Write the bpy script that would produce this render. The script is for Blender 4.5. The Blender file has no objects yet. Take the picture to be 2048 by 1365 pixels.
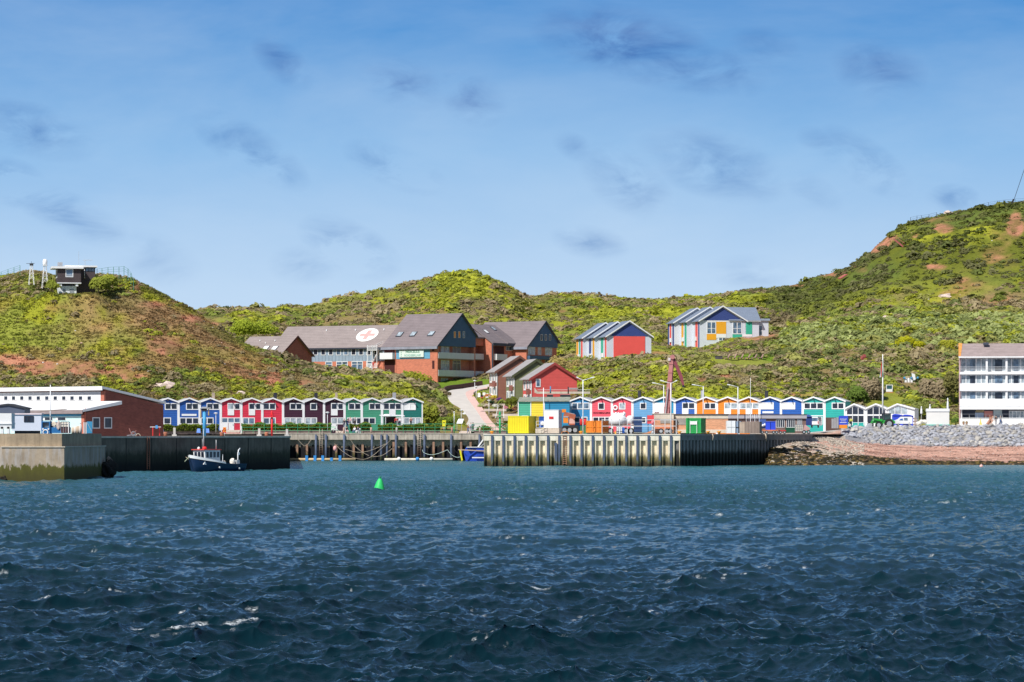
import bpy, math, random
import numpy as np
from mathutils import Vector, Matrix, noise as mnoise
random.seed(7)
rng = np.random.default_rng(11)
SC = bpy.context.scene
COL = SC.collection
R = math.radians
F = 6000.0      # focal length in photo pixels (2048 wide)
EYE = 5.0       # camera height above the water
HV = 868.0      # horizon row
def X(u, d): return (u - 1024.0) / F * d
def Z(v, d): return EYE + (HV - v) / F * d
def S(d): return F / d                      # photo pixels per metre at distance d
# ------------------------------------------------------------------ camera, render
cam = bpy.data.cameras.new("camera")
cam.sensor_width = 36.0
cam.lens = F * 36.0 / 2048.0
cam.shift_y = (HV - 682.5) / 2048.0
cam.clip_start = 1.0
cam.clip_end = 20000.0
camo = bpy.data.objects.new("camera", cam)
COL.objects.link(camo)
camo.location = (0, 0, EYE)
camo.rotation_euler = (R(90), 0, 0)
SC.camera = camo
SC.view_settings.view_transform = 'Standard'
SC.view_settings.look = 'None'
SC.view_settings.exposure = 0.0
SC.render.engine = 'CYCLES'
SC.cycles.max_bounces = 6
SC.cycles.transparent_max_bounces = 8
# ------------------------------------------------------------------ materials
_mats = {}
class NT:
 def __init__(s, tree): s.t = tree; s.n = tree.nodes; s.l = tree.links
 def new(s, typ, **kw):
  n = s.n.new(typ)
  for k, v in kw.items():
   if k == 'ins':
    for kk, vv in v.items():
     if hasattr(vv, 'is_output') or isinstance(vv, bpy.types.NodeSocket): s.l.new(vv, n.inputs[kk])
     else: n.inputs[kk].default_value = vv
   else: setattr(n, k, v)
  return n
 def math(s, op, a, b=0.0, c=0.0, clamp=False):
  n = s.n.new('ShaderNodeMath'); n.operation = op; n.use_clamp = clamp
  for i, x in enumerate((a, b, c)):
   if isinstance(x, bpy.types.NodeSocket): s.l.new(x, n.inputs[i])
   else: n.inputs[i].default_value = x
  return n.outputs[0]
 def mix(s, fac, a, b, blend='MIX'):
  n = s.n.new('ShaderNodeMix'); n.data_type = 'RGBA'; n.blend_type = blend
  for idx, x in ((0, fac), (6, a), (7, b)):
   if isinstance(x, bpy.types.NodeSocket): s.l.new(x, n.inputs[idx])
   elif idx == 0: n.inputs[0].default_value = x
   else: n.inputs[idx].default_value = (*x[:3], 1)
  return n.outputs[2]
 def ramp(s, fac, stops, interp='LINEAR'):
  n = s.n.new('ShaderNodeValToRGB'); n.color_ramp.interpolation = interp
  e = n.color_ramp.elements
  while len(e) < len(stops): e.new(0.5)
  for el, (p, c) in zip(e, stops):
   el.position = p; el.color = (*c[:3], 1) if not isinstance(c, float) else (c, c, c, 1)
  s.l.new(fac, n.inputs[0])
  return n.outputs[0]
 def noise(s, vec, scale, detail=3.0, rough=0.55, dist=0.0):
  n = s.n.new('ShaderNodeTexNoise')
  n.inputs['Scale'].default_value = scale; n.inputs['Detail'].default_value = detail
  n.inputs['Roughness'].default_value = rough; n.inputs['Distortion'].default_value = dist
  if vec is not None: s.l.new(vec, n.inputs['Vector'])
  return n.outputs['Fac']
 def mapping(s, vec, scale=(1, 1, 1), rot=(0, 0, 0), loc=(0, 0, 0)):
  n = s.n.new('ShaderNodeMapping'); s.l.new(vec, n.inputs['Vector'])
  n.inputs['Scale'].default_value = scale; n.inputs['Rotation'].default_value = rot
  n.inputs['Location'].default_value = loc
  return n.outputs[0]
def newmat(name):
 m = bpy.data.materials.new(name); m.use_nodes = True
 nt = NT(m.node_tree); bs = m.node_tree.nodes['Principled BSDF']
 return m, nt, bs
def mat(name, col, rough=0.7, var=0.15, scale=0.8, boards=0.0, vboards=0.0, brick=False, streak=0.0,
  streakcol=(0.12, 0.09, 0.06), metal=0.0, spec=0.3, bump=0.0, dirt=0.0, algae=None):
 """painted / built surface: base colour broken up by noise, optional boards, brick courses and rain streaks"""
 if name in _mats: return _mats[name]
 if max(col) > .12: col = tuple(min(.84, c * 1.15 + .014) for c in col)
 m, nt, bs = newmat(name)
 tc = nt.new('ShaderNodeTexCoord').outputs['Object']
 geo = nt.new('ShaderNodeNewGeometry').outputs['Position']
 n1 = nt.noise(geo, scale, 4, 0.6)
 lo = tuple(c * (1 - var) for c in col); hi = tuple(min(1, c * (1 + var)) for c in col)
 c = nt.mix(nt.ramp(n1, [(0.3, 0.0), (0.7, 1.0)]), lo, hi)
 if brick:
  b = nt.new('ShaderNodeTexBrick')
  b.inputs['Scale'].default_value = 1.0
  b.inputs['Brick Width'].default_value = 0.5; b.inputs['Row Height'].default_value = 0.16
  b.inputs['Mortar Size'].default_value = 0.012
  b.inputs['Color1'].default_value = (0.75, 0.75, 0.75, 1); b.inputs['Color2'].default_value = (1.15, 1.1, 1.05, 1)
  b.inputs['Mortar'].default_value = (1.15, 1.15, 1.15, 1)
  sp = nt.new('ShaderNodeSeparateXYZ'); nt.l.new(tc, sp.inputs[0])
  cb = nt.new('ShaderNodeCombineXYZ')
  nt.l.new(nt.math('ADD', sp.outputs[0], sp.outputs[1]), cb.inputs[0]); nt.l.new(sp.outputs[2], cb.inputs[1])
  nt.l.new(cb.outputs[0], b.inputs['Vector'])
  c = nt.mix(0.7, c, b.outputs['Color'], 'MULTIPLY')
 if boards or vboards:
  sp = nt.new('ShaderNodeSeparateXYZ'); nt.l.new(tc, sp.inputs[0])
  step = boards or vboards
  co = sp.outputs[2] if boards else nt.math('ADD', sp.outputs[0], sp.outputs[1])
  fr = nt.math('FRACT', nt.math('DIVIDE', co, step))
  line = nt.math('LESS_THAN', fr, 0.16)
  c = nt.mix(nt.math('MULTIPLY', line, 0.35), c, (0, 0, 0))
 if streak > 0:
  ms = nt.mapping(geo, (2.2, 2.2, 0.25))
  s1 = nt.noise(ms, 1.0, 5, 0.65)
  c = nt.mix(nt.math('MULTIPLY', nt.ramp(s1, [(0.45, 0.0), (0.72, 1.0)]), streak), c, streakcol)
 if dirt > 0:
  d1 = nt.noise(geo, 3.0, 5, 0.7)
  c = nt.mix(nt.math('MULTIPLY', nt.ramp(d1, [(0.5, 0.0), (0.75, 1.0)]), dirt), c, tuple(x * 0.35 for x in col))
 if algae:
  z0, z1, z2, gcol, bcol = algae
  sp = nt.new('ShaderNodeSeparateXYZ'); nt.l.new(geo, sp.inputs[0])
  wob = nt.noise(nt.mapping(geo, (1.6, 1.6, 0.5)), 1.4, 5, 0.7)
  zz = nt.math('ADD', sp.outputs[2], nt.math('MULTIPLY', nt.math('SUBTRACT', wob, 0.5), -2.2))
  g = nt.new('ShaderNodeMapRange', ins={'Value': zz, 'From Min': z2, 'From Max': z1, 'To Min': 0.0, 'To Max': 1.0}).outputs[0]
  c = nt.mix(g, c, gcol)
  b2 = nt.new('ShaderNodeMapRange', ins={'Value': zz, 'From Min': z1, 'From Max': z0, 'To Min': 0.0, 'To Max': 1.0}).outputs[0]
  c = nt.mix(b2, c, bcol)
 nt.l.new(c, bs.inputs['Base Color'])
 bs.inputs['Roughness'].default_value = rough
 bs.inputs['Metallic'].default_value = metal
 bs.inputs['Specular IOR Level'].default_value = spec
 if bump > 0:
  bn = nt.new('ShaderNodeBump'); bn.inputs['Strength'].default_value = bump; bn.inputs['Distance'].default_value = 0.1
  nt.l.new(nt.noise(geo, 2.5, 5, 0.7), bn.inputs['Height']); nt.l.new(bn.outputs[0], bs.inputs['Normal'])
 _mats[name] = m
 return m
def glass(name, col=(0.02, 0.03, 0.05), rough=0.12, var=0.5):
 if name in _mats: return _mats[name]
 m, nt, bs = newmat(name)
 geo = nt.new('ShaderNodeNewGeometry').outputs['Position']
 n1 = nt.noise(geo, 1.3, 2, 0.5)
 c = nt.mix(nt.ramp(n1, [(0.35, 0.0), (0.65, 1.0)]), tuple(x * (1 - var) for x in col), tuple(x * (1 + var) for x in col))
 nt.l.new(c, bs.inputs['Base Color'])
 bs.inputs['Roughness'].default_value = rough
 bs.inputs['Specular IOR Level'].default_value = 0.8
 _mats[name] = m
 return m
# ------------------------------------------------------------------ mesh building
class MB:
 """collects shapes, builds ONE mesh object"""
 def __init__(s): s.v = []; s.f = []; s.sm = []
 def add(s, vs, fs, smooth=False):
  o = len(s.v); s.v.extend([tuple(p) for p in vs]); s.f.extend([tuple(i + o for i in f) for f in fs])
  s.sm.extend([smooth] * len(fs)); return s
 def box(s, x0, x1, y0, y1, z0, z1):
  vs = [(x0, y0, z0), (x1, y0, z0), (x1, y1, z0), (x0, y1, z0), (x0, y0, z1), (x1, y0, z1), (x1, y1, z1), (x0, y1, z1)]
  return s.add(vs, [(0, 3, 2, 1), (4, 5, 6, 7), (0, 1, 5, 4), (1, 2, 6, 5), (2, 3, 7, 6), (3, 0, 4, 7)])
 def obox(s, c, h, M):
  vs = []
  for z in (-1, 1):
   for x, y in ((-1, -1), (1, -1), (1, 1), (-1, 1)):
    vs.append(Vector(c) + M @ Vector((x * h[0], y * h[1], z * h[2])))
  return s.add(vs, [(0, 3, 2, 1), (4, 5, 6, 7), (0, 1, 5, 4), (1, 2, 6, 5), (2, 3, 7, 6), (3, 0, 4, 7)])
 def prism(s, poly, vec):
  n = len(poly); v = Vector(vec)
  vs = [Vector(p) for p in poly] + [Vector(p) + v for p in poly]
  fs = [tuple(range(n)), tuple(range(2 * n - 1, n - 1, -1))]
  fs += [(i, i + n, (i + 1) % n + n, (i + 1) % n) for i in range(n)]
  return s.add(vs, fs)
 def bar(s, a, b, w, h=None):
  """square bar from a to b"""
  a = Vector(a); b = Vector(b); h = h or w
  d = (b - a); L = d.length
  if L < 1e-6: return s
  d.normalize(); up = Vector((0, 0, 1)) if abs(d.z) < 0.95 else Vector((0, 1, 0))
  x = d.cross(up).normalized(); y = x.cross(d).normalized()
  M = Matrix((x, d, y)).transposed()
  return s.obox((a + b) / 2, (w / 2, L / 2, h / 2), M)
 def tube(s, pts, rad, n=8, caps=True):
  pts = [Vector(p) for p in pts]; k = len(pts)
  rs = rad if isinstance(rad, (list, tuple)) else [rad] * k
  vs = []; fs = []
  px = None
  for i, p in enumerate(pts):
   t = (pts[min(i + 1, k - 1)] - pts[max(i - 1, 0)])
   t = t.normalized() if t.length > 1e-9 else Vector((0, 0, 1))
   if px is None:
    up = Vector((0, 0, 1)) if abs(t.z) < 0.9 else Vector((1, 0, 0))
    px = t.cross(up).normalized()
   else:
    px = (px - t * px.dot(t)).normalized()
   py = t.cross(px)
   for j in range(n):
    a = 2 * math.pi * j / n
    vs.append(p + (px * math.cos(a) + py * math.sin(a)) * rs[i])
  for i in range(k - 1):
   for j in range(n):
    fs.append((i * n + j, i * n + (j + 1) % n, (i + 1) * n + (j + 1) % n, (i + 1) * n + j))
  s.add(vs, fs, n > 5)
  if caps:
   o = len(s.v) - len(vs)
   s.f.append(tuple(o + j for j in range(n))[::-1]); s.sm.append(False)
   s.f.append(tuple(o + (k - 1) * n + j for j in range(n))); s.sm.append(False)
  return s
 def lathe(s, c, prof, n=12):
  """prof: list of (r, z)"""
  vs = []; fs = []
  for r, z in prof:
   for j in range(n):
    a = 2 * math.pi * j / n
    vs.append((c[0] + r * math.cos(a), c[1] + r * math.sin(a), c[2] + z))
  for i in range(len(prof) - 1):
   for j in range(n):
    fs.append((i * n + j, i * n + (j + 1) % n, (i + 1) * n + (j + 1) % n, (i + 1) * n + j))
  fs.append(tuple(range(n))[::-1]); fs.append(tuple((len(prof) - 1) * n + j for j in range(n)))
  return s.add(vs, fs, True)
 def disc(s, c, r, axis='y', t=0.1, n=16):
  ax = {'x': Vector((1, 0, 0)), 'y': Vector((0, 1, 0)), 'z': Vector((0, 0, 1))}[axis]
  c = Vector(c)
  return s.tube([c - ax * t / 2, c + ax * t / 2], r, n)
 def ring(s, c, r, rr, n=16, m=6, flat=1.0):
  """torus facing -y"""
  vs = []; fs = []
  for i in range(n):
   a = 2 * math.pi * i / n
   for j in range(m):
    b = 2 * math.pi * j / m
    q = r + rr * math.cos(b)
    vs.append((c[0] + q * math.cos(a), c[1] + rr * flat * math.sin(b), c[2] + q * math.sin(a)))
  for i in range(n):
   for j in range(m):
    fs.append((i * m + j, i * m + (j + 1) % m, ((i + 1) % n) * m + (j + 1) % m, ((i + 1) % n) * m + j))
  return s.add(vs, fs, True)
 def frame(s, x0, x1, z0, z1, t, y0, y1, muls=()):
  """window frame in the xz plane, muls: x positions of mullions"""
  s.box(x0, x1, y0, y1, z0, z0 + t); s.box(x0, x1, y0, y1, z1 - t, z1)
  s.box(x0, x0 + t, y0, y1, z0 + t, z1 - t); s.box(x1 - t, x1, y0, y1, z0 + t, z1 - t)
  for m in muls: s.box(m - t * .6, m + t * .6, y0, y1, z0 + t, z1 - t)
  return s
 def blob(s, c, r, jit=0.15, sub=2, seed=0, flat=(1, 1, 1)):
  import bmesh
  bm = bmesh.new(); bmesh.ops.create_icosphere(bm, subdivisions=sub, radius=1.0)
  vs = []
  for v in bm.verts:
   k = 1 + jit * mnoise.noise(v.co * 1.7 + Vector((seed * 3.1, seed * 1.7, seed)))* 2
   vs.append((c[0] + v.co.x * r * k * flat[0], c[1] + v.co.y * r * k * flat[1], c[2] + v.co.z * r * k * flat[2]))
  fs = [tuple(v.index for v in f.verts) for f in bm.faces]
  bm.free()
  return s.add(vs, fs, jit < 0.2)
 def build(s, name, m, parent=None, loc=None, rot=None):
  me = bpy.data.meshes.new(name)
  me.from_pydata(s.v, [], s.f); me.validate(); me.update()
  if any(s.sm) and len(me.polygons) == len(s.sm):
   me.polygons.foreach_set('use_smooth', s.sm)
  import bmesh
  bm = bmesh.new(); bm.from_mesh(me); bmesh.ops.recalc_face_normals(bm, faces=bm.faces); bm.to_mesh(me); bm.free()
  if m is not None: me.materials.append(m)
  o = bpy.data.objects.new(name, me); COL.objects.link(o)
  if parent is not None: o.parent = parent
  if loc is not None: o.location = loc
  if rot is not None: o.rotation_euler = rot
  return o
def tag(o, label=None, cat=None, group=None, kind=None):
 if label: o['label'] = label
 if cat: o['category'] = cat
 if group: o['group'] = group
 if kind: o['kind'] = kind
 return o
def thing(name, label, cat, loc, rz=0.0, group=None):
 o = bpy.data.objects.new(name, None); o.empty_display_size = 0.3; COL.objects.link(o)
 o.location = loc; o.rotation_euler = (0, 0, rz)
 return tag(o, label, cat, group)
def copy_tree(o, parent=None):
 c = o.copy(); COL.objects.link(c)
 if parent is not None: c.parent = parent
 for ch in list(o.children): copy_tree(ch, c)
 return c
def text_obj(name, body, size, m, parent, loc, rot=(R(90), 0, 0), width=None, depth=0.02):
 cu = bpy.data.curves.new(name, 'FONT'); cu.body = body; cu.size = size; cu.extrude = depth
 cu.align_x = 'CENTER'; cu.align_y = 'CENTER'; cu.offset = size * 0.012
 o = bpy.data.objects.new(name, cu)
 COL.objects.link(o)
 dg = bpy.context.evaluated_depsgraph_get()
 me = bpy.data.meshes.new_from_object(o.evaluated_get(dg))
 bpy.data.objects.remove(o)
 me.materials.clear(); me.materials.append(m)
 if width:
  xs = [v.co.x for v in me.vertices]; k = width / max(1e-6, max(xs) - min(xs))
  for v in me.vertices: v.co.x *= k
 o = bpy.data.objects.new(name, me); COL.objects.link(o)
 o.parent = parent; o.location = loc; o.rotation_euler = rot
 return o
class Frame:
 """a plan frame: origin (x,y) on the ground, local x to the right, local y away; turned by rot"""
 def __init__(s, u, d, rot=0.0, z0=5.0):
  s.x0 = X(u, d); s.y0 = d; s.rot = rot; s.z0 = z0
  s.c = math.cos(rot); s.s = math.sin(rot)
 def world(s, x, y): return (s.x0 + x * s.c - y * s.s, s.y0 + x * s.s + y * s.c)
 def sx(s, u, y=0.0):
  """local x whose point at depth y is seen in photo column u"""
  k = (u - 1024.0) / F; ax = s.x0 - y * s.s; ay = s.y0 + y * s.c
  return (k * ay - ax) / (s.c - k * s.s)
 def sy(s, u, x=0.0):
  k = (u - 1024.0) / F; ax = s.x0 + x * s.c; ay = s.y0 + x * s.s
  return (k * ay - ax) / (-s.s - k * s.c)
 def z(s, v, x=0.0, y=0.0):
  """local z seen at photo row v above local point (x,y)"""
  return Z(v, s.world(x, y)[1]) - s.z0
 def loc(s): return (s.x0, s.y0, s.z0)
 def thing(s, name, label, cat, group=None): return thing(name, label, cat, s.loc(), s.rot, group)
# ------------------------------------------------------------------ daylight
SUN_AZ, SUN_EL = R(37), R(47)           # sun behind the camera's left shoulder
sdir = Vector((-math.sin(SUN_AZ) * math.cos(SUN_EL), -math.cos(SUN_AZ) * math.cos(SUN_EL), math.sin(SUN_EL)))
sl = bpy.data.lights.new("sun", 'SUN'); sl.energy = 5.0; sl.angle = R(0.53); sl.color = (1.0, 0.965, 0.90)
so = bpy.data.objects.new("sun", sl); COL.objects.link(so)
so.rotation_euler = sdir.to_track_quat('Z', 'Y').to_euler(); so.location = (-200, -200, 300)
world = bpy.data.worlds.new("World"); SC.world = world; world.use_nodes = True
wt = NT(world.node_tree)
for n in list(wt.n): wt.n.remove(n)
wout = wt.new('ShaderNodeOutputWorld')
bg = wt.new('ShaderNodeBackground'); bg.inputs['Strength'].default_value = 0.1
sky = wt.new('ShaderNodeTexSky'); sky.sky_type = 'NISHITA'; sky.sun_disc = False
sky.sun_elevation = SUN_EL
sky.sun_rotation = math.atan2(sdir.x, sdir.y)
sky.air_density = 1.0; sky.dust_density = 0.6; sky.ozone_density = 2.0
dirv = wt.new('ShaderNodeTexCoord').outputs['Generated']
sp = wt.new('ShaderNodeSeparateXYZ'); wt.l.new(dirv, sp.inputs[0])
K = 10.0   # the Background strength is 0.1
def sk(r, g, b): return (r * K, g * K, b * K)
elev = wt.math('MULTIPLY', sp.outputs[2], 3.2, clamp=True)
grad = wt.ramp(elev, [(0.0, (0.65, 0.775, 0.93)), (0.15, (0.50, 0.68, 0.90)), (0.30, (0.275, 0.51, 0.82)),
      (0.455, (0.074, 0.285, 0.66)), (0.60, (0.040, 0.165, 0.41)), (1.0, (0.020, 0.085, 0.23))])
g10 = wt.new('ShaderNodeVectorMath', operation='SCALE'); wt.l.new(grad, g10.inputs[0]); g10.inputs['Scale'].default_value = K
hi = wt.math('MULTIPLY', wt.math('SUBTRACT', sp.outputs[2], 0.30), 3.0, clamp=True)
nsky = wt.new('ShaderNodeVectorMath', operation='SCALE'); wt.l.new(sky.outputs[0], nsky.inputs[0]); nsky.inputs['Scale'].default_value = 0.95
base = wt.mix(hi, g10.outputs[0], nsky.outputs[0])
az = wt.math('DIVIDE', sp.outputs[0], sp.outputs[1])
el = wt.math('DIVIDE', sp.outputs[2], sp.outputs[1])
cb = wt.new('ShaderNodeCombineXYZ'); wt.l.new(az, cb.inputs[0]); wt.l.new(el, cb.inputs[1])
WISPS = [(1245, 85, 150, 55, .85, 12), (1350, 130, 140, 40, .6, 10), (1470, 145, 55, 35, .45, 20), (565, 125, 60, 28, .6, 40), (805, 165, 75, 38, .55, 20),
   (945, 195, 60, 40, .6, 35), (500, 300, 110, 35, .55, 32), (430, 270, 40, 22, .4, 32), (560, 345, 40, 22, .5, 30), (790, 335, 90, 30, .6, 22), (60, 260, 120, 40, .55, 15),
   (25, 365, 60, 35, .8, 20), (140, 430, 110, 32, .6, 25), (700, 495, 90, 38, .65, 25), (610, 530, 60, 30, .3, 0),
   (1250, 360, 85, 45, .55, 35), (1430, 330, 130, 50, .55, 15), (1730, 325, 90, 34, .5, 35), (1760, 140, 80, 45, .6, 15),
   (1180, 485, 65, 25, .5, 10), (1905, 397, 45, 22, .6, 0), (1530, 100, 60, 35, .35, 10), (1500, 550, 90, 30, .25, 0),
   (1150, 295, 40, 20, .35, 30), (1660, 300, 60, 25, .35, 30), (1620, 380, 60, 25, .25, 30), (310, 520, 80, 40, .25, 20)]
wn = wt.noise(wt.mapping(cb.outputs[0], (.7, 1.5, 1), rot=(0, 0, R(-22))), 58.0, 7, 0.60, 0.5)
wm = wt.ramp(wn, [(0.38, 0.0), (0.66, 1.0)])
acc = None
for (u, v, ru, rv, a, deg) in WISPS:
 m1 = wt.new('ShaderNodeMapping'); m1.vector_type = 'TEXTURE'
 wt.l.new(cb.outputs[0], m1.inputs['Vector'])
 m1.inputs['Location'].default_value = ((u - 1024) / F, (HV - v) / F, 0)
 m1.inputs['Rotation'].default_value = (0, 0, -R(deg))
 m1.inputs['Scale'].default_value = (ru / F * 1.3, rv / F * 1.45, 1)
 g = wt.new('ShaderNodeTexGradient'); g.gradient_type = 'SPHERICAL'; wt.l.new(m1.outputs[0], g.inputs[0])
 q = wt.math('MULTIPLY', wt.math('POWER', g.outputs['Fac'], 0.95), a)
 acc = q if acc is None else wt.math('MAXIMUM', acc, q)
wisp = wt.math('MULTIPLY', wt.math('MULTIPLY', acc, wm), 1.9, clamp=True)
dark = wt.new('ShaderNodeVectorMath', operation='MULTIPLY'); wt.l.new(base, dark.inputs[0]); dark.inputs[1].default_value = (0.40, 0.54, 0.72)
c1 = wt.mix(wisp, base, dark.outputs[0])
cn = wt.noise(wt.mapping(cb.outputs[0], (1, 3, 1), rot=(0, 0, R(4))), 6.0, 6, 0.6, 0.3)
cm = wt.math('MULTIPLY', wt.ramp(cn, [(0.38, 0.0), (0.72, 1.0)]), 0.22)
c2 = wt.mix(cm, c1, sk(0.75, 0.86, 0.96))
wt.l.new(c2, bg.inputs['Color']); wt.l.new(bg.outputs[0], wout.inputs['Surface'])
# ------------------------------------------------------------------ water: real displaced waves
def ocean_tile(N, L, wind, amp, lmin, lmax, seed, spread=2.0, wdir=(1, -0.35)):
 r = np.random.default_rng(seed)
 k1 = 2 * np.pi * np.fft.fftfreq(N, L / N)
 kx, ky = np.meshgrid(k1, k1, indexing='xy'); k = np.sqrt(kx ** 2 + ky ** 2); k[0, 0] = 1e-6
 wd = np.array(wdir, float); wd /= np.linalg.norm(wd)
 cosf = (kx * wd[0] + ky * wd[1]) / k
 Lw = wind ** 2 / 9.81
 Ph = np.exp(-1 / (k * Lw) ** 2) / k ** 4 * np.abs(cosf) ** spread
 Ph[cosf < 0] *= 0.25
 Ph[k > 2 * np.pi / lmin] = 0; Ph[k < 2 * np.pi / lmax] = 0; Ph[0, 0] = 0
 h = (r.normal(size=(N, N)) + 1j * r.normal(size=(N, N))) * np.sqrt(Ph)
 z = np.fft.ifft2(h).real; s = amp / (z.std() + 1e-12)
 dx = np.fft.ifft2(-1j * kx / k * h).real * s; dy = np.fft.ifft2(-1j * ky / k * h).real * s
 z = z * s
 c = L / N
 jx = (np.roll(dx, -1, 1) - np.roll(dx, 1, 1)) / (2 * c); jy = (np.roll(dy, -1, 0) - np.roll(dy, 1, 0)) / (2 * c)
 return z, dx, dy, jx + jy, L, N
def samp(tile, a, x, y):
 L, N = tile[4], tile[5]
 gx = (x / L * N) % N; gy = (y / L * N) % N
 i = gx.astype(int) % N; j = gy.astype(int) % N; fx = gx - np.floor(gx); fy = gy - np.floor(gy)
 A = tile[a]; i2 = (i + 1) % N; j2 = (j + 1) % N
 return (A[j, i] * (1 - fx) + A[j, i2] * fx) * (1 - fy) + (A[j2, i] * (1 - fx) + A[j2, i2] * fx) * fy
T1 = ocean_tile(512, 71.0, 4.4, 0.132, 0.40, 11.0, 3, 1.8, (0.75, -0.66))
T2 = ocean_tile(512, 23.3, 2.0, 0.050, 0.12, 2.2, 5, 1.0, (0.9, -0.45))
JTH = np.percentile(T1[3], 2.2)
def grid_mesh(name, xs, ys, zs, m, cols=None, attrs=None, smooth=True):
 """xs,ys,zs: (rows, cols) arrays"""
 nr, nc = xs.shape
 me = bpy.data.meshes.new(name)
 co = np.stack([xs, ys, zs], -1).reshape(-1, 3).astype(np.float32)
 idx = np.arange(nr * nc).reshape(nr, nc)
 q = np.stack([idx[:-1, :-1], idx[:-1, 1:], idx[1:, 1:], idx[1:, :-1]], -1).reshape(-1, 4)
 nf = len(q)
 me.vertices.add(len(co)); me.vertices.foreach_set('co', co.ravel())
 me.loops.add(nf * 4); me.loops.foreach_set('vertex_index', q.ravel().astype(np.int32))
 me.polygons.add(nf); me.polygons.foreach_set('loop_start', (np.arange(nf) * 4).astype(np.int32))
 me.polygons.foreach_set('loop_total', np.full(nf, 4, np.int32))
 me.update(calc_edges=True); me.validate()
 if smooth: me.polygons.foreach_set('use_smooth', np.ones(len(me.polygons), bool))
 for an, arr in (attrs or {}).items():
  if arr.ndim == 3:
   a = me.color_attributes.new(an, 'FLOAT_COLOR', 'POINT')
   a.data.foreach_set('color', np.concatenate([arr.reshape(-1, 3), np.ones((nr * nc, 1))], 1).astype(np.float32).ravel())
  else:
   a = me.attributes.new(an, 'FLOAT', 'POINT'); a.data.foreach_set('value', arr.ravel().astype(np.float32))
 me.materials.append(m)
 o = bpy.data.objects.new(name, me); COL.objects.link(o)
 return o
def water_mat():
 m, nt, bs = newmat('sea_water')
 geo = nt.new('ShaderNodeNewGeometry').outputs['Position']
 foam_glint = nt.new('ShaderNodeAttribute', attribute_name='foam_glint').outputs['Fac']
 sp = nt.new('ShaderNodeSeparateXYZ'); nt.l.new(geo, sp.inputs[0])
 far = nt.new('ShaderNodeMapRange', ins={'Value': sp.outputs[1], 'From Min': 90.0, 'From Max': 420.0}).outputs[0]
 band = nt.noise(nt.mapping(geo, (0.012, 0.05, 1)), 1.0, 3, 0.6)
 body = nt.mix(far, (0.0015, 0.014, 0.021), (0.036, 0.135, 0.165))
 body = nt.mix(nt.math('MULTIPLY', nt.ramp(band, [(0.4, 0.0), (0.65, 1.0)]), 0.5), body, nt.mix(far, (0.002, 0.019, 0.029), (0.055, 0.170, 0.190)))
 fn = nt.noise(geo, 9.0, 4, 0.75)
 fm = nt.math('MULTIPLY', foam_glint, nt.ramp(fn, [(0.42, 0.0), (0.58, 1.0)]), clamp=True)
 nt.l.new(nt.mix(fm, body, (0.80, 0.84, 0.86)), bs.inputs['Base Color'])
 nt.l.new(nt.math('ADD', nt.math('MULTIPLY', far, 0.16), nt.math('ADD', 0.09, nt.math('MULTIPLY', fm, 0.6))), bs.inputs['Roughness'])
 bs.inputs['IOR'].default_value = 1.33
 nt.l.new(nt.math('ADD', 0.27, nt.math('MULTIPLY', far, .16)), bs.inputs['Specular IOR Level'])
 b1 = nt.new('ShaderNodeBump'); b1.inputs['Strength'].default_value = .7; b1.inputs['Distance'].default_value = 0.025
 nt.l.new(nt.noise(nt.mapping(geo, (1, 1.3, 1), rot=(0, 0, R(20))), 4.5, 4, 0.62, 0.4), b1.inputs['Height'])
 b2 = nt.new('ShaderNodeBump'); b2.inputs['Distance'].default_value = 0.22
 nt.l.new(nt.math('MULTIPLY', far, 0.9), b2.inputs['Strength'])
 nt.l.new(nt.noise(nt.mapping(geo, (0.6, 1.2, 1)), 0.9, 4, 0.6), b2.inputs['Height'])
 nt.l.new(b2.outputs[0], b1.inputs['Normal'])
 nt.l.new(b1.outputs[0], bs.inputs['Normal'])
 return m
WATER = water_mat()
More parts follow.
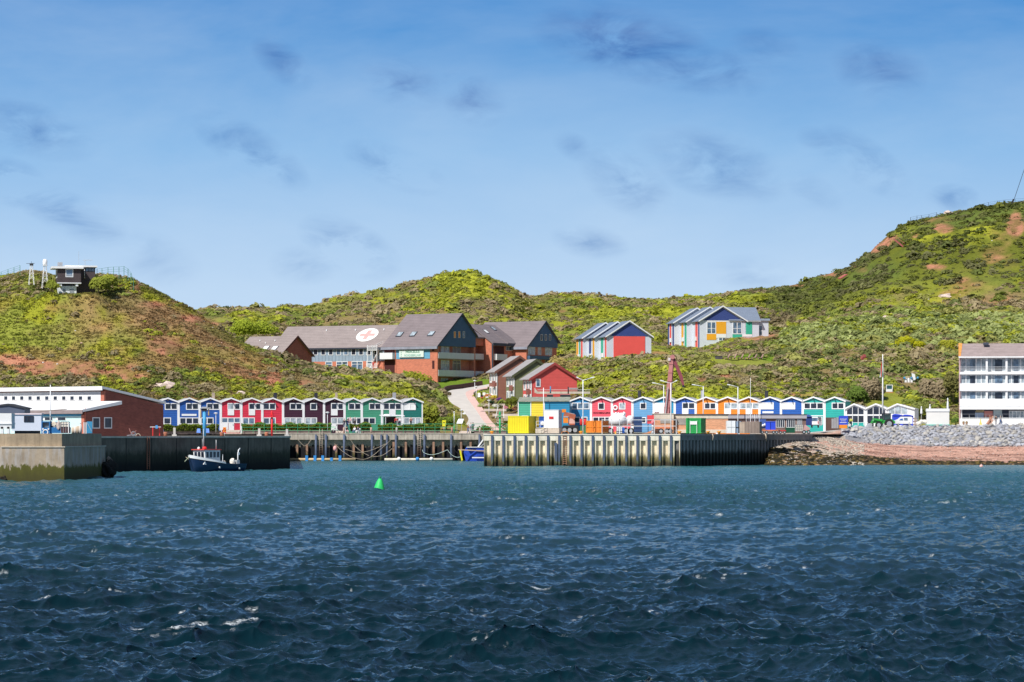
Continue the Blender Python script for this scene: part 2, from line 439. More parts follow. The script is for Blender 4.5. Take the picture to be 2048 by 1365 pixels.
def make_water():
 ds = [52.0]
 while ds[-1] < 600.0:
  d = ds[-1]; ds.append(d + min(0.55, max(0.10, d * d / (F * EYE) * 0.62)))
 ds = np.array(ds)
 e = 1080 / F
 core = np.linspace(-e, e, 860); sd = np.linspace(0, 1, 61)[1:] ** 1.5 * 60
 tx = np.concatenate([np.full(60, -e), core, np.full(60, e)]); ox = np.concatenate([-sd[::-1], np.zeros(860), sd])
 D, Tt = np.meshgrid(ds, tx, indexing='ij'); OX = np.meshgrid(ds, ox, indexing='ij')[1]
 x = D * Tt + OX; y = D.copy()
 ca, sa = math.cos(0.35), math.sin(0.35)
 calm = np.clip((600 - D) / 330.0, 0.12, 1.0) * np.where(D > 400, np.clip((560 - D) / 160, 0.35, 1), 1)
 gust = 0.85 + 0.3 * np.sin(x * 0.045 + 1.3) * np.sin(y * 0.031 + x * 0.01)
 A = calm * gust
 xr = x * ca - y * sa; yr = x * sa + y * ca
 z = samp(T1, 0, x, y) * 0.80 * A + samp(T1, 0, xr * 0.61 + 13, yr * 0.61 + 7) * 0.55 * A + samp(T2, 0, x, y) * A * 1.1
 dx = samp(T1, 1, x, y) * 1.15 * A + samp(T2, 1, x, y) * 0.9 * A
 dy = samp(T1, 2, x, y) * 1.15 * A + samp(T2, 2, x, y) * 0.9 * A
 jac = samp(T1, 3, x, y) * A
 zz = samp(T1, 0, x, y)
 gate = samp(T1, 0, xr * 0.23 + 50, yr * 0.23)
 zn = zz / 0.132
 score = -samp(T1, 3, x, y) / T1[3].std() + zn * .9 + np.clip(gate / .132, -1.5, 1.5) * .8
 th = np.percentile(score[D < 250], 99.3)
 foam_glint = np.clip((score - th) * 2.2, 0, 1)
 j2 = samp(T2, 3, x, y); glint = np.clip((-j2 / T2[3].std() + zn * .8 - 3.6) * 2, 0, 1) * .7  # sun glints on small crests, painted as pale specks like whitecaps
 foam_glint = np.maximum(foam_glint, glint)
 foam_glint *= np.clip((330 - D) / 120, 0, 1)
 o = grid_mesh('sea', x - dx, y - dy, z, WATER, attrs={'foam_glint': foam_glint})
 tag(o, kind='structure')
 mb = MB()
 for a in (-1, 1):
  mb.add([(a * (52 * e + 59), 52, 0), (a * (600 * e + 59), 600, 0), (a * 6000, 600, 0), (a * 6000, 52, 0)], [(0, 1, 2, 3)])
 mb.add([(-6000, -3000, 0), (6000, -3000, 0), (6000, 52, 0), (-6000, 52, 0)], [(0, 1, 2, 3)])
 mb.add([(-6000, 600, -0.02), (6000, 600, -0.02), (6000, 9000, -0.02), (-6000, 9000, -0.02)], [(0, 1, 2, 3)])
 tag(mb.build('outer_sea', WATER), kind='structure')
make_water()
# ------------------------------------------------------------------ terrain
UC = np.array([-700, -300, 0, 60, 100, 190, 260, 300, 340, 385, 440, 500, 560, 620, 700, 770, 830, 880, 905, 950, 1000, 1060, 1120, 1170, 1230, 1300, 1340, 1400, 1480, 1540, 1600, 1660, 1700, 1740, 1790, 1820, 1900, 1960, 2048, 2300, 2800], float)
def row(*pairs):
 a = np.array(pairs, float); return np.interp(UC, a[:, 0], a[:, 1])
ROWS = [
 (578, row((0, 868), (1600, 866), (1720, 857), (1850, 852), (2048, 849), (2800, 845))),
 (586, row((0, 850), (330, 850), (600, 850), (760, 852), (850, 856), (900, 860), (930, 862), (1000, 862), (1040, 864), (1700, 862), (1850, 850), (1920, 846), (2048, 843), (2800, 840))),
 (594, row((0, 800), (330, 800), (600, 802), (760, 808), (850, 824), (900, 843), (930, 850), (1000, 854), (1040, 845), (1130, 835), (1180, 830), (1300, 828), (1700, 812), (1850, 826), (1920, 832), (2048, 825), (2800, 820))),
 (603, row((0, 762), (330, 765), (450, 770), (600, 782), (760, 795), (850, 812), (895, 828), (930, 841), (1000, 845), (1060, 825), (1130, 806), (1200, 793), (1300, 788), (1700, 786), (1850, 796), (1920, 800), (2048, 790), (2800, 780))),
 (618, row((-700, 740), (0, 700), (250, 690), (385, 708), (500, 742), (620, 762), (760, 785), (850, 800), (890, 812), (930, 826), (990, 827), (1060, 812), (1130, 795), (1200, 778), (1300, 765), (1700, 762), (1850, 768), (1920, 770), (2048, 760), (2800, 750))),
 (632, row((-700, 700), (0, 627), (190, 612), (300, 630), (385, 662), (440, 686), (500, 710), (620, 744), (760, 770), (830, 785), (885, 800), (930, 808), (990, 806), (1060, 800), (1130, 776), (1200, 757), (1300, 742), (1450, 738), (1700, 740), (1850, 745), (1920, 745), (2048, 735), (2800, 720))),
 (648, row((-700, 650), (0, 561), (60, 548), (100, 552), (190, 552), (260, 558), (300, 578), (340, 600), (385, 622), (440, 661), (500, 692), (560, 712), (620, 729), (700, 744), (770, 755), (830, 772), (880, 787), (930, 793), (990, 797), (1060, 790), (1130, 762), (1200, 744), (1300, 727), (1400, 721), (1520, 720), (1560, 722), (1700, 724), (1850, 728), (2048, 715), (2800, 700))),
 (664, row((-700, 640), (0, 556), (60, 542), (100, 549), (190, 550), (260, 556), (300, 578), (340, 600), (385, 624), (440, 668), (500, 708), (560, 732), (620, 742), (700, 748), (770, 757), (830, 770), (880, 778), (930, 784), (990, 785), (1060, 772), (1130, 750), (1200, 736), (1300, 722), (1400, 714), (1520, 717), (1560, 716), (1700, 700), (1850, 700), (2048, 690), (2800, 680))),
 (682, row((-700, 650), (0, 570), (190, 565), (300, 600), (385, 645), (440, 700), (500, 740), (560, 755), (620, 752), (700, 752), (770, 758), (850, 768), (900, 774), (970, 775), (1060, 755), (1130, 738), (1200, 731), (1300, 724), (1400, 710), (1500, 700), (1560, 690), (1700, 680), (1850, 675), (2048, 665), (2800, 660))),
 (702, row((-700, 680), (0, 620), (190, 620), (300, 660), (385, 690), (440, 720), (500, 742), (620, 752), (700, 752), (770, 756), (880, 768), (970, 768), (1060, 748), (1130, 734), (1200, 727), (1300, 726), (1340, 714), (1400, 708), (1450, 696), (1540, 686), (1600, 672), (1700, 662), (1850, 656), (2048, 648), (2800, 640))),
 (725, row((-700, 700), (0, 680), (385, 705), (500, 728), (620, 742), (770, 745), (900, 750), (1060, 740), (1130, 728), (1200, 726), (1300, 722), (1340, 712), (1400, 707), (1480, 690), (1540, 683), (1600, 664), (1700, 646), (1850, 642), (1960, 640), (2048, 640), (2800, 630))),
 (750, row((-700, 700), (0, 690), (385, 690), (500, 705), (620, 722), (770, 722), (900, 722), (1060, 720), (1130, 705), (1200, 698), (1300, 700), (1340, 708), (1400, 704), (1480, 686), (1540, 680), (1600, 668), (1660, 652), (1700, 648), (1760, 644), (2048, 642), (2800, 632))),
 (785, row((-700, 690), (0, 690), (385, 660), (500, 672), (620, 688), (770, 690), (900, 688), (1000, 690), (1130, 678), (1200, 674), (1300, 678), (1340, 690), (1400, 686), (1480, 670), (1540, 668), (1600, 655), (1700, 635), (1800, 620), (1900, 618), (2048, 612), (2800, 600))),
 (820, row((-700, 680), (0, 680), (385, 632), (450, 632), (500, 636), (620, 645), (700, 635), (800, 625), (900, 610), (1000, 625), (1060, 642), (1130, 642), (1200, 638), (1300, 636), (1400, 640), (1480, 628), (1540, 622), (1600, 615), (1700, 590), (1800, 560), (1900, 545), (2048, 530), (2800, 500))),
 (850, row((-700, 670), (0, 670), (385, 621), (440, 617), (500, 616), (560, 614), (620, 612), (655, 608), (680, 596), (740, 580), (800, 572), (850, 556), (900, 545), (945, 545), (985, 553), (1010, 570), (1040, 588), (1062, 600), (1090, 604), (1130, 600), (1200, 604), (1300, 606), (1400, 606), (1480, 598), (1540, 592), (1600, 584), (1660, 570), (1700, 552), (1760, 520), (1820, 490), (1900, 475), (2048, 455), (2800, 410))),
 (885, row((-700, 670), (0, 670), (385, 628), (500, 628), (620, 628), (700, 620), (800, 595), (900, 570), (1000, 595), (1060, 605), (1090, 594), (1130, 590), (1200, 597), (1300, 600), (1400, 599), (1440, 594), (1480, 588), (1540, 581), (1600, 571), (1640, 557), (1665, 543), (1692, 537), (1715, 523), (1745, 500), (1780, 470), (1800, 458), (1820, 445), (1870, 434), (1920, 424), (1980, 413), (2048, 407), (2300, 380), (2800, 350))),
 (930, row((-700, 680), (0, 680), (385, 650), (800, 640), (1060, 630), (1200, 615), (1400, 612), (1480, 600), (1600, 585), (1700, 545), (1760, 500), (1820, 455), (1920, 432), (2048, 413), (2800, 360))),
 (1010, row((-700, 720), (0, 720), (1060, 680), (1400, 660), (1600, 620), (1760, 545), (1900, 480), (2048, 455), (2800, 400))),
 (1400, row((-700, 800), (2800, 800))),
 (3000, row((-700, 864), (2800, 864))),
]
RD = np.array([r[0] for r in ROWS], float); RV = np.array([r[1] for r in ROWS])
def _pchip(d):
 return np.clip(np.searchsorted(RD, d) - 1, 0, len(RD) - 2)
def ground_v(u, d):
 """ground row for arrays u,d"""
 u = np.asarray(u, float); d = np.asarray(d, float)
 i = _pchip(d); t = np.clip((d - RD[i]) / (RD[i + 1] - RD[i]), 0, 1)
 uu = np.clip(u, UC[0], UC[-1])
 j = np.clip(np.searchsorted(UC, uu) - 1, 0, len(UC) - 2); s = (uu - UC[j]) / (UC[j + 1] - UC[j])
 a = RV[i, j] * (1 - s) + RV[i, j + 1] * s; b = RV[i + 1, j] * (1 - s) + RV[i + 1, j + 1] * s
 return a * (1 - t) + b * t
PADS = []   # (x0,x1,y0,y1,z,fade)
def vnoise(x, y, s, seed=0):
 """fast value noise on arrays"""
 r = np.random.default_rng(seed); T = r.random((256, 256))
 gx = x / s + 1000; gy = y / s + 1000
 i = np.floor(gx).astype(int); j = np.floor(gy).astype(int); fx = gx - i; fy = gy - j
 fx = fx * fx * (3 - 2 * fx); fy = fy * fy * (3 - 2 * fy)
 i0 = i % 256; i1 = (i + 1) % 256; j0 = j % 256; j1 = (j + 1) % 256
 return (T[j0, i0] * (1 - fx) + T[j0, i1] * fx) * (1 - fy) + (T[j1, i0] * (1 - fx) + T[j1, i1] * fx) * fy
def fbm(x, y, s, o=4, seed=0, g=0.5):
 t = 0; a = 1; n = 0
 for k in range(o):
  t = t + a * vnoise(x, y, s / 2 ** k, seed + k * 17); n += a; a *= g
 return t / n
def ground_z(x, y, rough=True):
 x = np.asarray(x, float); y = np.asarray(y, float)
 u = 1024 + F * x / y
 z = EYE + (HV - ground_v(u, y)) / F * y
 if rough:
  k = np.clip((y - 582) / 20, 0, 1) * np.where(y > 1050, 0, 1)
  rp = road_mask(x, y)
  z = z + (fbm(x, y, 14, 4, 1) - 0.5) * 3.0 * k * (1 - rp) * np.clip((y - 600) / 60, 0.25, 1)
  pass
 for (x0, x1, y0, y1, zp, fd) in PADS:
  dx = np.maximum(np.maximum(x0 - x, x - x1), 0); dy = np.maximum(np.maximum(y0 - y, y - y1), 0)
  w = np.clip(1 - np.sqrt(dx * dx + dy * dy) / fd, 0, 1); w = w * w * (3 - 2 * w)
  z = z * (1 - w) + zp * w
 return z
ROADP = [(985, 868, 566, 44), (969, 857, 585, 31), (957, 845, 598, 27), (941, 828, 618, 27), (925, 808, 634, 28), (919, 795, 652, 28), (931, 787, 664, 30), (960, 779, 674, 27), (1006, 772, 681, 20)]
RX = np.array([X(a, d) for a, b, d, w in ROADP]); RY = np.array([float(d) for a, b, d, w in ROADP]); RW = np.array([w / F * d for a, b, d, w in ROADP])
def road_dist(x, y):
 best = np.full(np.shape(x), 1e9); bs_ = np.zeros(np.shape(x))
 for i in range(len(RX) - 1):
  ax, ay, bx, by = RX[i], RY[i], RX[i + 1], RY[i + 1]
  L2 = (bx - ax) ** 2 + (by - ay) ** 2
  t = np.clip(((x - ax) * (bx - ax) + (y - ay) * (by - ay)) / L2, 0, 1)
  dd = np.hypot(x - ax - t * (bx - ax), y - ay - t * (by - ay)) / (RW[i] * (1 - t) + RW[i + 1] * t)
  best = np.minimum(best, dd)
 return best
def road_mask(x, y):
 return np.clip((1.5 - road_dist(x, y)) / 0.5, 0, 1)
GZ = lambda u, d: float(ground_z(np.array([X(u, d)]), np.array([float(d)]))[0])
def smooth(a, b, x): t = np.clip((x - a) / (b - a), 0, 1); return t * t * (3 - 2 * t)
PAL = dict(grass=(0.215, 0.235, 0.038), lime=(0.30, 0.31, 0.028), dark=(0.105, 0.125, 0.030), straw=(0.30, 0.225, 0.095),
   soil=(0.32, 0.145, 0.088), brown=(0.185, 0.115, 0.055), deep=(0.085, 0.11, 0.022), lawn=(0.13, 0.20, 0.02), clay=(0.55, 0.30, 0.18))  # deep: right hill green with the cloud shadow painted in
PALN = {k: np.array(v) for k, v in PAL.items()}
SOIL = [(110, 735, 120, 22, 1), (250, 745, 70, 22, .8), (30, 722, 50, 18, .9), (330, 690, 60, 22, .7), (335, 700, 30, 16, .9), (300, 612, 45, 12, .7), (200, 660, 60, 30, .45),
  (545, 758, 30, 26, .8), (410, 650, 55, 35, .6), (380, 640, 40, 14, .8), (120, 613, 45, 12, .6), (610, 765, 30, 12, .7), (470, 725, 60, 20, .5),
  (510, 760, 70, 20, .5), (275, 570, 6, 14, 1), (430, 690, 60, 30, .4), (170, 740, 90, 18, .8),
  (1885, 456, 28, 13, 1), (1765, 485, 22, 18, 1), (1745, 500, 22, 10, 1), (2030, 450, 22, 35, .9), (1660, 550, 30, 8, 1), (1870, 535, 28, 7, .9), (1940, 570, 60, 35, .6),
  (1850, 620, 30, 10, .6), (2000, 600, 60, 30, .55), (1830, 470, 10, 8, .9), (1985, 470, 25, 20, .5), (1720, 540, 25, 10, .5),
  (1390, 713, 24, 8, .0), (1400, 762, 22, 8, .9), (1450, 752, 22, 10, .7), (1320, 708, 35, 7, .8), (1120, 622, 22, 5, .9), (1530, 675, 60, 7, 1.2),
  (1760, 478, 45, 12, .9), (1700, 533, 30, 8, .8), (1950, 590, 120, 45, .5), (2000, 500, 70, 60, .5), (1870, 440, 70, 12, .6), (1345, 690, 30, 30, .3), (1600, 790, 60, 5, .8), (1590, 570, 25, 5, .9)]
YEL = [(930, 570, 75, 28, 1), (870, 590, 60, 22, .7), (1000, 640, 40, 12, .5), (505, 650, 55, 22, 1), (1215, 625, 45, 14, 1), (1330, 625, 60, 16, .8), (1130, 740, 40, 20, .6),
  (1430, 790, 240, 20, 1), (1200, 760, 60, 30, .6), (1850, 470, 90, 40, .55), (1960, 470, 60, 40, .6), (1690, 600, 80, 20, .5), (830, 740, 30, 22, 1), (1700, 655, 160, 14, .7), (1900, 650, 140, 16, .6)]
def paint(u, v, x, y):
 """ground colour at picture position (used only to know which slope a point belongs to)"""
 n1 = fbm(x, y, 26, 4, 5); n2 = fbm(x, y, 7, 4, 9); n3 = fbm(x, y, 2.4, 3, 21)
 c = np.zeros(np.shape(u) + (3,))
 w = smooth(.42, .58, n1)[..., None]
 c = PALN['grass'] * w + PALN['straw'] * .75 * (1 - w) + 0 * c
 w2 = smooth(.52, .68, n2)[..., None]; c = c * (1 - w2) + PALN['lime'] * .8 * w2
 w3 = smooth(.56, .72, fbm(x, y, 10, 4, 33))[..., None]; c = c * (1 - w3 * .8) + PALN['dark'] * w3 * .8
 left = (u < 560) & (y < 672)
 tb = (left * .55 * smooth(.40, .60, fbm(x, y, 18, 4, 55)))[..., None]; c = c * (1 - tb) + np.array((.32, .18, .095)) * tb
 dk = (smooth(790, 830, y) * smooth(1480, 1600, u))[..., None]  # cloud shadow over the right hill, painted as darker greens
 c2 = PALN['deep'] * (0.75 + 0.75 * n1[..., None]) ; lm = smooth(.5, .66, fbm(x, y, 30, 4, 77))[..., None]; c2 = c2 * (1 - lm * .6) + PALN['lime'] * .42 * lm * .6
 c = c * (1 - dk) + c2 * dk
 def ell(L, gain=1.0, nz=None):
  m = np.zeros(np.shape(u))
  for (a, b, ra, rb, s_) in L:
   r = np.sqrt(((u - a) / ra) ** 2 + ((v - b) / rb) ** 2)
   m = np.maximum(m, s_ * np.clip(1.35 - r, 0, 1))
  return np.clip(m, 0, 1)
 ym = ell(YEL); ym = smooth(.35, .75, ym * (0.55 + n2))[..., None]
 c = c * (1 - ym) + PALN['lime'] * (0.75 + .4 * n3[..., None]) * ym
 sm = ell(SOIL); s2 = (smooth(.30, .72, sm * (0.30 + 1.2 * n2)) * (.55 + .45 * smooth(.35, .6, n3)))[..., None]
 s3 = smooth(.58, .7, fbm(x, y, 12, 4, 44)) * (left * .4)
 s2 = np.maximum(s2, s3[..., None])
 soil = PALN['soil'] * (0.65 + 0.75 * n3[..., None]); c = c * (1 - s2) + soil * s2
 c = c * (0.80 + 0.40 * n3[..., None])
 lawn = (((np.abs(u - 925) < 60) & (y > 660) & (y < 705) & (road_dist(x, y) > 1.0)) | ((np.abs(u - 1488) < 58) & (y > 650) & (y < 672)))[..., None] * 1.0
 c = c * (1 - lawn) + PALN['lawn'] * lawn
 return c, s2[..., 0]
def terrain_mat():
 m, nt, bs = newmat('hillside_turf')
 geo = nt.new('ShaderNodeNewGeometry').outputs['Position']
 col = nt.new('ShaderNodeAttribute', attribute_name='tint').outputs['Color']
 n = nt.noise(geo, 1.8, 5, 0.75)
 c = nt.mix(1.0, col, nt.ramp(n, [(0.30, (0.66, 0.66, 0.66)), (0.5, (1, 1, 1)), (0.72, (1.35, 1.3, 1.25))]), 'MULTIPLY')
 nt.l.new(c, bs.inputs['Base Color']); bs.inputs['Roughness'].default_value = 0.95; bs.inputs['Specular IOR Level'].default_value = 0.1
 b = nt.new('ShaderNodeBump'); b.inputs['Strength'].default_value = 0.6; b.inputs['Distance'].default_value = 0.25
 nt.l.new(nt.noise(geo, 1.1, 6, 0.75), b.inputs['Height']); nt.l.new(b.outputs[0], bs.inputs['Normal'])
 return m
def make_terrain():
 us = np.concatenate([np.linspace(-1800, -320, 40), np.arange(-300, 2360, 4.0), np.linspace(2380, 3800, 40)])
 ds = np.concatenate([np.arange(577.0, 950, 1.15), np.arange(952, 1100, 8.0), np.array([1130, 1180, 1250, 1400, 1700, 2200, 3000, 6000.0])])
 D, U = np.meshgrid(ds, us, indexing='ij')
 x = X(U, D); y = D
 z = ground_z(x, y)
 z = np.where(D >= 2900, 2.0, z)
 k = np.clip((y - 596) / 12, 0, 1) * np.where(y > 950, 0, 1) * (1 - road_mask(x, y))
 bump = (fbm(x, y, 3.2, 3, 61) - .5) * .7 + (fbm(x, y, 1.6, 2, 71) - .5) * .25
 z = z + bump * k
 v = HV - (z - EYE) * F / D
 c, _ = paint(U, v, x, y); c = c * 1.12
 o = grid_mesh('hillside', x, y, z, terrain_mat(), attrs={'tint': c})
 tag(o, kind='structure')
# ------------------------------------------------------------------ palette
WHITE = mat('white_paint', (0.80, 0.80, 0.78), .55, .05, dirt=.08)
GREYW = mat('grey_white_paint', (0.62, 0.63, 0.64), .6, .08, dirt=.1)
PANE = glass('window_glass', (0.018, 0.025, 0.045), .3)
PANEB = glass('blue_window_glass', (0.10, 0.16, 0.24))
PANEC = glass('curtained_glass', (0.36, 0.42, 0.46), .25, .35)
PANEW = mat('white_blind', (0.72, 0.72, 0.70), .6, .05)
STEEL = mat('galvanised_steel', (0.42, 0.43, 0.44), .45, .15, metal=.3)
DARKM = mat('dark_metal', (0.035, 0.035, 0.04), .5, .3)
NAVY = mat('navy_fender', (0.060, 0.085, 0.14), .6, .25, streak=.3, algae=(0.2, 0.6, 1.1, (0.10, 0.11, 0.04), (0.03, 0.028, 0.02)))
GREENP = mat('green_railing_paint', (0.03, 0.30, 0.13), .5, .1)
REDP = mat('red_paint', (0.55, 0.02, 0.02), .45, .1)
ORANGE = mat('orange_paint', (0.85, 0.22, 0.015), .45, .1, dirt=.2)
YELLOW = mat('yellow_paint', (0.86, 0.64, 0.01), .45, .06, dirt=.12)
BLUEP = mat('blue_paint', (0.015, 0.10, 0.42), .45, .1, dirt=.15)
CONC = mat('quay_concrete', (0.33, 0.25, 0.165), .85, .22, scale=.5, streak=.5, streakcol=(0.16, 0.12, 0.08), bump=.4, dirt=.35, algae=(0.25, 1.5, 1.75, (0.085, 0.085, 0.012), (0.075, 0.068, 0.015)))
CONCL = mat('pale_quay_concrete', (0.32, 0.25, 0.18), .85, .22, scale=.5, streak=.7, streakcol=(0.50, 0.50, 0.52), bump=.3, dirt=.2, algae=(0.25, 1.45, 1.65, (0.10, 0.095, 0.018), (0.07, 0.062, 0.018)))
CONCD = mat('shaded_quay_concrete', (0.135, 0.105, 0.08), .9, .3, scale=.5, streak=.5, streakcol=(0.05, 0.04, 0.035), bump=.4, dirt=.3, algae=(0.8, 2.2, 3.0, (0.045, 0.045, 0.03), (0.012, 0.012, 0.012)))  # concrete darkened for the shade on this wall, with weed low down
CAP = mat('quay_cap_stone', (0.50, 0.44, 0.36), .85, .15, scale=1.0, streak=.3, dirt=.25)
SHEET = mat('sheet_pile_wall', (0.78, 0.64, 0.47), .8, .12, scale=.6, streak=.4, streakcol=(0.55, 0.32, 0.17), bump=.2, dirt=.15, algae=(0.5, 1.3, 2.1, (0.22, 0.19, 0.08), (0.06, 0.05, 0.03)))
SHEETD = mat('shaded_sheet_pile', (0.20, 0.19, 0.18), .85, .2, scale=.6, streak=.5, streakcol=(0.08, 0.07, 0.06), bump=.2, algae=(0.9, 1.9, 2.7, (0.03, 0.03, 0.022), (0.012, 0.012, 0.01)))  # sheet pile colour darkened for the shade on this side, plus weed
ASPH = mat('harbour_paving', (0.30, 0.28, 0.25), .9, .2, scale=.3, dirt=.3)
ROOFG = mat('grey_roof_felt', (0.34, 0.33, 0.33), .85, .15, scale=1.2, dirt=.3)
PILEB = mat('brown_timber_pile', (0.30, 0.17, 0.11), .85, .3, streak=.4, algae=(0.5, 1.2, 1.8, (0.10, 0.09, 0.03), (0.03, 0.025, 0.02)))
ROPE = mat('mooring_rope', (0.45, 0.36, 0.27), .9, .2)
ROPEG = mat('pale_green_rope', (0.55, 0.68, 0.62), .9, .2)
# ------------------------------------------------------------------ paved ground
D1 = (X(228, 390), 390.0); D2 = (X(580, 422), 422.0)
dl = Vector((D2[0] - D1[0], D2[1] - D1[1], 0)).normalized()
D0 = (D1[0] - dl.x * 60, D1[1] - dl.y * 60)
QA = (X(968, 461), 461.0); QB = (X(1360, 461), 461.0); QC = (49.1, 494.0)
g = MB()
g.add([(-140, 340, 4.62), (D0[0] - 3, D0[1] + 2, 4.62), (D1[0] - 1.0, D1[1] + .8, 4.62), (D2[0] - 1, D2[1] + .8, 4.62), (-41.6, 550, 4.62), (-300, 550, 4.62), (-300, 340, 4.62)], [(0, 1, 2, 3, 4, 5, 6)])
tag(g.build('quay_apron', ASPH), kind='structure')
g = MB()
g.add([(-300, 548, 4.93), (-42, 548, 4.93), (-41.5, 556, 4.93), (-5.2, 556, 4.93), (QA[0] + .2, 462, 4.93), (QB[0] - .4, 462, 4.93), (QC[0] - .5, 495, 4.93), (60, 530, 4.93), (60, 600, 4.93), (-300, 600, 4.93)], [tuple(range(10))])
tag(g.build('harbour_ground', ASPH), kind='structure')
# ------------------------------------------------------------------ near pier (left)
t = thing('concrete_pier', 'stained concrete pier head with a stepped ledge at the far left of the harbour', 'pier', (0, 0, 0))
def slab(name, poly, z0, z1, m, parent):
 return MB().prism([(x, y, z0) for x, y in poly], (0, 0, z1 - z0)).build(name, m, parent)
slab('base', [(-54.2, 318.9), (-47.6, 318.9), (-46.4, 342.2), (-70, 344), (-62, 327)], -2, 3.6, CONCL, t)
slab('parapet', [(-53.75, 319.2), (-47.9, 319.2), (-46.8, 342), (-70, 343.6), (-62, 327.3)], 3.6, 5.02, CONC, t)
slab('ledge', [(-54.3, 318.8), (-47.5, 318.8), (-46.3, 342.4), (-46.6, 342.6), (-54.2, 320)], 3.55, 3.66, CAP, t)
RUB = mat('tide_rubble', (0.30, 0.22, 0.16), .9, .4, scale=1.2, bump=.5, dirt=.4, algae=(0.4, 1.2, 2.0, (0.08, 0.06, 0.03), (0.025, 0.02, 0.015)))
for i, (u, v, r, d) in enumerate([(2, 905, .9, 322), (-6, 925, 1.1, 321), (4, 940, .8, 320.5), (-2, 955, 1.0, 320), (8, 958, .5, 319), (-14, 945, 1.3, 322), (-20, 900, 1.6, 326)]):
 o = MB().blob((0, 0, 0), r, .45, 2, i, (1, 1, .75)).build('rubble_boulder', RUB, None, (X(u, d), d, Z(v, d)))
 tag(o, 'weed stained rubble boulder heaped at the left foot of the concrete pier', 'boulder', 'rubble at the foot of the pier')
t2 = MB().prism([(-62, 326, 1.8), (-53.7, 321.5, 1.8), (-53.7, 324, 1.8), (-62, 329, 1.8)], (0, 0, 3.05)).build('low_concrete_wall', mat('pale_wall', (.5, .48, .45), .8, .1, dirt=.3))
tag(t2, 'pale low concrete wall behind the rubble at the left edge', 'wall')
o = MB().tube([(-62, 321, 2.9), (-54.4, 320.3, 3.1)], .35, 10).build('rusty_pipe', mat('rusty_steel', (.26, .10, .06), .8, .3, dirt=.3))
tag(o, 'rusty pipe sticking out above the rubble beside the pier', 'pipe')
o = MB().blob((X(214, 341), 341, .8), 1.15, .4, 3, 4, (.8, .9, 1.05)).build('pier_rock', mat('capped_rock', (.16, .12, .09), .9, .4, scale=1.5, bump=.6, algae=(1.3, 2.0, 2.1, (0.03, 0.025, 0.02), (0.015, 0.013, 0.012))))
tag(o, 'dark upright rock with a pale top at the right corner of the pier', 'rock')
# ------------------------------------------------------------------ dark quay behind the fishing boat
t = thing('shaded_quay_wall', 'long dark shaded quay wall behind the moored fishing boat', 'quay', (D1[0], D1[1], 0), math.atan2(dl.y, dl.x))
L = math.hypot(D2[0] - D1[0], D2[1] - D1[1])
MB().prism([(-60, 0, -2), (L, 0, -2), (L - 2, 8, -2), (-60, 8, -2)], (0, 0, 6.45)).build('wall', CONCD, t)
mb = MB().box(-60, L + .05, -.12, 1.6, 4.45, 4.68)
mb.build('coping', CAP, t)
mb = MB()
for k in range(9):
 x = -8 + k * 5.2
 mb.box(x, x + .05, -.05, .01, .3, 4.4)
mb.build('joint', mat('joint_dark', (.02, .02, .02), .9), t)  # near-black strips for the wall joints
mb = MB()
for zz in [4.35 - .3 * k for k in range(13)]: mb.box(6.6, 7.05, -.16, -.12, zz, zz + .05)
mb.box(6.55, 6.62, -.18, -.05, .3, 4.6); mb.box(7.03, 7.1, -.18, -.05, .3, 4.6)
mb.build('ladder', mat('rusty_steel', (.26, .10, .06), .8), t)
# ------------------------------------------------------------------ far quay on piles
FY = 555.0
t = thing('piled_quay', 'open quay on dark piles with a stained concrete beam in the middle of the harbour', 'quay', (X(577, FY), FY, 0))
def fx(u): return X(u, FY) - X(577, FY)
MB().box(-3, fx(975), 0, 1.6, 3.9, 5.0).build('beam', mat('stained_beam', (.42, .37, .30), .85, .2, scale=.6, streak=.75, streakcol=(.13, .10, .08), dirt=.2), t)
MB().box(-3, fx(975), -.08, .5, 5.0, 5.1).build('coping', CAP, t)
MB().box(-3, fx(975), .95, 2.2, -2, 3.9).build('back_wall', mat('quay_back_wall', (.50, .40, .27), .9, .35, scale=.8, bump=.8, dirt=.4, algae=(2.35, 2.6, 2.9, (0.03, 0.028, 0.02), (0.012, 0.012, 0.015))), t)
for i, u in enumerate([632, 652, 688.5, 744, 762.5, 774, 792, 829, 849, 902.5, 959]):
 MB().tube([(0, 0, -2), (0, 0, 4.85)], .21, 10).build('pile', NAVY, t, (fx(u), -.25, 0))
for u in [594, 613.5, 707, 725, 787, 811.5, 867, 886, 922, 941, 672]:
 MB().box(-.2, .2, -.15, .15, -2, 3.0 if u < 780 else 3.9).build('timber_post', PILEB, t, (fx(u), .45, 0))
for u in [642, 838.5]:
 mb = MB().box(-.3, -.22, -.05, .05, .6, 5.9).box(.22, .3, -.05, .05, .6, 5.9)
 for k in range(14): mb.box(-.22, .22, -.03, .03, .8 + k * .33, .86 + k * .33)
 mb.build('ladder', mat('pale_ladder', (.45, .36, .28), .8, .3, algae=(.5, 1.5, 4, (.10, .05, .03), (.04, .025, .02))), t, (fx(u), -.35, 0))
for (ua, ub, va, sag, m_) in [(672, 718, 890, 26, ROPE), (698, 745, 871, 42, ROPE), (745, 780, 915, 0, ROPE), (718, 785, 915, 0, ROPE)]:
 pass
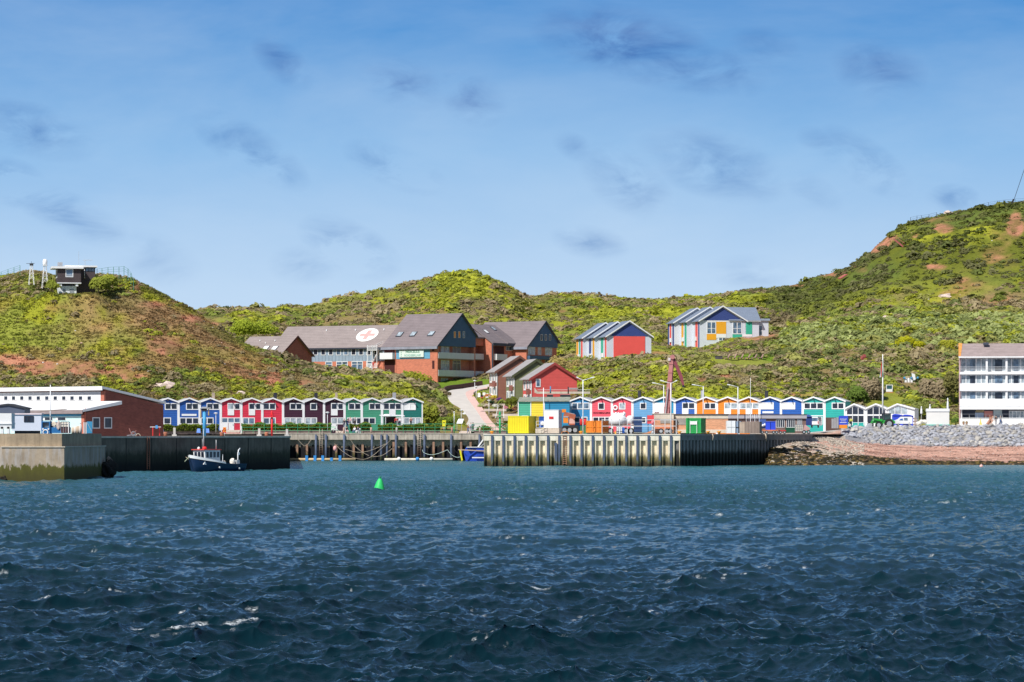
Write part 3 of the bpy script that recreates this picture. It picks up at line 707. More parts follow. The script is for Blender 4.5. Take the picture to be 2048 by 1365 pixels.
def rope(name, label, pts, rad, m, group='ropes hanging under the quay'):
 """pts in (u, v) at the quay face, joined by a smooth curve"""
 P = [Vector((X(u, 554.4), 554.4, Z(v, 554.4))) for u, v in pts]
 out = []
 for i in range(len(P) - 1):
  p0 = P[max(i - 1, 0)]; p1 = P[i]; p2 = P[i + 1]; p3 = P[min(i + 2, len(P) - 1)]
  for k in range(8):
   s_ = k / 8; out.append(.5 * ((2 * p1) + (p2 - p0) * s_ + (2 * p0 - 5 * p1 + 4 * p2 - p3) * s_ ** 2 + (3 * p1 - p0 - 3 * p2 + p3) * s_ ** 3))
 out.append(P[-1])
 o = MB().tube(out, rad, 6).build(name, m)
 tag(o, label, 'rope', group)
rope('hanging_rope', 'tan rope slanting from the quay edge down to the water between the piles', [(697, 872), (707, 889), (722, 903), (738, 912)], .036, ROPE)
rope('hanging_rope', 'long tan rope sagging in a deep bow to the waterline beside the boom', [(669, 888), (685, 903), (705, 915), (728, 919), (745, 912), (762, 898), (781, 881)], .036, ROPE)
rope('hanging_rope', 'slack tan rope in a shallow bow half way up the piles', [(690, 899), (715, 905), (735, 903), (755, 896), (772, 888)], .036, ROPE)
rope('hanging_rope', 'tan rope rising to the right towards the dark pile', [(745, 914), (765, 911), (785, 897)], .036, ROPE)
rope('hanging_rope', 'thin rope sagging beside the left end of the open quay', [(596, 880), (608, 892), (616, 888), (622, 880)], .04, ROPE)
rope('mooring_rope', 'pale green mooring rope sagging from the ladder pile to the knot', [(845, 900), (848, 906), (862, 910), (878, 907), (895, 900)], .042, ROPEG, 'pale green mooring ropes')
rope('mooring_rope', 'pale green mooring rope falling from the knot to the bow of the blue ship', [(895, 900), (903, 910), (913, 915), (922, 914)], .042, ROPEG, 'pale green mooring ropes')
rope('hanging_rope', 'dark thin rope looped left of the blue ship', [(905, 891), (910, 902), (920, 910)], .04, DARKM)
o = MB().tube([(X(577, 553.5), 553.5, .25), (X(711, 553.5), 553.5, .25)], .26, 8).build('boom_tube', mat('tan_boom', (.50, .36, .20), .7, .2)); 
t = thing('floating_boom', 'tan floating boom with blue clamps left of the green buoy', 'boom', (0, 0, 0)); o.parent = t
for u in (613.5, 630, 645.5, 663, 680):
 MB().box(-.25, .25, -.32, .32, -.1, 1.0 if u != 663 else .6).build('clamp', mat('clamp_blue', (.03, .22, .55), .5), t, (X(u, 553.5), 553.5, 0))
t = thing('floating_boom', 'whitish floating boom lying left of the blue ship', 'boom', (0, 0, 0))
MB().tube([(X(769, 553.5), 553.5, .25), (X(905, 553.5), 553.5, .25)], .24, 8).build('boom_tube', mat('pale_boom', (.62, .57, .47), .7, .2), t)
for u in (798, 835, 863):
 MB().blob((0, 0, 0), .38, .05, 2, 1).build('float', mat('clamp_blue', (.03, .22, .55), .5) if u == 835 else WHITE, t, (X(u, 553.4), 553.4, .35))
o = MB().lathe((X(670, 554.2), 554.2, 1.8), [(.12, 0), (.3, .2), (.36, .5), (.3, .8), (.1, 1.0)], 10).build('hanging_fender', mat('pink_fender', (.75, .35, .33), .6)); tag(o, 'pink round fender hanging between the piles', 'fender')
o = MB().blob((X(680, 553), 553, 0), .01, 0, 1).build('tmp', WHITE); bpy.data.objects.remove(o)
# ------------------------------------------------------------------ right quay
t = thing('sheet_pile_quay', 'sunlit sheet pile quay front with dark fender piles and green weed', 'quay', (QA[0], 461.0, 0))
def qx(u): return X(u, 461) - QA[0]
W = qx(1360)
mb = MB()
slots = [984 + 22.35 * k + 7.0 for k in range(-1, 17)]
zt = 4.0
prev = 0.0
for u in slots:
 a, b = qx(u), qx(u + 9.6)
 if b < .2: continue
 a = max(a, .05)
 mb.box(prev, a, 0, 1.5, -2, zt - .05); mb.box(a, b, .55, 1.5, -2, zt - .05)
 prev = b
mb.box(prev, W, 0, 1.5, -2, zt - .05)
mb.build('sheet_pile', SHEET, t)
MB().box(-.05, W + .02, -.04, 1.5, zt - .05, 4.8).build('capping_beam', mat('cap_beam', (.76, .66, .53), .85, .15, streak=.35, streakcol=(.3, .2, .13), dirt=.1), t)
MB().box(-.1, W + .05, -.14, 1.2, 4.8, 4.98).build('coping', mat('coping_stone', (.60, .55, .47), .85, .1, dirt=.1), t)
for k in range(17):
 MB().box(-.16, .16, -.3, -.04, -2, 4.78).build('fender_pile', NAVY, t, (qx(984 + 22.35 * k), 0, 0))
mb = MB().box(-.3, -.24, -.1, 0, .2, 4.8).box(.24, .3, -.1, 0, .2, 4.8)
for k in range(15): mb.box(-.24, .24, -.08, -.03, .4 + k * .3, .47 + k * .3)
mb.build('ladder', mat('rusty_ladder', (.33, .17, .10), .8, .3), t, (qx(1129.5), -.05, 0))
MB().prism([(-.22, -.5, -2), (.22, -.5, -2), (.22, -.1, -2), (-.22, -.1, -2)], (0, 0, 5.6)).build('pointed_pile', NAVY, t, (qx(1111.5), 0, 0))
o = MB().bar((-.55, 0, 4.9), (-.5, 0, 5.25), .07).bar((-.5, 0, 5.25), (0, 0, 5.42), .07).bar((0, 0, 5.42), (.5, 0, 5.25), .07).bar((.5, 0, 5.25), (.55, 0, 4.9), .07).build('ladder_hoop', ORANGE, t, (qx(1130) , -.1, 0))
ang = math.atan2(QC[1] - QB[1], QC[0] - QB[0]); Lq = math.hypot(QC[0] - QB[0], QC[1] - QB[1])
t = thing('shaded_sheet_pile_quay', 'shaded ribbed side of the sheet pile quay beside the beach', 'quay', (QB[0], QB[1], 0), ang)
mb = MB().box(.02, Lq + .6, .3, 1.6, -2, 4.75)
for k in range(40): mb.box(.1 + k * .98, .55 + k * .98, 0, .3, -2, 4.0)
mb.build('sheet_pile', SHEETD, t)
MB().box(.02, Lq + .8, -.08, 1.4, 4.75, 4.97).build('coping', mat('shaded_coping', (.28, .26, .24), .85, .15, dirt=.2), t)  # coping colour darkened to carry the shade of this side
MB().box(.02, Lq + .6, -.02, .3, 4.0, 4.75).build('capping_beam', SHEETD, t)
mb = MB().tube([(9.2, -.2, 5), (9.3, -.3, 4.6), (9.2, -.25, 3.9)], .09, 6).tube([(25.5, -.2, 5), (25.6, -.3, 4.5), (25.7, -.25, 3.8)], .12, 6)
mb.build('rope_loop', ROPE, t)
# ------------------------------------------------------------------ beach and armour slope
BU = np.array([1480, 1528, 1545, 1580, 1620, 1680, 1720, 1780, 1850, 1950, 2048, 2400, 3400], float)
def brow(*p): a = np.array(p, float); return np.interp(BU, a[:, 0], a[:, 1])
BROWS = [(466, brow((0, 955), (3000, 955))), (474, brow((1480, 950), (1528, 945), (1545, 934), (1620, 937), (1700, 939), (1850, 944), (3000, 944))),
   (479, brow((1480, 944), (1528, 940), (1545, 917), (1620, 921), (1700, 928), (1780, 933), (1850, 936), (3000, 936))),
   (484, brow((1480, 940), (1528, 932), (1545, 896), (1620, 906), (1700, 918), (1850, 929), (3000, 929))),
   (490, brow((1480, 930), (1528, 920), (1545, 874), (1580, 881), (1620, 891), (1700, 907), (1850, 920), (2048, 922))),
   (497, brow((1480, 900), (1545, 870), (1620, 877), (1680, 894), (1700, 899), (1850, 912), (2048, 915))),
   (505, brow((1480, 870), (1620, 870.5), (1660, 878), (1700, 891), (1850, 906), (2048, 906))),
   (511, brow((1480, 869), (1620, 869), (1680, 879), (1720, 890), (1780, 897), (1850, 901), (2048, 899))),
   (518, brow((1480, 868.5), (1620, 868.5), (1660, 872), (1700, 884), (1780, 890), (1900, 894), (2048, 892))),
   (528, brow((1480, 868.5), (1620, 868.5), (1680, 867), (1720, 868), (1780, 873), (1900, 876), (2048, 874))),
   (538, brow((1480, 868.5), (1620, 868), (1680, 861), (1720, 857), (1780, 856), (1850, 855), (2048, 853))),
   (545, brow((1480, 868.5), (1620, 867), (1680, 860), (1720, 856), (1780, 853), (1850, 852), (2048, 850))),
   (578, brow((1480, 867), (1600, 866), (1720, 857), (1850, 852), (2048, 849)))]
BD = np.array([b[0] for b in BROWS], float); BV = np.array([b[1] for b in BROWS])
def beach_z(x, y):
 x = np.asarray(x, float); y = np.asarray(y, float); u = np.clip(1024 + F * x / y, BU[0], BU[-1])
 i = np.clip(np.searchsorted(BD, y) - 1, 0, len(BD) - 2); t = np.clip((y - BD[i]) / (BD[i + 1] - BD[i]), 0, 1)
 j = np.clip(np.searchsorted(BU, u) - 1, 0, len(BU) - 2); s = (u - BU[j]) / (BU[j + 1] - BU[j])
 v = (BV[i, j] * (1 - s) + BV[i, j + 1] * s) * (1 - t) + (BV[i + 1, j] * (1 - s) + BV[i + 1, j + 1] * s) * t
 return EYE + (HV - v) / F * y
def BZ(u, d): return float(beach_z(np.array([X(u, d)]), np.array([float(d)]))[0])
def make_beach():
 us = np.concatenate([np.arange(1500, 2300, 3.0), np.linspace(2310, 3400, 30)]); ds = np.arange(466, 579, .6)
 D, U = np.meshgrid(ds, us, indexing='ij'); x = X(U, D); z = beach_z(x, D)
 bumpy = np.clip((540 - D) / 8, 0, 1)
 z = z + (fbm(x, D, 1.8, 3, 3) - .5) * .45 * bumpy
 n = fbm(x, D, 3, 4, 8); n2 = fbm(x, D * 4, 6, 4, 18); n3 = fbm(x, D, .9, 3, 12)
 sand = np.array((.62, .35, .26)); peb = np.array((.46, .38, .30)); weed = np.array((.050, .040, .018)); road = np.array((.52, .49, .46)); stone = np.array((.35, .34, .35)); gold = np.array((.22, .15, .05))
 c = sand * (0.75 + .5 * n3[..., None])
 w = np.clip((1712 - U) / 70 + (n - .5) * 4, 0, 1)[..., None]; c = c * (1 - w) + peb * (0.6 + .8 * n3[..., None]) * w
 tl = (smooth(.54, .66, n2) * .75)[..., None]; c = c * (1 - tl) + np.array((.20, .10, .07)) * tl
 wl = smooth(.0, .6, (np.interp(U, [1500, 1750, 1850, 2000, 2400], [1.9, 1.5, 1.0, .7, .6]) - z) * 1.0 + (n - .5) * 1.5)[..., None]
 wl = wl * (z < 2.2)[..., None]
 wc = weed * (1 - smooth(.55, .7, n3)[..., None]) + gold * smooth(.55, .7, n3)[..., None]
 c = c * (1 - wl) + wc * wl
 ar = (smooth(515, 520, D) * (U > 1690))[..., None]; c = c * (1 - ar) + stone * .8 * ar
 rd = (smooth(538, 541, D))[..., None]; c = c * (1 - rd) + road * rd
 m, nt, bs = newmat('beach_shingle')
 geo = nt.new('ShaderNodeNewGeometry').outputs['Position']
 col = nt.new('ShaderNodeAttribute', attribute_name='tint').outputs['Color']
 nz = nt.noise(geo, 3.0, 5, .8)
 nt.l.new(nt.mix(1.0, col, nt.ramp(nz, [(.3, (.55, .52, .52)), (.5, (1, 1, 1)), (.72, (1.4, 1.4, 1.4))]), 'MULTIPLY'), bs.inputs['Base Color'])
 bs.inputs['Roughness'].default_value = .9
 b = nt.new('ShaderNodeBump'); b.inputs['Strength'].default_value = .8; b.inputs['Distance'].default_value = .3
 nt.l.new(nt.noise(geo, 2.2, 5, .75), b.inputs['Height']); nt.l.new(b.outputs[0], bs.inputs['Normal'])
 tag(grid_mesh('beach', x, D, z, m, attrs={'tint': c}), kind='structure')
make_beach()
ROCKM = [mat('armour_stone', (.30, .305, .335), .85, .3, scale=.35, bump=.6, dirt=.15), mat('warm_armour_stone', (.36, .335, .30), .85, .3, scale=.35, bump=.6, dirt=.15)]
def rock_mesh(seed, sub=1):
 import bmesh
 r = random.Random(seed); bm = bmesh.new(); bmesh.ops.create_icosphere(bm, subdivisions=sub, radius=1.0)
 planes = [Vector((r.gauss(0, 1), r.gauss(0, 1), r.gauss(0, 1))).normalized() for _ in range(7)]
 for v in bm.verts:
  for p in planes:
   dd = v.co.dot(p)
   if dd > .62: v.co -= p * (dd - .62)
  v.co = Vector((v.co.x * 1.15, v.co.y, v.co.z * .8)) * (1 + r.uniform(-.08, .08))
 me = bpy.data.meshes.new('armour_boulder'); bm.to_mesh(me); bm.free()
 return me
rocks = []
for k in range(10):
 me = rock_mesh(k, 2); me.materials.append(ROCKM[0 if k % 3 else 1]); rocks.append(me)
r_ = random.Random(5); n = 0
for row_ in range(8):
 dd = 519 + row_ * 2.75
 for q in range(60):
  u = 1690 + q * 9.6 + (row_ % 2) * 4.5 + r_.uniform(-2, 2)
  if u > 2060 or (row_ < 2 and u < 1725 + 10 * (2 - row_)): continue
  if n >= 300: break
  d = dd + r_.uniform(-.9, .9)
  o = bpy.data.objects.new('armour_boulder', rocks[r_.randrange(10)]); COL.objects.link(o)
  s_ = r_.uniform(.38, .70); 
  o.location = (X(u, d), d, BZ(u, d) + .1 * s_)
  o.rotation_euler = (r_.uniform(-.6, .6), r_.uniform(-.6, .6), r_.uniform(0, 6.3)); o.scale = (s_, s_ * r_.uniform(.7, 1.1), s_ * r_.uniform(.7, 1.1))
  tag(o, 'angular grey armour boulder on the stone slope below the shore road', 'boulder', 'grey armour boulders on the shore slope'); n += 1
def scatter_mesh(name, items, protos, m, tint=None):
 """one mesh from many transformed prototype copies. items: (proto, x,y,z, sx,sy,sz, rz, colour)"""
 V = []; Fc = []; C = []; off = 0
 for (k, x, y, z, sx, sy, sz, rz, c) in items:
  pv, pf, pc = protos[k]
  ca, sa = math.cos(rz), math.sin(rz)
  q = pv * np.array((sx, sy, sz))
  w = np.empty_like(q); w[:, 0] = q[:, 0] * ca - q[:, 1] * sa + x; w[:, 1] = q[:, 0] * sa + q[:, 1] * ca + y; w[:, 2] = q[:, 2] + z
  V.append(w); Fc.append(pf + off); off += len(pv)
  C.append(np.asarray(c)[None, :] * pc)
 V = np.concatenate(V).astype(np.float32); Fc = np.concatenate(Fc).astype(np.int32); C = np.concatenate(C)
 me = bpy.data.meshes.new(name); k = Fc.shape[1]; nf = len(Fc)
 me.vertices.add(len(V)); me.vertices.foreach_set('co', V.ravel())
 me.loops.add(nf * k); me.loops.foreach_set('vertex_index', Fc.ravel())
 me.polygons.add(nf); me.polygons.foreach_set('loop_start', (np.arange(nf) * k).astype(np.int32)); me.polygons.foreach_set('loop_total', np.full(nf, k, np.int32))
 me.update(calc_edges=True)
 a = me.color_attributes.new('tint', 'FLOAT_COLOR', 'POINT')
 a.data.foreach_set('color', np.concatenate([C, np.ones((len(C), 1))], 1).astype(np.float32).ravel())
 me.materials.append(m)
 o = bpy.data.objects.new(name, me); COL.objects.link(o)
 return o
def tintmat(name, rough=.9, nscale=2.0, transl=0.0):
 m, nt, bs = newmat(name)
 geo = nt.new('ShaderNodeNewGeometry').outputs['Position']
 col = nt.new('ShaderNodeAttribute', attribute_name='tint').outputs['Color']
 nt.l.new(nt.mix(1.0, col, nt.ramp(nt.noise(geo, nscale, 3, .7), [(.3, (.7, .7, .7)), (.7, (1.3, 1.3, 1.3))]), 'MULTIPLY'), bs.inputs['Base Color'])
 bs.inputs['Roughness'].default_value = rough; bs.inputs['Specular IOR Level'].default_value = .15
 _mats[name] = m
 return m
STONET = tintmat('loose_stone')
rp = []
for k in range(6):
 me = rock_mesh(100 + k, 1); v = np.array([tuple(p.co) for p in me.vertices]); f = np.array([tuple(p.vertices) for p in me.polygons])
 rp.append((v, f, np.ones((len(v), 1)) * np.random.default_rng(k).uniform(.8, 1.2, (len(v), 1)))); bpy.data.meshes.remove(me)
items = []
for _ in range(3000):      # smaller stones between the boulders
 u = rng.uniform(1685, 2350); d = rng.uniform(517.5, 540); s_ = rng.uniform(.2, .55)
 if u < 1725 and d < 523: continue
 g_ = rng.uniform(.22, .42); items.append((rng.integers(6), X(u, d), d, BZ(u, d) + .08, s_, s_, s_ * .7, rng.uniform(0, 6), (g_, g_ * .98, g_ * 1.02)))
for _ in range(260):     # boulders beyond the right edge of the picture
 u = rng.uniform(2060, 2500); d = rng.uniform(518, 540); s_ = rng.uniform(.5, .95)
 g_ = rng.uniform(.36, .55); items.append((rng.integers(6), X(u, d), d, BZ(u, d) + .1, s_, s_, s_ * .8, rng.uniform(0, 6), (g_, g_, g_ * 1.04)))
tag(scatter_mesh('loose_stones', items, rp, STONET), 'small grey stones filling the gaps between the armour boulders', 'stones', kind='stuff')
items = []
for _ in range(4200):
 u = 1538 + 190 * rng.random() ** 1.5; d = rng.uniform(473, 512)
 if BZ(u, d) < -.2: continue
 s_ = rng.uniform(.08, .24)
 g_ = rng.uniform(.3, .62); items.append((rng.integers(6), X(u, d), d, BZ(u, d) + .03, s_, s_, s_ * .7, rng.uniform(0, 6), (g_, g_ * .87, g_ * .72)))
tag(scatter_mesh('beach_shingle_stones', items, rp, STONET), 'pale rubble and shingle heaped beside the dark quay side', 'shingle', kind='stuff')
items = []
for _ in range(2600):
 u = 1535 + 700 * rng.random() ** 1.7; d = rng.uniform(473 if u < 1700 else 481, (484 if rng.random() < .8 else 489) if u < 1700 else 488); s_ = rng.uniform(.15, .55)
 if BZ(u, d) < -.3: continue
 cc = [(.03, .024, .012), (.05, .04, .015), (.16, .11, .03), (.24, .15, .08), (.02, .018, .012)][rng.choice(5, p=[.35, .3, .15, .08, .12])]
 items.append((rng.integers(6), X(u, d), d, BZ(u, d) + .02, s_ * 1.4, s_, s_ * .6, rng.uniform(0, 6), cc))
tag(scatter_mesh('seaweed', items, rp, tintmat('wet_seaweed', .55, 3.0)), 'dark seaweed covered stones along the waterline of the beach', 'seaweed', kind='stuff')
def leafmat():
 m = tintmat('leaf_cover', .85, 3.0); nt = NT(m.node_tree); bs = m.node_tree.nodes['Principled BSDF']
 out = [n for n in m.node_tree.nodes if n.type == 'OUTPUT_MATERIAL'][0]
 src = bs.inputs['Base Color'].links[0].from_socket
 tr = nt.new('ShaderNodeBsdfTranslucent'); nt.l.new(src, tr.inputs['Color'])
 mx = nt.new('ShaderNodeMixShader'); mx.inputs[0].default_value = .42
 nt.l.new(bs.outputs[0], mx.inputs[1]); nt.l.new(tr.outputs[0], mx.inputs[2]); nt.l.new(mx.outputs[0], out.inputs['Surface'])
 return m
LEAFM = leafmat()
items = []
for _ in range(3500):
 u = rng.uniform(1690, 2250); d = rng.uniform(486, 519); s_ = rng.uniform(.06, .17)
 cc = [(.55, .32, .25), (.30, .18, .14), (.62, .52, .46), (.16, .09, .07)][rng.choice(4, p=[.4, .3, .15, .15])]
 items.append((int(rng.integers(6)), X(u, d), d, BZ(u, d) + .02, s_, s_, s_ * .6, rng.uniform(0, 6), cc))
tag(scatter_mesh('beach_pebbles', items, rp, STONET), 'pink and brown pebbles and wrack strewn over the beach', 'pebbles', kind='stuff')
def leafy(name, r, h, col, nq, seed, size=.28):
 rr = np.random.default_rng(seed); V = []; Fq = []; C = []
 lob = [(rr.uniform(-.5, .5), rr.uniform(-.5, .5), rr.uniform(.1, .55), rr.uniform(.38, .62)) for _ in range(7)] + [(0, 0, .18, .8)]
 for i in range(nq):
  L_ = lob[i % len(lob)]
  v_ = rr.normal(0, 1, 3); v_ /= np.linalg.norm(v_); v_[2] = abs(v_[2]) * .9 - .15
  k = L_[3] * rr.uniform(.7, 1.05)
  p = np.array((L_[0] + v_[0] * k, L_[1] + v_[1] * k, L_[2] + v_[2] * k)) * np.array((r, r, h / 1.05))
  nrm = v_ * .9 + np.array((-.15, -.3, .3)) + rr.normal(0, .32, 3); nrm /= np.linalg.norm(nrm)
  a = np.cross(nrm, rr.normal(0, 1, 3)); a /= np.linalg.norm(a); b = np.cross(nrm, a); q = size * rr.uniform(.6, 1.2)
  o = len(V); V += [p - a * q - b * q * .6, p + a * q - b * q * .4, p + a * q * .7 + b * q * .6, p - a * q * .8 + b * q * .5]
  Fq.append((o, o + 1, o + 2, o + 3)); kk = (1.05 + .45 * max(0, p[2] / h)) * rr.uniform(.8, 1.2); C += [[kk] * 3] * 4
 return np.array(V), np.array(Fq), np.array(C) * np.array(col)
# ------------------------------------------------------------------ building pieces
def win(parent, x0, x1, z0, z1, y=0.0, n=1, fm=None, pm=None, t=.15, name='window', side=None, depth=.07, cross=None):
 """a framed window in the wall plane y (front, facing -y) or, with side='x', in the plane x=y seen from +x / -x"""
 fm = fm or WHITE; pm = pm or PANE
 mb = MB(); mu = [x0 + (x1 - x0) * (i / n) for i in range(1, n)]
 mb.frame(x0, x1, z0, z1, t, y - depth, y + .04, mu)
 if cross: mb.box(x0 + t, x1 - t, y - depth * .9, y + .03, z0 + (z1 - z0) * cross - t * .35, z0 + (z1 - z0) * cross + t * .35)
 ed = [x0] + mu + [x1]
 pb = MB()
 for a, b in zip(ed[:-1], ed[1:]): pb.box(a + t * .6, b - t * .6, y - .02, y + .02, z0 + t * .8, z1 - t * .8)
 if side:   # turn the plane: (x,y) -> (y', x)
  for m_ in (mb, pb):
   if side == '+x': m_.v = [(-b_ + 2 * y if False else (2 * y - b_), a_, c_) for a_, b_, c_ in m_.v]
   else: m_.v = [(b_, a_, c_) for a_, b_, c_ in m_.v]
 f = mb.build(name, fm, parent)
 pb.build('pane', pm, f)
 return f
def gable_wall(w, dep, hl, hr, ax, ha, zb=-3.0):
 """solid gabled block from x 0..w, y 0..dep"""
 return MB().prism([(0, 0, zb), (w, 0, zb), (w, 0, hr), (ax, 0, ha), (0, 0, hl)], (0, dep, 0))
def roof_two(w, dep, hl, hr, ax, ha, t=.18, ov=.25, oy0=.3, oy1=.3, up=.02):
 """two roof slabs lying on the gabled block"""
 mb = MB()
 for (x0, h0, s) in ((0, hl, -1), (w, hr, 1)):
  sl_ = (ha - h0) / (ax - x0)
  xo = x0 + s * ov; ho = h0 + sl_ * (s * ov)
  mb.prism([(xo, -oy0, ho + up), (ax, -oy0, ha + up), (ax, -oy0, ha + up + t), (xo, -oy0, ho + up + t)], (0, dep + oy0 + oy1, 0))
 return mb
def barge(w, hl, hr, ax, ha, y0, th=.22, ov=.25, d=.08, up=.1):
 mb = MB()
 for (x0, h0, s) in ((0, hl, -1), (w, hr, 1)):
  sl_ = (ha - h0) / (ax - x0); xo = x0 + s * ov; ho = h0 + sl_ * s * ov
  mb.prism([(xo, y0, ho - th + up), (ax, y0, ha - th + up), (ax, y0, ha + .12 + up), (xo, y0, ho + .12 + up)], (0, -d, 0))
 return mb
# ------------------------------------------------------------------ harbour huts
HUTROOF = mat('hut_roof_felt', (.36, .36, .37), .85, .12, scale=1.5, dirt=.25)
BEAMM = mat('hoist_beam_wood', (.10, .06, .05), .8)
def hut(t, w, he, ha, colour, ups, lows, depth=8.0, ax=None, boards=.42, zmid=None, base='full', chim=None, side=True, cname=None):
 """t: Empty at the front left corner. ups/lows: (x0,x1,z0,z1,n,pane,kind)"""
 ax = w / 2 if ax is None else ax
 wm = mat('hut_' + cname, colour, .6, .06, boards=boards, dirt=.06)
 MB().prism([(.02, 0, -.2), (w - .02, 0, -.2), (w - .02, 0, he), (ax, 0, ha), (.02, 0, he)], (0, depth, 0)).build('wall', wm, t)
 roof_two(w, depth, he, he, ax, ha, .1, .12, .25, .2).build('roof', HUTROOF, t)
 barge(w, he, he, ax, ha, -.27, .16, .12, .07, .1).build('barge_board', WHITE, t)
 for x in (0, w - .22):
  MB().box(x, x + .22, -.07, .1, -.1, he - .02).build('corner_board', WHITE, t)
 MB().box(ax - .09, ax + .09, -.85, .1, ha - .42, ha - .22).build('hoist_beam', BEAMM, t)
 for (x0, x1, z0, z1, n, pm, kind) in list(ups) + list(lows):
  if kind == 'w': win(t, x0, x1, z0, z1, 0, n, WHITE, pm)
  elif kind == 'panel': MB().box(x0, x1, -.08, .02, z0, z1).build('panel', WHITE, t)
  elif kind == 'door':
   f = MB().box(x0, x1, -.06, .02, z0, z1).build('door', WHITE, t)
   MB().box(x1 - .22, x1 - .14, -.11, -.06, z0 + .9, z0 + 1.1).build('handle', DARKM, f)
 if chim:
  cx, cy, hh, cm_, cw = chim
  MB().box(cx - cw / 2, cx + cw / 2, cy, cy + cw, he - .3, ha + hh).build('chimney', cm_, t)
CHD = mat('black_chimney', (.035, .035, .045), .6); CHG = mat('grey_chimney', (.30, .30, .32), .7); CHB = mat('tan_chimney', (.42, .33, .25), .8, .2, dirt=.3)
LROT = R(13.5)
LF = Frame(314, 563.0, LROT, 5.0)
LE = [314, 357, 399.5, 441.5, 482.5, 524.5, 566, 607, 648, 689, 723.5, 764, 804.5, 845.5]
COLS = dict(blue=(.012, .085, .34), red=(.58, .022, .055), plum=(.060, .020, .040), green=(.045, .255, .155), dgreen=(.004, .135, .115))
HS = [  # colour, label, upper windows, lower windows  (u0,u1,v0,v1,n,pane,kind)
 ('blue', 'blue harbour hut touching the shaded brick gable, one lower window', [(329.5, 355, 806.5, 820, 2, PANE, 'w')], [(327, 342, 835.5, 849, 1, PANE, 'w')]),
 ('blue', 'blue harbour hut with a long white name board over three lower windows', [(372, 397.5, 806.5, 820, 2, PANE, 'w')], [(359, 398, 835.5, 849, 3, PANE, 'w'), (363.5, 393, 828.3, 832.3, 1, None, 'panel')]),
 ('blue', 'blue harbour hut behind the blue mast, next to the first red hut', [(413, 439, 806.5, 820, 2, PANE, 'w')], [(401.5, 427, 835.5, 849, 2, PANE, 'w')]),
 ('red', 'red harbour hut with a white ground floor and loading door, beside the blue huts', [(455, 468, 806.5, 820, 1, PANEC, 'w'), (468.6, 480.5, 806.5, 820, 1, PANE, 'w'), (455.3, 468, 820, 831, 1, None, 'panel')],
 [(443, 481, 835.5, 846.5, 3, PANEB, 'w'), (443, 456, 846.5, 860, 1, None, 'panel'), (457, 468, 846.5, 861, 1, None, 'door')]),
 ('red', 'middle red harbour hut with a white hatch under its left upper window', [(497.2, 510, 806.5, 820, 1, PANE, 'w'), (510.6, 522, 806.5, 820, 1, PANE, 'w'), (497.4, 510, 820, 831, 1, None, 'panel')], [(485, 509.5, 835.5, 849, 2, PANEB, 'w')]),
 ('red', 'red harbour hut next to the plum huts, twin windows upper left', [(526, 551.5, 806.5, 820, 2, PANE, 'w')], [(526, 551.5, 835.5, 849, 2, PANEB, 'w')]),
 ('plum', 'plum coloured harbour hut beside the last red hut, wide lower window band', [(579.5, 604.5, 806.5, 820, 2, PANE, 'w')], [(568.5, 604.5, 835.5, 849, 3, PANEC, 'w')]),
 ('plum', 'plum coloured harbour hut with one small square upper window', [(620.5, 634, 806.5, 820.5, 1, PANE, 'w')], [(610, 634, 835.5, 849, 2, PANEC, 'w')]),
 ('plum', 'plum coloured harbour hut with a white door hatch, next to the green huts', [(662, 675, 806.5, 820, 1, PANE, 'w'), (675.4, 687, 806.5, 820, 1, PANE, 'w'), (662, 675, 820, 831.3, 1, None, 'panel')],
 [(662, 687.5, 835.5, 849, 2, PANEC, 'w'), (662, 674.5, 849, 861, 1, None, 'door')]),
 ('green', 'narrow green harbour hut next to the plum huts', [(696.5, 722, 806.5, 820, 2, PANE, 'w')], [(694, 722.5, 835.5, 849, 3, PANE, 'w')]),
 ('green', 'green harbour hut with twin lower windows at its left corner', [(738, 762, 806.5, 820, 2, PANE, 'w')], [(725.5, 751, 835.5, 849, 2, PANE, 'w')]),
 ('green', 'green harbour hut with three upper windows over a shop awning', [(766.5, 803, 806.5, 820, 3, PANE, 'w'), (778.3, 791, 820, 831, 1, None, 'panel')], [(793, 803, 835.5, 852, 1, PANE, 'w')]),
 ('dgreen', 'dark green harbour hut at the right end of the left row', [(807.5, 831.5, 806.5, 820.5, 2, PANEW, 'w')], [(807, 842.5, 835.5, 849, 3, PANEC, 'w')]),
]
CHL = {2: (427, 16, CHB, .5), 5: (551, 16, CHD, .55), 7: (632.5, 15, CHD, .55), 8: (673, 14, CHB, .4), 11: (789, 14, CHG, .55)}
for i, (c, lab, ups, lows) in enumerate(HS):
 xa = LF.sx(LE[i]); xb = LF.sx(LE[i + 1]); wx, wy = LF.world(xa, 0)
 t = thing('harbour_hut', lab, 'hut', (wx, wy, 5.0), LROT, 'colourful harbour huts in the left row')
 def cv(q): return [(LF.sx(a) - xa, LF.sx(b) - xa, Z(v1, wy) - 5, Z(v0, wy) - 5, n, pm, k) for (a, b, v0, v1, n, pm, k) in q]
 he = Z(805.5, wy) - 5; ha = Z(797.6, wy) - 5
 ch = None
 if i in CHL:
  uu, hh, cm_, cw = CHL[i]; yy = 3.0; ch = (LF.sx(uu, yy) - xa, yy, Z(785.5, wy + 3) - 5 - ha, cm_, cw)
  ch = (min(max(ch[0], .4), xb - xa - .4),) + ch[1:]
 hut(t, xb - xa, he, ha, COLS[c], cv(ups), cv(lows), chim=ch, cname=c)
 MB().box(-.02, xb - xa + .02, -.1, .15, -.25, .1).build('plinth', CAP, t)
RROT = R(-14.0)
RF = Frame(1140, 584.0, RROT, 5.0)
RE = [1140, 1182, 1224, 1265, 1307.5, 1349.5, 1391.5, 1434, 1477, 1519, 1562, 1605.5, 1649, 1690.5]
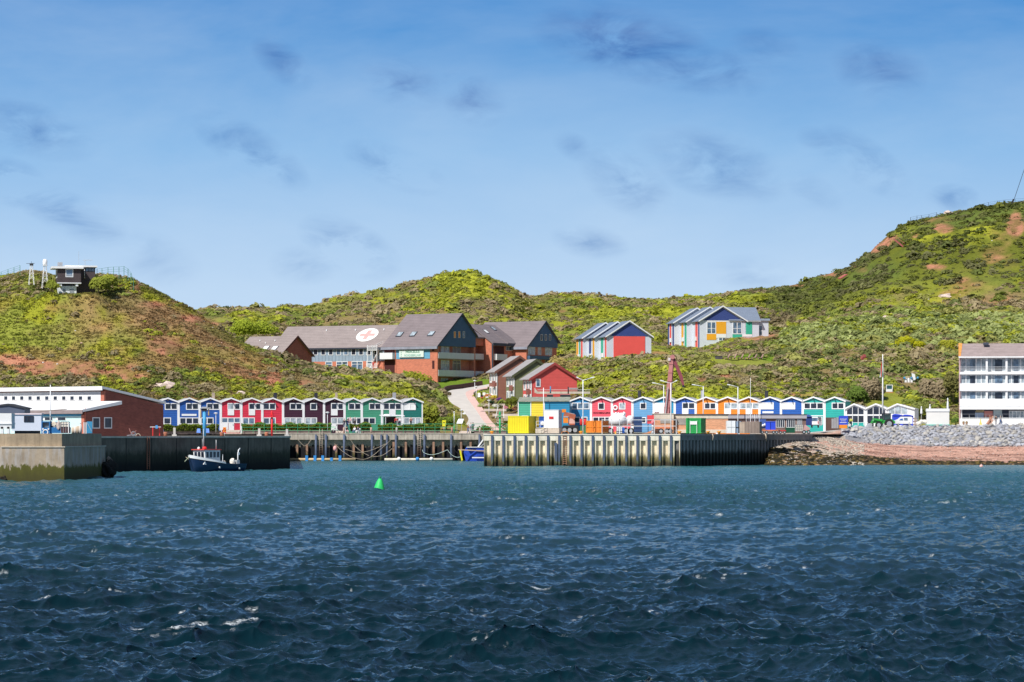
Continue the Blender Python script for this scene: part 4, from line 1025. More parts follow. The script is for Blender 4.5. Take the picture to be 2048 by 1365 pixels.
COLS2 = dict(rblue=(.030, .22, .46), coral=(.72, .085, .125), paleblue=(.115, .30, .52), teal=(.012, .24, .42), royal=(.022, .10, .40), orange=(.84, .21, .012), cobalt=(.008, .085, .36), jade=(.012, .33, .29))
HS2 = [
 ('rblue', 'blue harbour hut with three upper windows behind the mobile crane', [(1143.5, 1179, 805.8, 819, 3, PANEB, 'w')], [(1143, 1160, 834, 846, 1, PANE, 'w'), (1163, 1175, 834, 846, 1, PANE, 'w')]),
 ('coral', 'coral red harbour hut with dark gallery lettering', [(1196.2, 1209.3, 806, 820, 1, PANE, 'w')], [(1185.5, 1222, 834, 845, 3, PANE, 'w')]),
 ('coral', 'coral red harbour hut with a white lifebuoy on its front', [(1238, 1251, 806, 819.5, 1, PANEC, 'w')], [(1228, 1262, 836, 847, 3, PANE, 'w')]),
 ('paleblue', 'pale blue harbour hut with one square upper window', [(1280, 1292.8, 806, 819.2, 1, PANE, 'w')], [(1283, 1292.5, 835, 847, 1, PANE, 'w')]),
 ('teal', 'teal blue harbour hut hidden behind the red crane boom', [(1309.5, 1331, 806, 829, 1, None, 'panel')], [(1311, 1345, 835, 846, 3, PANE, 'w')]),
 ('royal', 'royal blue harbour hut just right of the red crane boom', [(1364.3, 1390, 805.5, 818.5, 2, PANE, 'w'), (1364.3, 1377, 818.5, 829, 1, None, 'panel')], [(1355, 1388, 835, 846, 3, PANE, 'w')]),
 ('orange', 'orange harbour hut with two dark upper windows, beside the royal blue hut', [(1408.5, 1432, 806, 819, 2, PANE, 'w')], [(1396, 1430, 835, 846, 3, PANE, 'w')]),
 ('orange', 'middle orange harbour hut with a white panel under its left upper window', [(1448.5, 1475.5, 806, 819, 2, PANEC, 'w'), (1448.5, 1462, 819, 829, 1, None, 'panel')], [(1440, 1474, 835, 846, 3, PANE, 'w')]),
 ('orange', 'orange harbour hut with three upper windows next to the cobalt huts', [(1479.5, 1518, 806, 818.8, 3, PANEC, 'w'), (1491.5, 1504.5, 818.8, 829, 1, None, 'panel')], [(1483, 1516, 835, 846, 3, PANE, 'w')]),
 ('cobalt', 'cobalt blue harbour hut with white blinds and a pale board below', [(1521.5, 1547.5, 805.5, 819.2, 2, PANEW, 'w'), (1525, 1547, 823, 827, 1, None, 'panel')], [(1526, 1558, 835, 846, 3, PANE, 'w')]),
 ('cobalt', 'cobalt blue harbour hut with white blinds next to the jade huts', [(1564.5, 1590.5, 805.5, 819.2, 2, PANEW, 'w')], [(1568, 1602, 835, 846, 3, PANE, 'w')]),
 ('jade', 'jade green harbour hut with a white band of windows over the parked van', [(1607.8, 1647, 805.8, 818.8, 3, PANE, 'w')], [(1612, 1645, 835, 850, 2, PANE, 'w')]),
 ('jade', 'jade green harbour hut with an open garage, at the right end of the row', [(1663.5, 1688.5, 805.8, 818.8, 2, PANE, 'w')], []),
]
CHR = {3: (1278.5, 16, CHD, .55), 6: (1404.5, 16, CHG, .55), 9: (1532.5, 16, CHD, .6)}
for i, (c, lab, ups, lows) in enumerate(HS2):
 xa = RF.sx(RE[i]); xb = RF.sx(RE[i + 1]); wx, wy = RF.world(xa, 0)
 t = thing('harbour_hut', lab, 'hut', (wx, wy, 5.0), RROT, 'colourful harbour huts in the right row')
 def cv(q): return [(RF.sx(a) - xa, RF.sx(b) - xa, Z(v1, wy) - 5, Z(v0, wy) - 5, n, pm, k) for (a, b, v0, v1, n, pm, k) in q]
 he = Z(803.6, wy) - 5; ha = Z(795.6, wy) - 5; ch = None
 if i in CHR:
  uu, hh, cm_, cw = CHR[i]; yy = 3.0; ch = (min(max(RF.sx(uu, yy) - xa, .35), xb - xa - .35), yy, Z(781.5, wy + 3) - 5 - ha, cm_, cw)
 lw = cv(lows)
 hut(t, xb - xa, he, ha, COLS2[c], cv(ups), lw, chim=ch, cname=c)
 if i == 1: text_obj('lettering', 'HOCHSEEGALERIE', .42, mat('dark_red_letters', (.09, .01, .02), .6), t, ((xb - xa) / 2, -.03, Z(826.4, wy) - 5), width=3.3)
 if i == 2:
  MB().ring((0, 0, 0), .38, .14, 20, 8, .7).build('lifebuoy', WHITE, t, (RF.sx(1231) - xa, -.14, Z(816, wy) - 5))
 if i == 12:
  MB().box(.25, 3.1, -.04, .05, -.1, 3.1).build('garage_opening', mat('garage_dark', (.10, .06, .05), .9), t)
 if i == 11: MB().box(.25, xb - xa - .25, -.05, .03, 3.35, 3.5).build('trim', WHITE, t)
GE = [(1690.5, 1731, 1708.5, 809.3, 817, PANE), (1731, 1774, 1752, 809.3, 817, PANE), (1774, 1829, 1795, 809.5, 817.5, PANEC)]
GLAB = ['low white glazed hut with a teal base beside the jade hut', 'low white glazed hut in the middle behind the green tractor', 'low white glazed hut at the right end behind the blue tents']
for i, (ua, ub, um, va, ve, pm) in enumerate(GE):
 xa = RF.sx(ua); xb = RF.sx(ub); wx, wy = RF.world(xa, 0); zb = 6.0
 t = thing('glazed_hut', GLAB[i], 'hut', (wx, wy, zb), RROT, 'low white glazed huts')
 w = xb - xa; ax = RF.sx(um) - xa; ha = Z(va, wy) - zb; he = Z(ve + 1.5, wy) - zb
 MB().prism([(0, 0, -1), (w, 0, -1), (w, 0, he), (ax, 0, ha), (0, 0, he)], (0, 7, 0)).build('wall', WHITE, t)
 roof_two(w, 7, he, he, ax, ha, .1, .1, .25, .2).build('roof', HUTROOF, t)
 barge(w, he, he, ax, ha, -.27, .16, .1, .07, .1).build('barge_board', WHITE, t)
 zs = [(Z(845, wy) - zb, Z(832, wy) - zb), (Z(829, wy) - zb, None)]
 n = 3; x0 = .3; x1 = min(w - .3, 4.0) if i < 2 else 3.9
 g = MB(); p = MB()
 cw = (x1 - x0) / n
 hh = lambda x: (he + (ha - he) * (x / ax) if x < ax else he + (ha - he) * ((w - x) / (w - ax))) - .35
 for k in range(n):
  a, b = x0 + k * cw, x0 + (k + 1) * cw
  zl = zs[1][0] if i < 2 else zs[1][0] + .1
  po = [(a + .06, -.03, zl), (b - .06, -.03, zl), (b - .06, -.03, hh(b))] + ([(ax, -.03, hh(ax))] if a < ax < b else []) + [(a + .06, -.03, hh(a))]
  p.prism(po, (0, .04, 0))
  if i < 2: p.box(a + .06, b - .06, -.03, .01, zs[0][0], zs[0][1])
 for k in range(n + 1): g.box(x0 + k * cw - .05, x0 + k * cw + .05, -.09, -.035, .6, hh(x0 + k * cw))
 f = g.build('window', WHITE, t); p.build('pane', pm, f)
 if i == 0: MB().box(.2, w - .2, -.06, .01, -.1, Z(846, wy) - zb).build('base_panel', mat('hut_jade', COLS2['jade'], .6), t)
# ------------------------------------------------------------------ low flat hut row (green / yellow / blue)
FR = Frame(1036, 578.0, R(-4), 5.0)
for (ua, ub, c, lab, hv) in [(1036, 1061, (.06, .36, .23), 'low green shed with a mossy roof beside the yellow shed', 804), (1061, 1088, (.88, .56, .04), 'low yellow shed between the green and the blue shed', 803.5), (1088, 1139, (.012, .20, .36), 'low blue shed with a wide front beside the yellow shed', 803.5)]:
 xa = FR.sx(ua); xb = FR.sx(ub); wx, wy = FR.world(xa, 0)
 t = thing('low_shed', lab, 'shed', (wx, wy, 5), R(-4), 'low flat sheds')
 w = xb - xa; h = Z(hv, wy) - 5
 MB().box(.01, w - .01, 0, 5, -.2, h).build('wall', mat('shed_' + lab[4:8], c, .6, .05, boards=.45), t)
 MB().prism([(-.02, -.35, h + .02), (w + .02, -.35, h + .02), (w + .02, 5.2, h + .85), (-.02, 5.2, h + .85)], (0, 0, .1)).build('roof', mat('mossy_roof', (.24, .25, .20), .95, .35, scale=1.6, dirt=.5, bump=.5), t)
 MB().box(-.02, .14, -.08, 0, -.1, h).build('corner_board', WHITE, t)
 if ua == 1036: win(t, .7, 1.9, 2.5, 3.5, 0, 1, WHITE, PANEC)
 if ua == 1061: MB().box(.9, 1.5, -.06, 0, 0, 3.6).build('door', mat('shed_door', (.80, .50, .05), .6), t)
# ------------------------------------------------------------------ clinic
CZ = 16.3; CR = R(58)
BRICK = mat('orange_brick', (.49, .165, .10), .85, .10, scale=1.2, brick=True)
SLATEB = mat('blue_cladding', (.050, .105, .185), .7, .08, vboards=.5)
CROOF = mat('clinic_roof_tile', (.185, .150, .155), .8, .10, scale=.5, boards=.4, dirt=.15)
CROOF2 = mat('wing_roof_tile', (.255, .21, .20), .85, .10, scale=.5, boards=.4, dirt=.2)
TRIMD = mat('dark_trim', (.05, .055, .075), .6)
BALC = mat('balcony_slats', (.62, .60, .60), .6, .05, boards=.26)
CF = Frame(875, 700, CR, CZ)
def clinic():
 t = CF.thing('clinic_building', 'main clinic block with a blue gable, three roof windows and a wide name sign', 'clinic')
 W = CF.sx(951); L = CF.sy(767); 
 he = CF.z(691); ax = CF.sx(922.6); ha = CF.z(629, ax); hr = CF.z(671.5, W)
 MB().prism([(.3, 1.3, -4), (W, 1.3, -4), (W, 1.3, hr - .05), (ax, 1.3, ha - .1), (.3, 1.3, he - .05)], (0, L - 1.3, 0)).build('wall', BRICK, t)
 MB().box(0, .3, 0, L - 1.8, -4, he - .05).build('facade', BRICK, t)
 zg = CF.z(688.5, W / 2)
 zg0 = he - .1
 MB().prism([(-.15, 0, zg0), (W + .1, 0, zg0), (W + .1, 0, hr), (ax, 0, ha), (-.15, 0, he + .15)], (0, 1.32, 0)).build('gable', SLATEB, t)
 rf = roof_two(W, L, he, hr, ax, ha, .25, .6, .35, .3).build('roof', CROOF, t)
 barge(W, he, hr, ax, ha, -.36, .3, .6, .06, .2).build('barge_board', TRIMD, t)
 MB().box(-.75, -.3, -.3, L + .3, he - .85, he - .25).build('fascia', mat('zinc_fascia', (.24, .25, .30), .5), t)
 for x0, x1 in ((.02, .5), (W - .75, W - .1)): MB().box(x0, x1, -.02, 1.3, -4, zg0).build('pier', BRICK, t)
 for u in (799.5, 826.5, 862.5):
  xr = ax * .33; yy = CF.sy(u + 0, xr)
  zr = he + (ha - he) * (xr / ax) + .3; sl_ = (ha - he) / ax
  for nm, k, mm, hw, hl in (('roof_window', .0, TRIMD, .75, .75),):
   o = MB().prism([(xr - hl, yy - hw, zr - sl_ * hl), (xr + hl, yy - hw, zr + sl_ * hl), (xr + hl, yy + hw, zr + sl_ * hl), (xr - hl, yy + hw, zr - sl_ * hl)], (-.05, 0, .12)).build(nm, mm, t)
   hl2, hw2 = hl - .14, hw - .14
   MB().prism([(xr - hl2, yy - hw2, zr - sl_ * hl2 + .14), (xr + hl2, yy - hw2, zr + sl_ * hl2 + .14), (xr + hl2, yy + hw2, zr + sl_ * hl2 + .14), (xr - hl2, yy + hw2, zr - sl_ * hl2 + .14)], (-.03, 0, .04)).build('pane', PANEC, o)
 flo = [(688.5, 706, 719), (719, 742, 754), (754, 771, 771)]
 def gx(u): return CF.sx(u)
 for (vt, vb) in ((689.5, 706), (720, 742), (756, 771)):
  for (ua, ub, n, pm) in ((875 + 15.5, 907.5, 2, PANEC), (914.5, 930, 2, PANE)):
   z0 = CF.z(vb + 1, gx(ua)); z1 = CF.z(vt, gx(ua))
   win(t, gx(ua), gx(ub) if vt < 750 else gx(ub) - .6, z0, z1, 1.28, n, mat('cream_frame', (.62, .56, .46), .6), pm, .12, cross=.72)
  win(t, gx(877.5), gx(883), CF.z(vb + 1), CF.z(vt), 1.28, 1, mat('cream_frame', (.62, .56, .46), .6), PANEC, .1, cross=.72)
 for (vt, vb) in ((706.3, 718.2), (741.3, 753.3)):
  MB().box(.25, W - .7, -.12, 0, CF.z(vb, W / 2), CF.z(vt, W / 2)).build('balcony_front', BALC, t)
  MB().box(.25, W - .7, 0, 1.3, CF.z(vb, W / 2) - .2, CF.z(vb, W / 2) + .05).build('balcony_floor', mat('balcony_slab', (.30, .22, .20), .8), t)
 for u, pm in ((909.8, ORANGE), (918.8, ORANGE), (927.8, PANEB)):
  x = CF.sx(u); win(t, x - .55, x + .35, CF.z(676.5, x), CF.z(663.3, x), 0, 1, mat('cream_frame', (.62, .56, .46), .6), pm, .09)
 ya, yb = CF.sy(860.2), CF.sy(791)
 zt, zb = CF.z(695.5), CF.z(717.5)
 MB().box(-.06, 0, ya, yb, zb, zt).build('blue_panel', mat('sky_blue_panel', (.12, .33, .48), .6, .05, boards=.35), t)
 y0, y1 = CF.sy(848.8), CF.sy(800)
 s = MB().box(-.36, -.16, y0, y1, CF.z(714.2), CF.z(699.2)).build('sign', mat('sign_face', (.60, .68, .62), .5, .04), t)
 yc = (y0 + y1) / 2 - .35; zz = CF.z(703.3)
 GL = mat('sign_green', (.01, .17, .10), .5); GL2 = mat('sign_pale_green', (.22, .42, .35), .5)
 text_obj('lettering', 'PARACELSUS', .75, GL, s, (-.38, yc, zz), (R(90), 0, R(-90)), 3.9)
 text_obj('lettering', 'NORDSEEKLINIK', .72, GL2, s, (-.38, yc, CF.z(710.6)), (R(90), 0, R(-90)), 4.7)
 for k in range(4): MB().box(-.385, -.36, y1 - .75, y1 - .45, CF.z(712.5) + k * .42, CF.z(712.5) + k * .42 + .22).build('emblem', GL2, s)
 for k, (u, va, vb) in enumerate([(866.3, 693.5, 702.5), (866.7, 721.5, 738)]):
  yy = CF.sy(u); MB().box(-.03, .02, yy - .32, yy + .32, CF.z(vb), CF.z(va)).build('slot_window', mat('dark_opening', (.07, .02, .02), .9), t)
 yl0, yl1 = CF.sy(789.5), CF.sy(769)
 MB().box(-.02, .35, yl0, yl1, -1.5, he - .9).build('loggia', mat('dark_opening', (.07, .02, .02), .9), t)
 MB().box(-1.3, -.02, yl0 - .2, yl1 + .5, CF.z(717.5), CF.z(704.7)).build('balcony_front', mat('white_balcony', (.78, .77, .76), .6, .03, boards=.3), t)
 MB().box(-.08, .0, yl0 - .45, yl0 - .1, -3, he - .9).build('pier', BRICK, t)
 t = CF.thing('clinic_stair_block', 'narrow recessed clinic stair block with dark loggias beside the main gable', 'clinic')
 xa = W; xb = CF.sx(968, .5)
 h0 = CF.z(676.5, xb)
 MB().box(xa + .02, xb, 2.4, 9, -4, h0).build('wall', BRICK, t)
 MB().box(xa + .02, xb, .6, 2.4, CF.z(692, xb), h0).build('lintel', BRICK, t)
 MB().prism([(xa - .1, .2, h0 - .2), (xb + .6, .2, h0 - .2), (xb + .6, 7, h0 + 3.9), (xa - .1, 7, h0 + 3.9)], (0, 0, .35)).build('roof', CROOF, t)
 for (vt, vb) in ((708.3, 719.5), (743.3, 754.5)):
  MB().box(xa + .02, xb - .35, .3, .42, CF.z(vb, xb), CF.z(vt, xb)).build('balcony_front', BALC, t)
  MB().box(xa + .02, xb - .35, .42, 2.4, CF.z(vb, xb) - .2, CF.z(vb, xb)).build('balcony_floor', mat('balcony_slab', (.30, .22, .20), .8), t)
 t = CF.thing('clinic_link_block', 'clinic link block with stepped slate roofs and two skylights', 'clinic')
 xc = xb; yf = CF.sy(984, xc); xd = CF.sx(1033, yf)
 he2 = CF.z(690, xd, yf); 
 dpt = 6.2; top = CF.z(654, xd, yf + dpt)
 MB().prism([(xc, yf, -4), (xc, yf + dpt, -4), (xc, yf + dpt, top - .3), (xc, yf, he2)], (xd - xc, 0, 0)).build('wall', BRICK, t)
 xm = CF.sx(1011, yf)
 MB().prism([(xc - .3, yf - .4, he2 - .1), (xc - .3, yf + dpt, top), (xc - .3, yf + dpt, top + .3), (xc - .3, yf - .4, he2 + .2)], (xm - xc + .3, 0, 0)).build('roof', CROOF, t)
 MB().prism([(xm, yf - .6, he2 - .1), (xm, yf + dpt + .2, top + .1), (xm, yf + dpt + .2, top + .45), (xm, yf - .6, he2 + .3)], (xd - xm + .2, 0, 0)).build('raised_roof', CROOF, t)
 MB().box(xc - .3, xd + .2, yf - .65, yf - .45, he2 - .5, he2 + .05).build('fascia', TRIMD, t)
 MB().box(xc - .25, xc - .02, yf - .4, yf - .05, -2, he2).build('downpipe', TRIMD, t)
 for u, v, k, m_ in ((972.5, 669, 0, PANEW), (987, 662.5, .1, PANEC)):
  yy = yf + dpt * ((690 - v) / (690 - 654)) ; x = CF.sx(u, yy); zr = he2 + (top - he2) * (yy - yf) / dpt + .35 + k; sl_ = (top - he2) / dpt
  o = MB().prism([(x - .65, yy - .65, zr - sl_ * .65), (x + .65, yy - .65, zr - sl_ * .65), (x + .65, yy + .65, zr + sl_ * .65), (x - .65, yy + .65, zr + sl_ * .65)], (0, 0, .1)).build('skylight', TRIMD, t)
  MB().prism([(x - .5, yy - .5, zr - sl_ * .5 + .12), (x + .5, yy - .5, zr - sl_ * .5 + .12), (x + .5, yy + .5, zr + sl_ * .5 + .12), (x - .5, yy + .5, zr + sl_ * .5 + .12)], (0, 0, .03)).build('pane', m_, o)
 DK = mat('dark_opening', (.07, .02, .02), .9)
 xl = CF.sx(988, yf); xr2 = CF.sx(1008, yf)
 for (vt, vb) in ((692.5, 708), (721, 740)): MB().box(xl, xr2, yf - .03, yf + .02, CF.z(vb, xl, yf), CF.z(vt, xl, yf)).build('loggia', DK, t)
 for (vt, vb) in ((708.5, 720.5), (742, 754)): MB().box(xl - .1, xr2 + .1, yf - .9, yf - .02, CF.z(vb, xl, yf), CF.z(vt, xl, yf)).build('balcony_front', BALC, t)
 win(t, CF.sx(1011.5, yf), CF.sx(1029.5, yf), CF.z(702.5, xd, yf), CF.z(693.5, xd, yf), yf, 3, mat('cream_frame', (.62, .56, .46), .6), PANE, .12)
 ye = -6.0; xe = CF.sx(1055, ye); 
 t = CF.thing('clinic_building', 'right hand clinic block with a dark blue gable half hidden by a bush', 'clinic')
 W2 = CF.sx(1115.5, ye) - xe; L2 = 17.0
 h1 = CF.z(692.5, xe, ye); a2 = CF.sx(1090, ye) - xe; hA = CF.z(644.5, xe + a2, ye); hR = CF.z(684, xe + W2, ye)
 o_ = MB().prism([(xe, ye + .3, -6), (xe + W2, ye + .3, -6), (xe + W2, ye + .3, hR - .05), (xe + a2, ye + .3, hA - .1), (xe, ye + .3, h1 - .05)], (0, L2 - .3, 0)).build('wall', BRICK, t)
 MB().prism([(xe - .1, ye, h1 - .15), (xe + W2, ye, h1 - .15), (xe + W2, ye, hR), (xe + a2, ye, hA), (xe - .1, ye, h1 + .1)], (0, .32, 0)).build('gable', SLATEB, t)
 rb = roof_two(W2, L2, h1, hR, a2, hA, .25, .6, .35, .3); rb.v = [(a + xe, b + ye, c) for a, b, c in rb.v]; rb.build('roof', CROOF, t)
 bb = barge(W2, h1, hR, a2, hA, -.36, .3, .6, .06, .2); bb.v = [(a + xe, b + ye, c) for a, b, c in bb.v]; bb.build('barge_board', TRIMD, t)
 MB().box(xe - .7, xe - .25, ye - .3, ye + L2, h1 - .8, h1 - .2).build('fascia', mat('zinc_fascia', (.24, .25, .30), .5), t)
 for u in (1083, 1091.5, 1100):
  x = CF.sx(u, ye); win(t, x - .5, x + .4, CF.z(681.5, x, ye), CF.z(669, x, ye), ye, 1, mat('cream_frame', (.62, .56, .46), .6), PANE, .09)
 for (ua, ub) in ((1058, 1072), (1077.5, 1084.5), (1092, 1106)):
  win(t, CF.sx(ua, ye), CF.sx(ub, ye), CF.z(709.5, xe, ye), CF.z(693.5, xe, ye), ye + .3, 2, mat('cream_frame', (.62, .56, .46), .6), PANEC, .12, cross=.75)
  win(t, CF.sx(ua, ye), CF.sx(ub, ye), CF.z(735, xe, ye), CF.z(719, xe, ye), ye + .3, 2, mat('cream_frame', (.62, .56, .46), .6), PANE, .12, cross=.75)
 MB().box(xe + .3, CF.sx(1100, ye), ye - .5, ye + .2, CF.z(718.5, xe, ye), CF.z(711.5, xe, ye)).build('balcony_front', SLATEB, t)
clinic()
def clinic_wings():
 WF = Frame(765, 712, R(-24), 17.0)
 t = WF.thing('clinic_wing', 'long low clinic wing with a red cross painted on its roof', 'clinic')
 xl = WF.sx(548); xs = WF.sx(794, 0)
 he = WF.z(696); 
 rise_y = 7.5; rx_r = WF.sx(798, rise_y); top = WF.z(652.5, rx_r, rise_y)
 x1 = WF.sx(790, 0) * .0 + 3.0
 MB().box(xl, x1, 0, 15, -3, he).build('wall', mat('grey_blue_cladding', (.24, .31, .38), .75, .08, vboards=.9, streak=.2, streakcol=(.12, .15, .18)), t)
 MB().prism([(xl - .3, -.5, he - .1), (xl - .3, rise_y, top), (xl - .3, 15.5, he - .1), (xl - .3, 15.5, he + .15), (xl - .3, rise_y, top + .28), (xl - .3, -.5, he + .15)], (x1 - xl + 6.5, 0, 0)).build('roof', CROOF2, t)
 MB().box(xl - .3, x1, -.62, -.5, he - .25, he + .12).build('gutter', TRIMD, t)
 for k in range(12):
  u = 586 + k * 15.15; x = WF.sx(u)
  if x > x1: break
  win(t, x - .62, x + .62, WF.z(711, x), WF.z(697.6, x) , 0, 1, WHITE, PANE if k not in (6, 7) else PANEB, .13)
 MB().box(xl, x1, -.06, .05, -3, WF.z(722.5, 0)).build('brick_base', BRICK, t)
 for (ua, ub, n) in ((651, 665, 1), (673, 696, 2), (703.5, 726, 2), (733, 745, 1)):
  win(t, WF.sx(ua), WF.sx(ub), WF.z(742, 0), WF.z(722.5, 0), -.06, n, WHITE, PANEB, .13, cross=.7)
 for k, u in enumerate((653, 711, 768)):
  yy = 5.5; x = WF.sx(u, yy); zr = he + (top - he) * (yy + .5) / (rise_y + .5) + .15
  MB().tube([(x, yy, zr), (x, yy, zr + .55)], .13, 8).build('vent_pipe', WHITE, t)
 cx, cy = None, (rise_y - .5) * .52
 yy = rise_y * .52; x = WF.sx(734.6, yy)
 sl_ = (top - he + .1) / (rise_y + .5); nrm = math.sqrt(1 + sl_ * sl_)
 zc = he - .1 + sl_ * (yy + .5) + .28
 R_ = 2.75
 def on(a, b, up): return (x + a, yy + b / nrm, zc + b * sl_ / nrm + up)
 mb = MB(); pts = [on(R_ * 1.0 * math.cos(2 * math.pi * k / 40), R_ * 1.05 * math.sin(2 * math.pi * k / 40), .04) for k in range(40)]
 mb.prism(pts, (0, 0, .03)); d_ = mb.build('white_disc', mat('disc_white', (.72, .69, .66), .8, .04), t)
 cr = MB(); a_, b_ = .52, 1.95
 cr.prism([on(q[0], q[1], .085) for q in ((-b_, -a_), (-a_, -a_), (-a_, -b_), (a_, -b_), (a_, -a_), (b_, -a_), (b_, a_), (a_, a_), (a_, b_), (-a_, b_), (-a_, a_), (-b_, a_))], (0, 0, .03))
 cr.build('cross', mat('faded_red', (.64, .31, .29), .8, .1), d_)
 ts = WF.thing('outside_stair', 'white steel outside stair between the long wing and the main clinic block', 'stair')
 sx0 = WF.sx(744); sx1 = WF.sx(764)
 mb = MB()
 for zz in (WF.z(702, sx0), WF.z(737, sx0)): mb.box(sx0, sx1, -2.6, -.3, zz, zz + .12)
 mb.build('landing', WHITE, ts)
 mb = MB()
 for x in (sx0 + .1, (sx0 + sx1) / 2, sx1 - .1): mb.box(x - .06, x + .06, -2.55, -2.43, -2, WF.z(691, sx0))
 mb.build('post', WHITE, ts)
 for zz in (WF.z(702, sx0), WF.z(737, sx0)):
  mb = MB()
  for q in range(1, 5): mb.box(sx0, sx1, -2.62, -2.58, zz + q * .25, zz + q * .25 + .06)
  for q in range(9): x = sx0 + (sx1 - sx0) * q / 8; mb.box(x - .025, x + .025, -2.63, -2.59, zz, zz + 1.15)
  mb.build('railing', WHITE, ts)
 MB().bar((sx0 + .2, -1.5, WF.z(738, sx0)), (sx1 - .2, -1.5, WF.z(703, sx0)), .5, .12).bar((sx0 + 1, -1.2, WF.z(702, sx0) + .9), (sx1 + 1.3, 3.5, WF.z(677, sx0)), .08).bar((sx0 + .4, -1.2, WF.z(702, sx0) + .9), (sx1 + .6, 3.5, WF.z(675, sx0)), .08).build('flight', WHITE, ts)
 A = Frame(562, 700, R(58), 17.0)
 t = A.thing('clinic_wing', 'small low clinic wing half sunk behind the left hill', 'clinic')
 L = A.sy(470); W = 12; h0 = 1.2; ax = A.sx(593, 0); ha = A.z(674, ax)
 h0 = A.z(709, 0)
 MB().prism([(0, 0, -4), (2 * ax, 0, -4), (2 * ax, 0, h0), (ax, 0, ha), (0, 0, h0)], (0, L, 0)).build('wall', mat('shaded_brick', (.30, .09, .06), .85, .1, brick=True), t)  # clinic brick darkened, the shade on its gable painted in
 roof_two(2 * ax, L, h0, h0, ax, ha, .22, .5, .4, .2).build('roof', CROOF2, t)
 barge(2 * ax, h0, h0, ax, ha, -.42, .35, .5, .06, .2).build('barge_board', mat('brown_trim', (.12, .04, .035), .7), t)
 sl_ = (ha - h0) / ax
 for u, fr_ in ((549, .28), (531.5, .30)):
  x = ax * fr_; y = A.sy(u, x); zr = h0 + sl_ * x + .28
  o = MB().prism([(x - .7, y - .8, zr - sl_ * .7), (x + .7, y - .8, zr + sl_ * .7), (x + .7, y + .8, zr + sl_ * .7), (x - .7, y + .8, zr - sl_ * .7)], (-.05, 0, .08)).build('roof_window', TRIMD, t)
  MB().prism([(x - .6, y - .65, zr - sl_ * .6 + .1), (x + .6, y - .65, zr + sl_ * .6 + .1), (x + .6, y + .65, zr + sl_ * .6 + .1), (x - .6, y + .65, zr - sl_ * .6 + .1)], (-.02, 0, .03)).build('pane', PANEW, o)
 for u, fr_ in ((520, .7), (531, .55), (550, .68)):
  x = ax * fr_; y = A.sy(u, x); zr = h0 + sl_ * x + .2
  MB().tube([(x, y, zr), (x, y, zr + .45)], .12, 6).build('vent_pipe', WHITE, t)
clinic_wings()
# ------------------------------------------------------------------ three row houses by the road
def row_house(u, d, z0, rot, uR, vE, uA, vA, col, lab, vbase, windows):
 f = Frame(u, d, R(rot), z0)
 t = f.thing('row_house', lab, 'house', 'three timber row houses by the road')
 W = f.sx(uR); he = f.z(vE); ax = f.sx(uA); ha = f.z(vA, ax); L = 7.0
 cm_ = mat('clad_' + lab.split()[0], col, .7, .07, boards=.3)
 MB().prism([(0, 0, -3), (W, 0, -3), (W, 0, he), (ax, 0, ha), (0, 0, he)], (0, L, 0)).build('wall', cm_, t)
 roof_two(W, L, he, he, ax, ha, .18, .7, .35, .3).build('roof', mat('slate_grey_roof', (.30, .28, .28), .8, .1, scale=.8, boards=.3), t)
 barge(W, he, he, ax, ha, -.36, .45, .7, .06, .12).build('barge_board', mat('barge_' + lab.split()[0], tuple(c * .45 for c in col), .7), t)
 zf = f.z(vbase)
 for q, (a, b) in enumerate(((.25, 1.9), (2.3, 3.9), (4.5, 6.3))):
  for (z0_, z1_) in ((he - 2.5, he - .5), (he - 5.4, he - 3.3)):
   fr = MB(); pn = MB()
   fr.box(-.08, .02, a, b, z0_, z1_); pn.box(-.1, -.08, a + .45, b - .35, z0_ + .4, z1_ - .3)
   o = fr.build('window', WHITE, t); pn.build('pane', PANEC, o)
 MB().box(-.55, -.1, 1.2, 2.6, he - 3.4, he - 2.2).build('balcony_box', mat('brown_box', (.24, .09, .07), .8, .2), t)
 MB().tube([(-.35, .05, he - .5), (-.1, -.1, he - 1.2), (-.1, -.1, -1)], .06, 6).build('downpipe', WHITE, t)
 for (ua, ub, va, vb) in windows:
  win(t, f.sx(ua), f.sx(ub), f.z(vb), f.z(va), 0, 1, WHITE, PANEB, .16)
 return t
GR1 = 12.5
row_house(995, 634, 12.0, 15, 1078, 741.5, 1039, 713.5, (.30, .125, .085), 'brown timber row house nearest to the clinic, behind the green one', 800, [])
row_house(1029.4, 623, 11.2, 15, 1114, 749.5, 1072.6, 720, (.185, .205, .10), 'olive green timber row house between the brown and the red one', 806, [])
row_house(1063.8, 612, 10.5, 15, 1154, 756, 1109, 727.5, (.62, .085, .075), 'red timber row house with one window in its gable, nearest the harbour', 812, [(1071.5, 1081, 758, 774.5)])
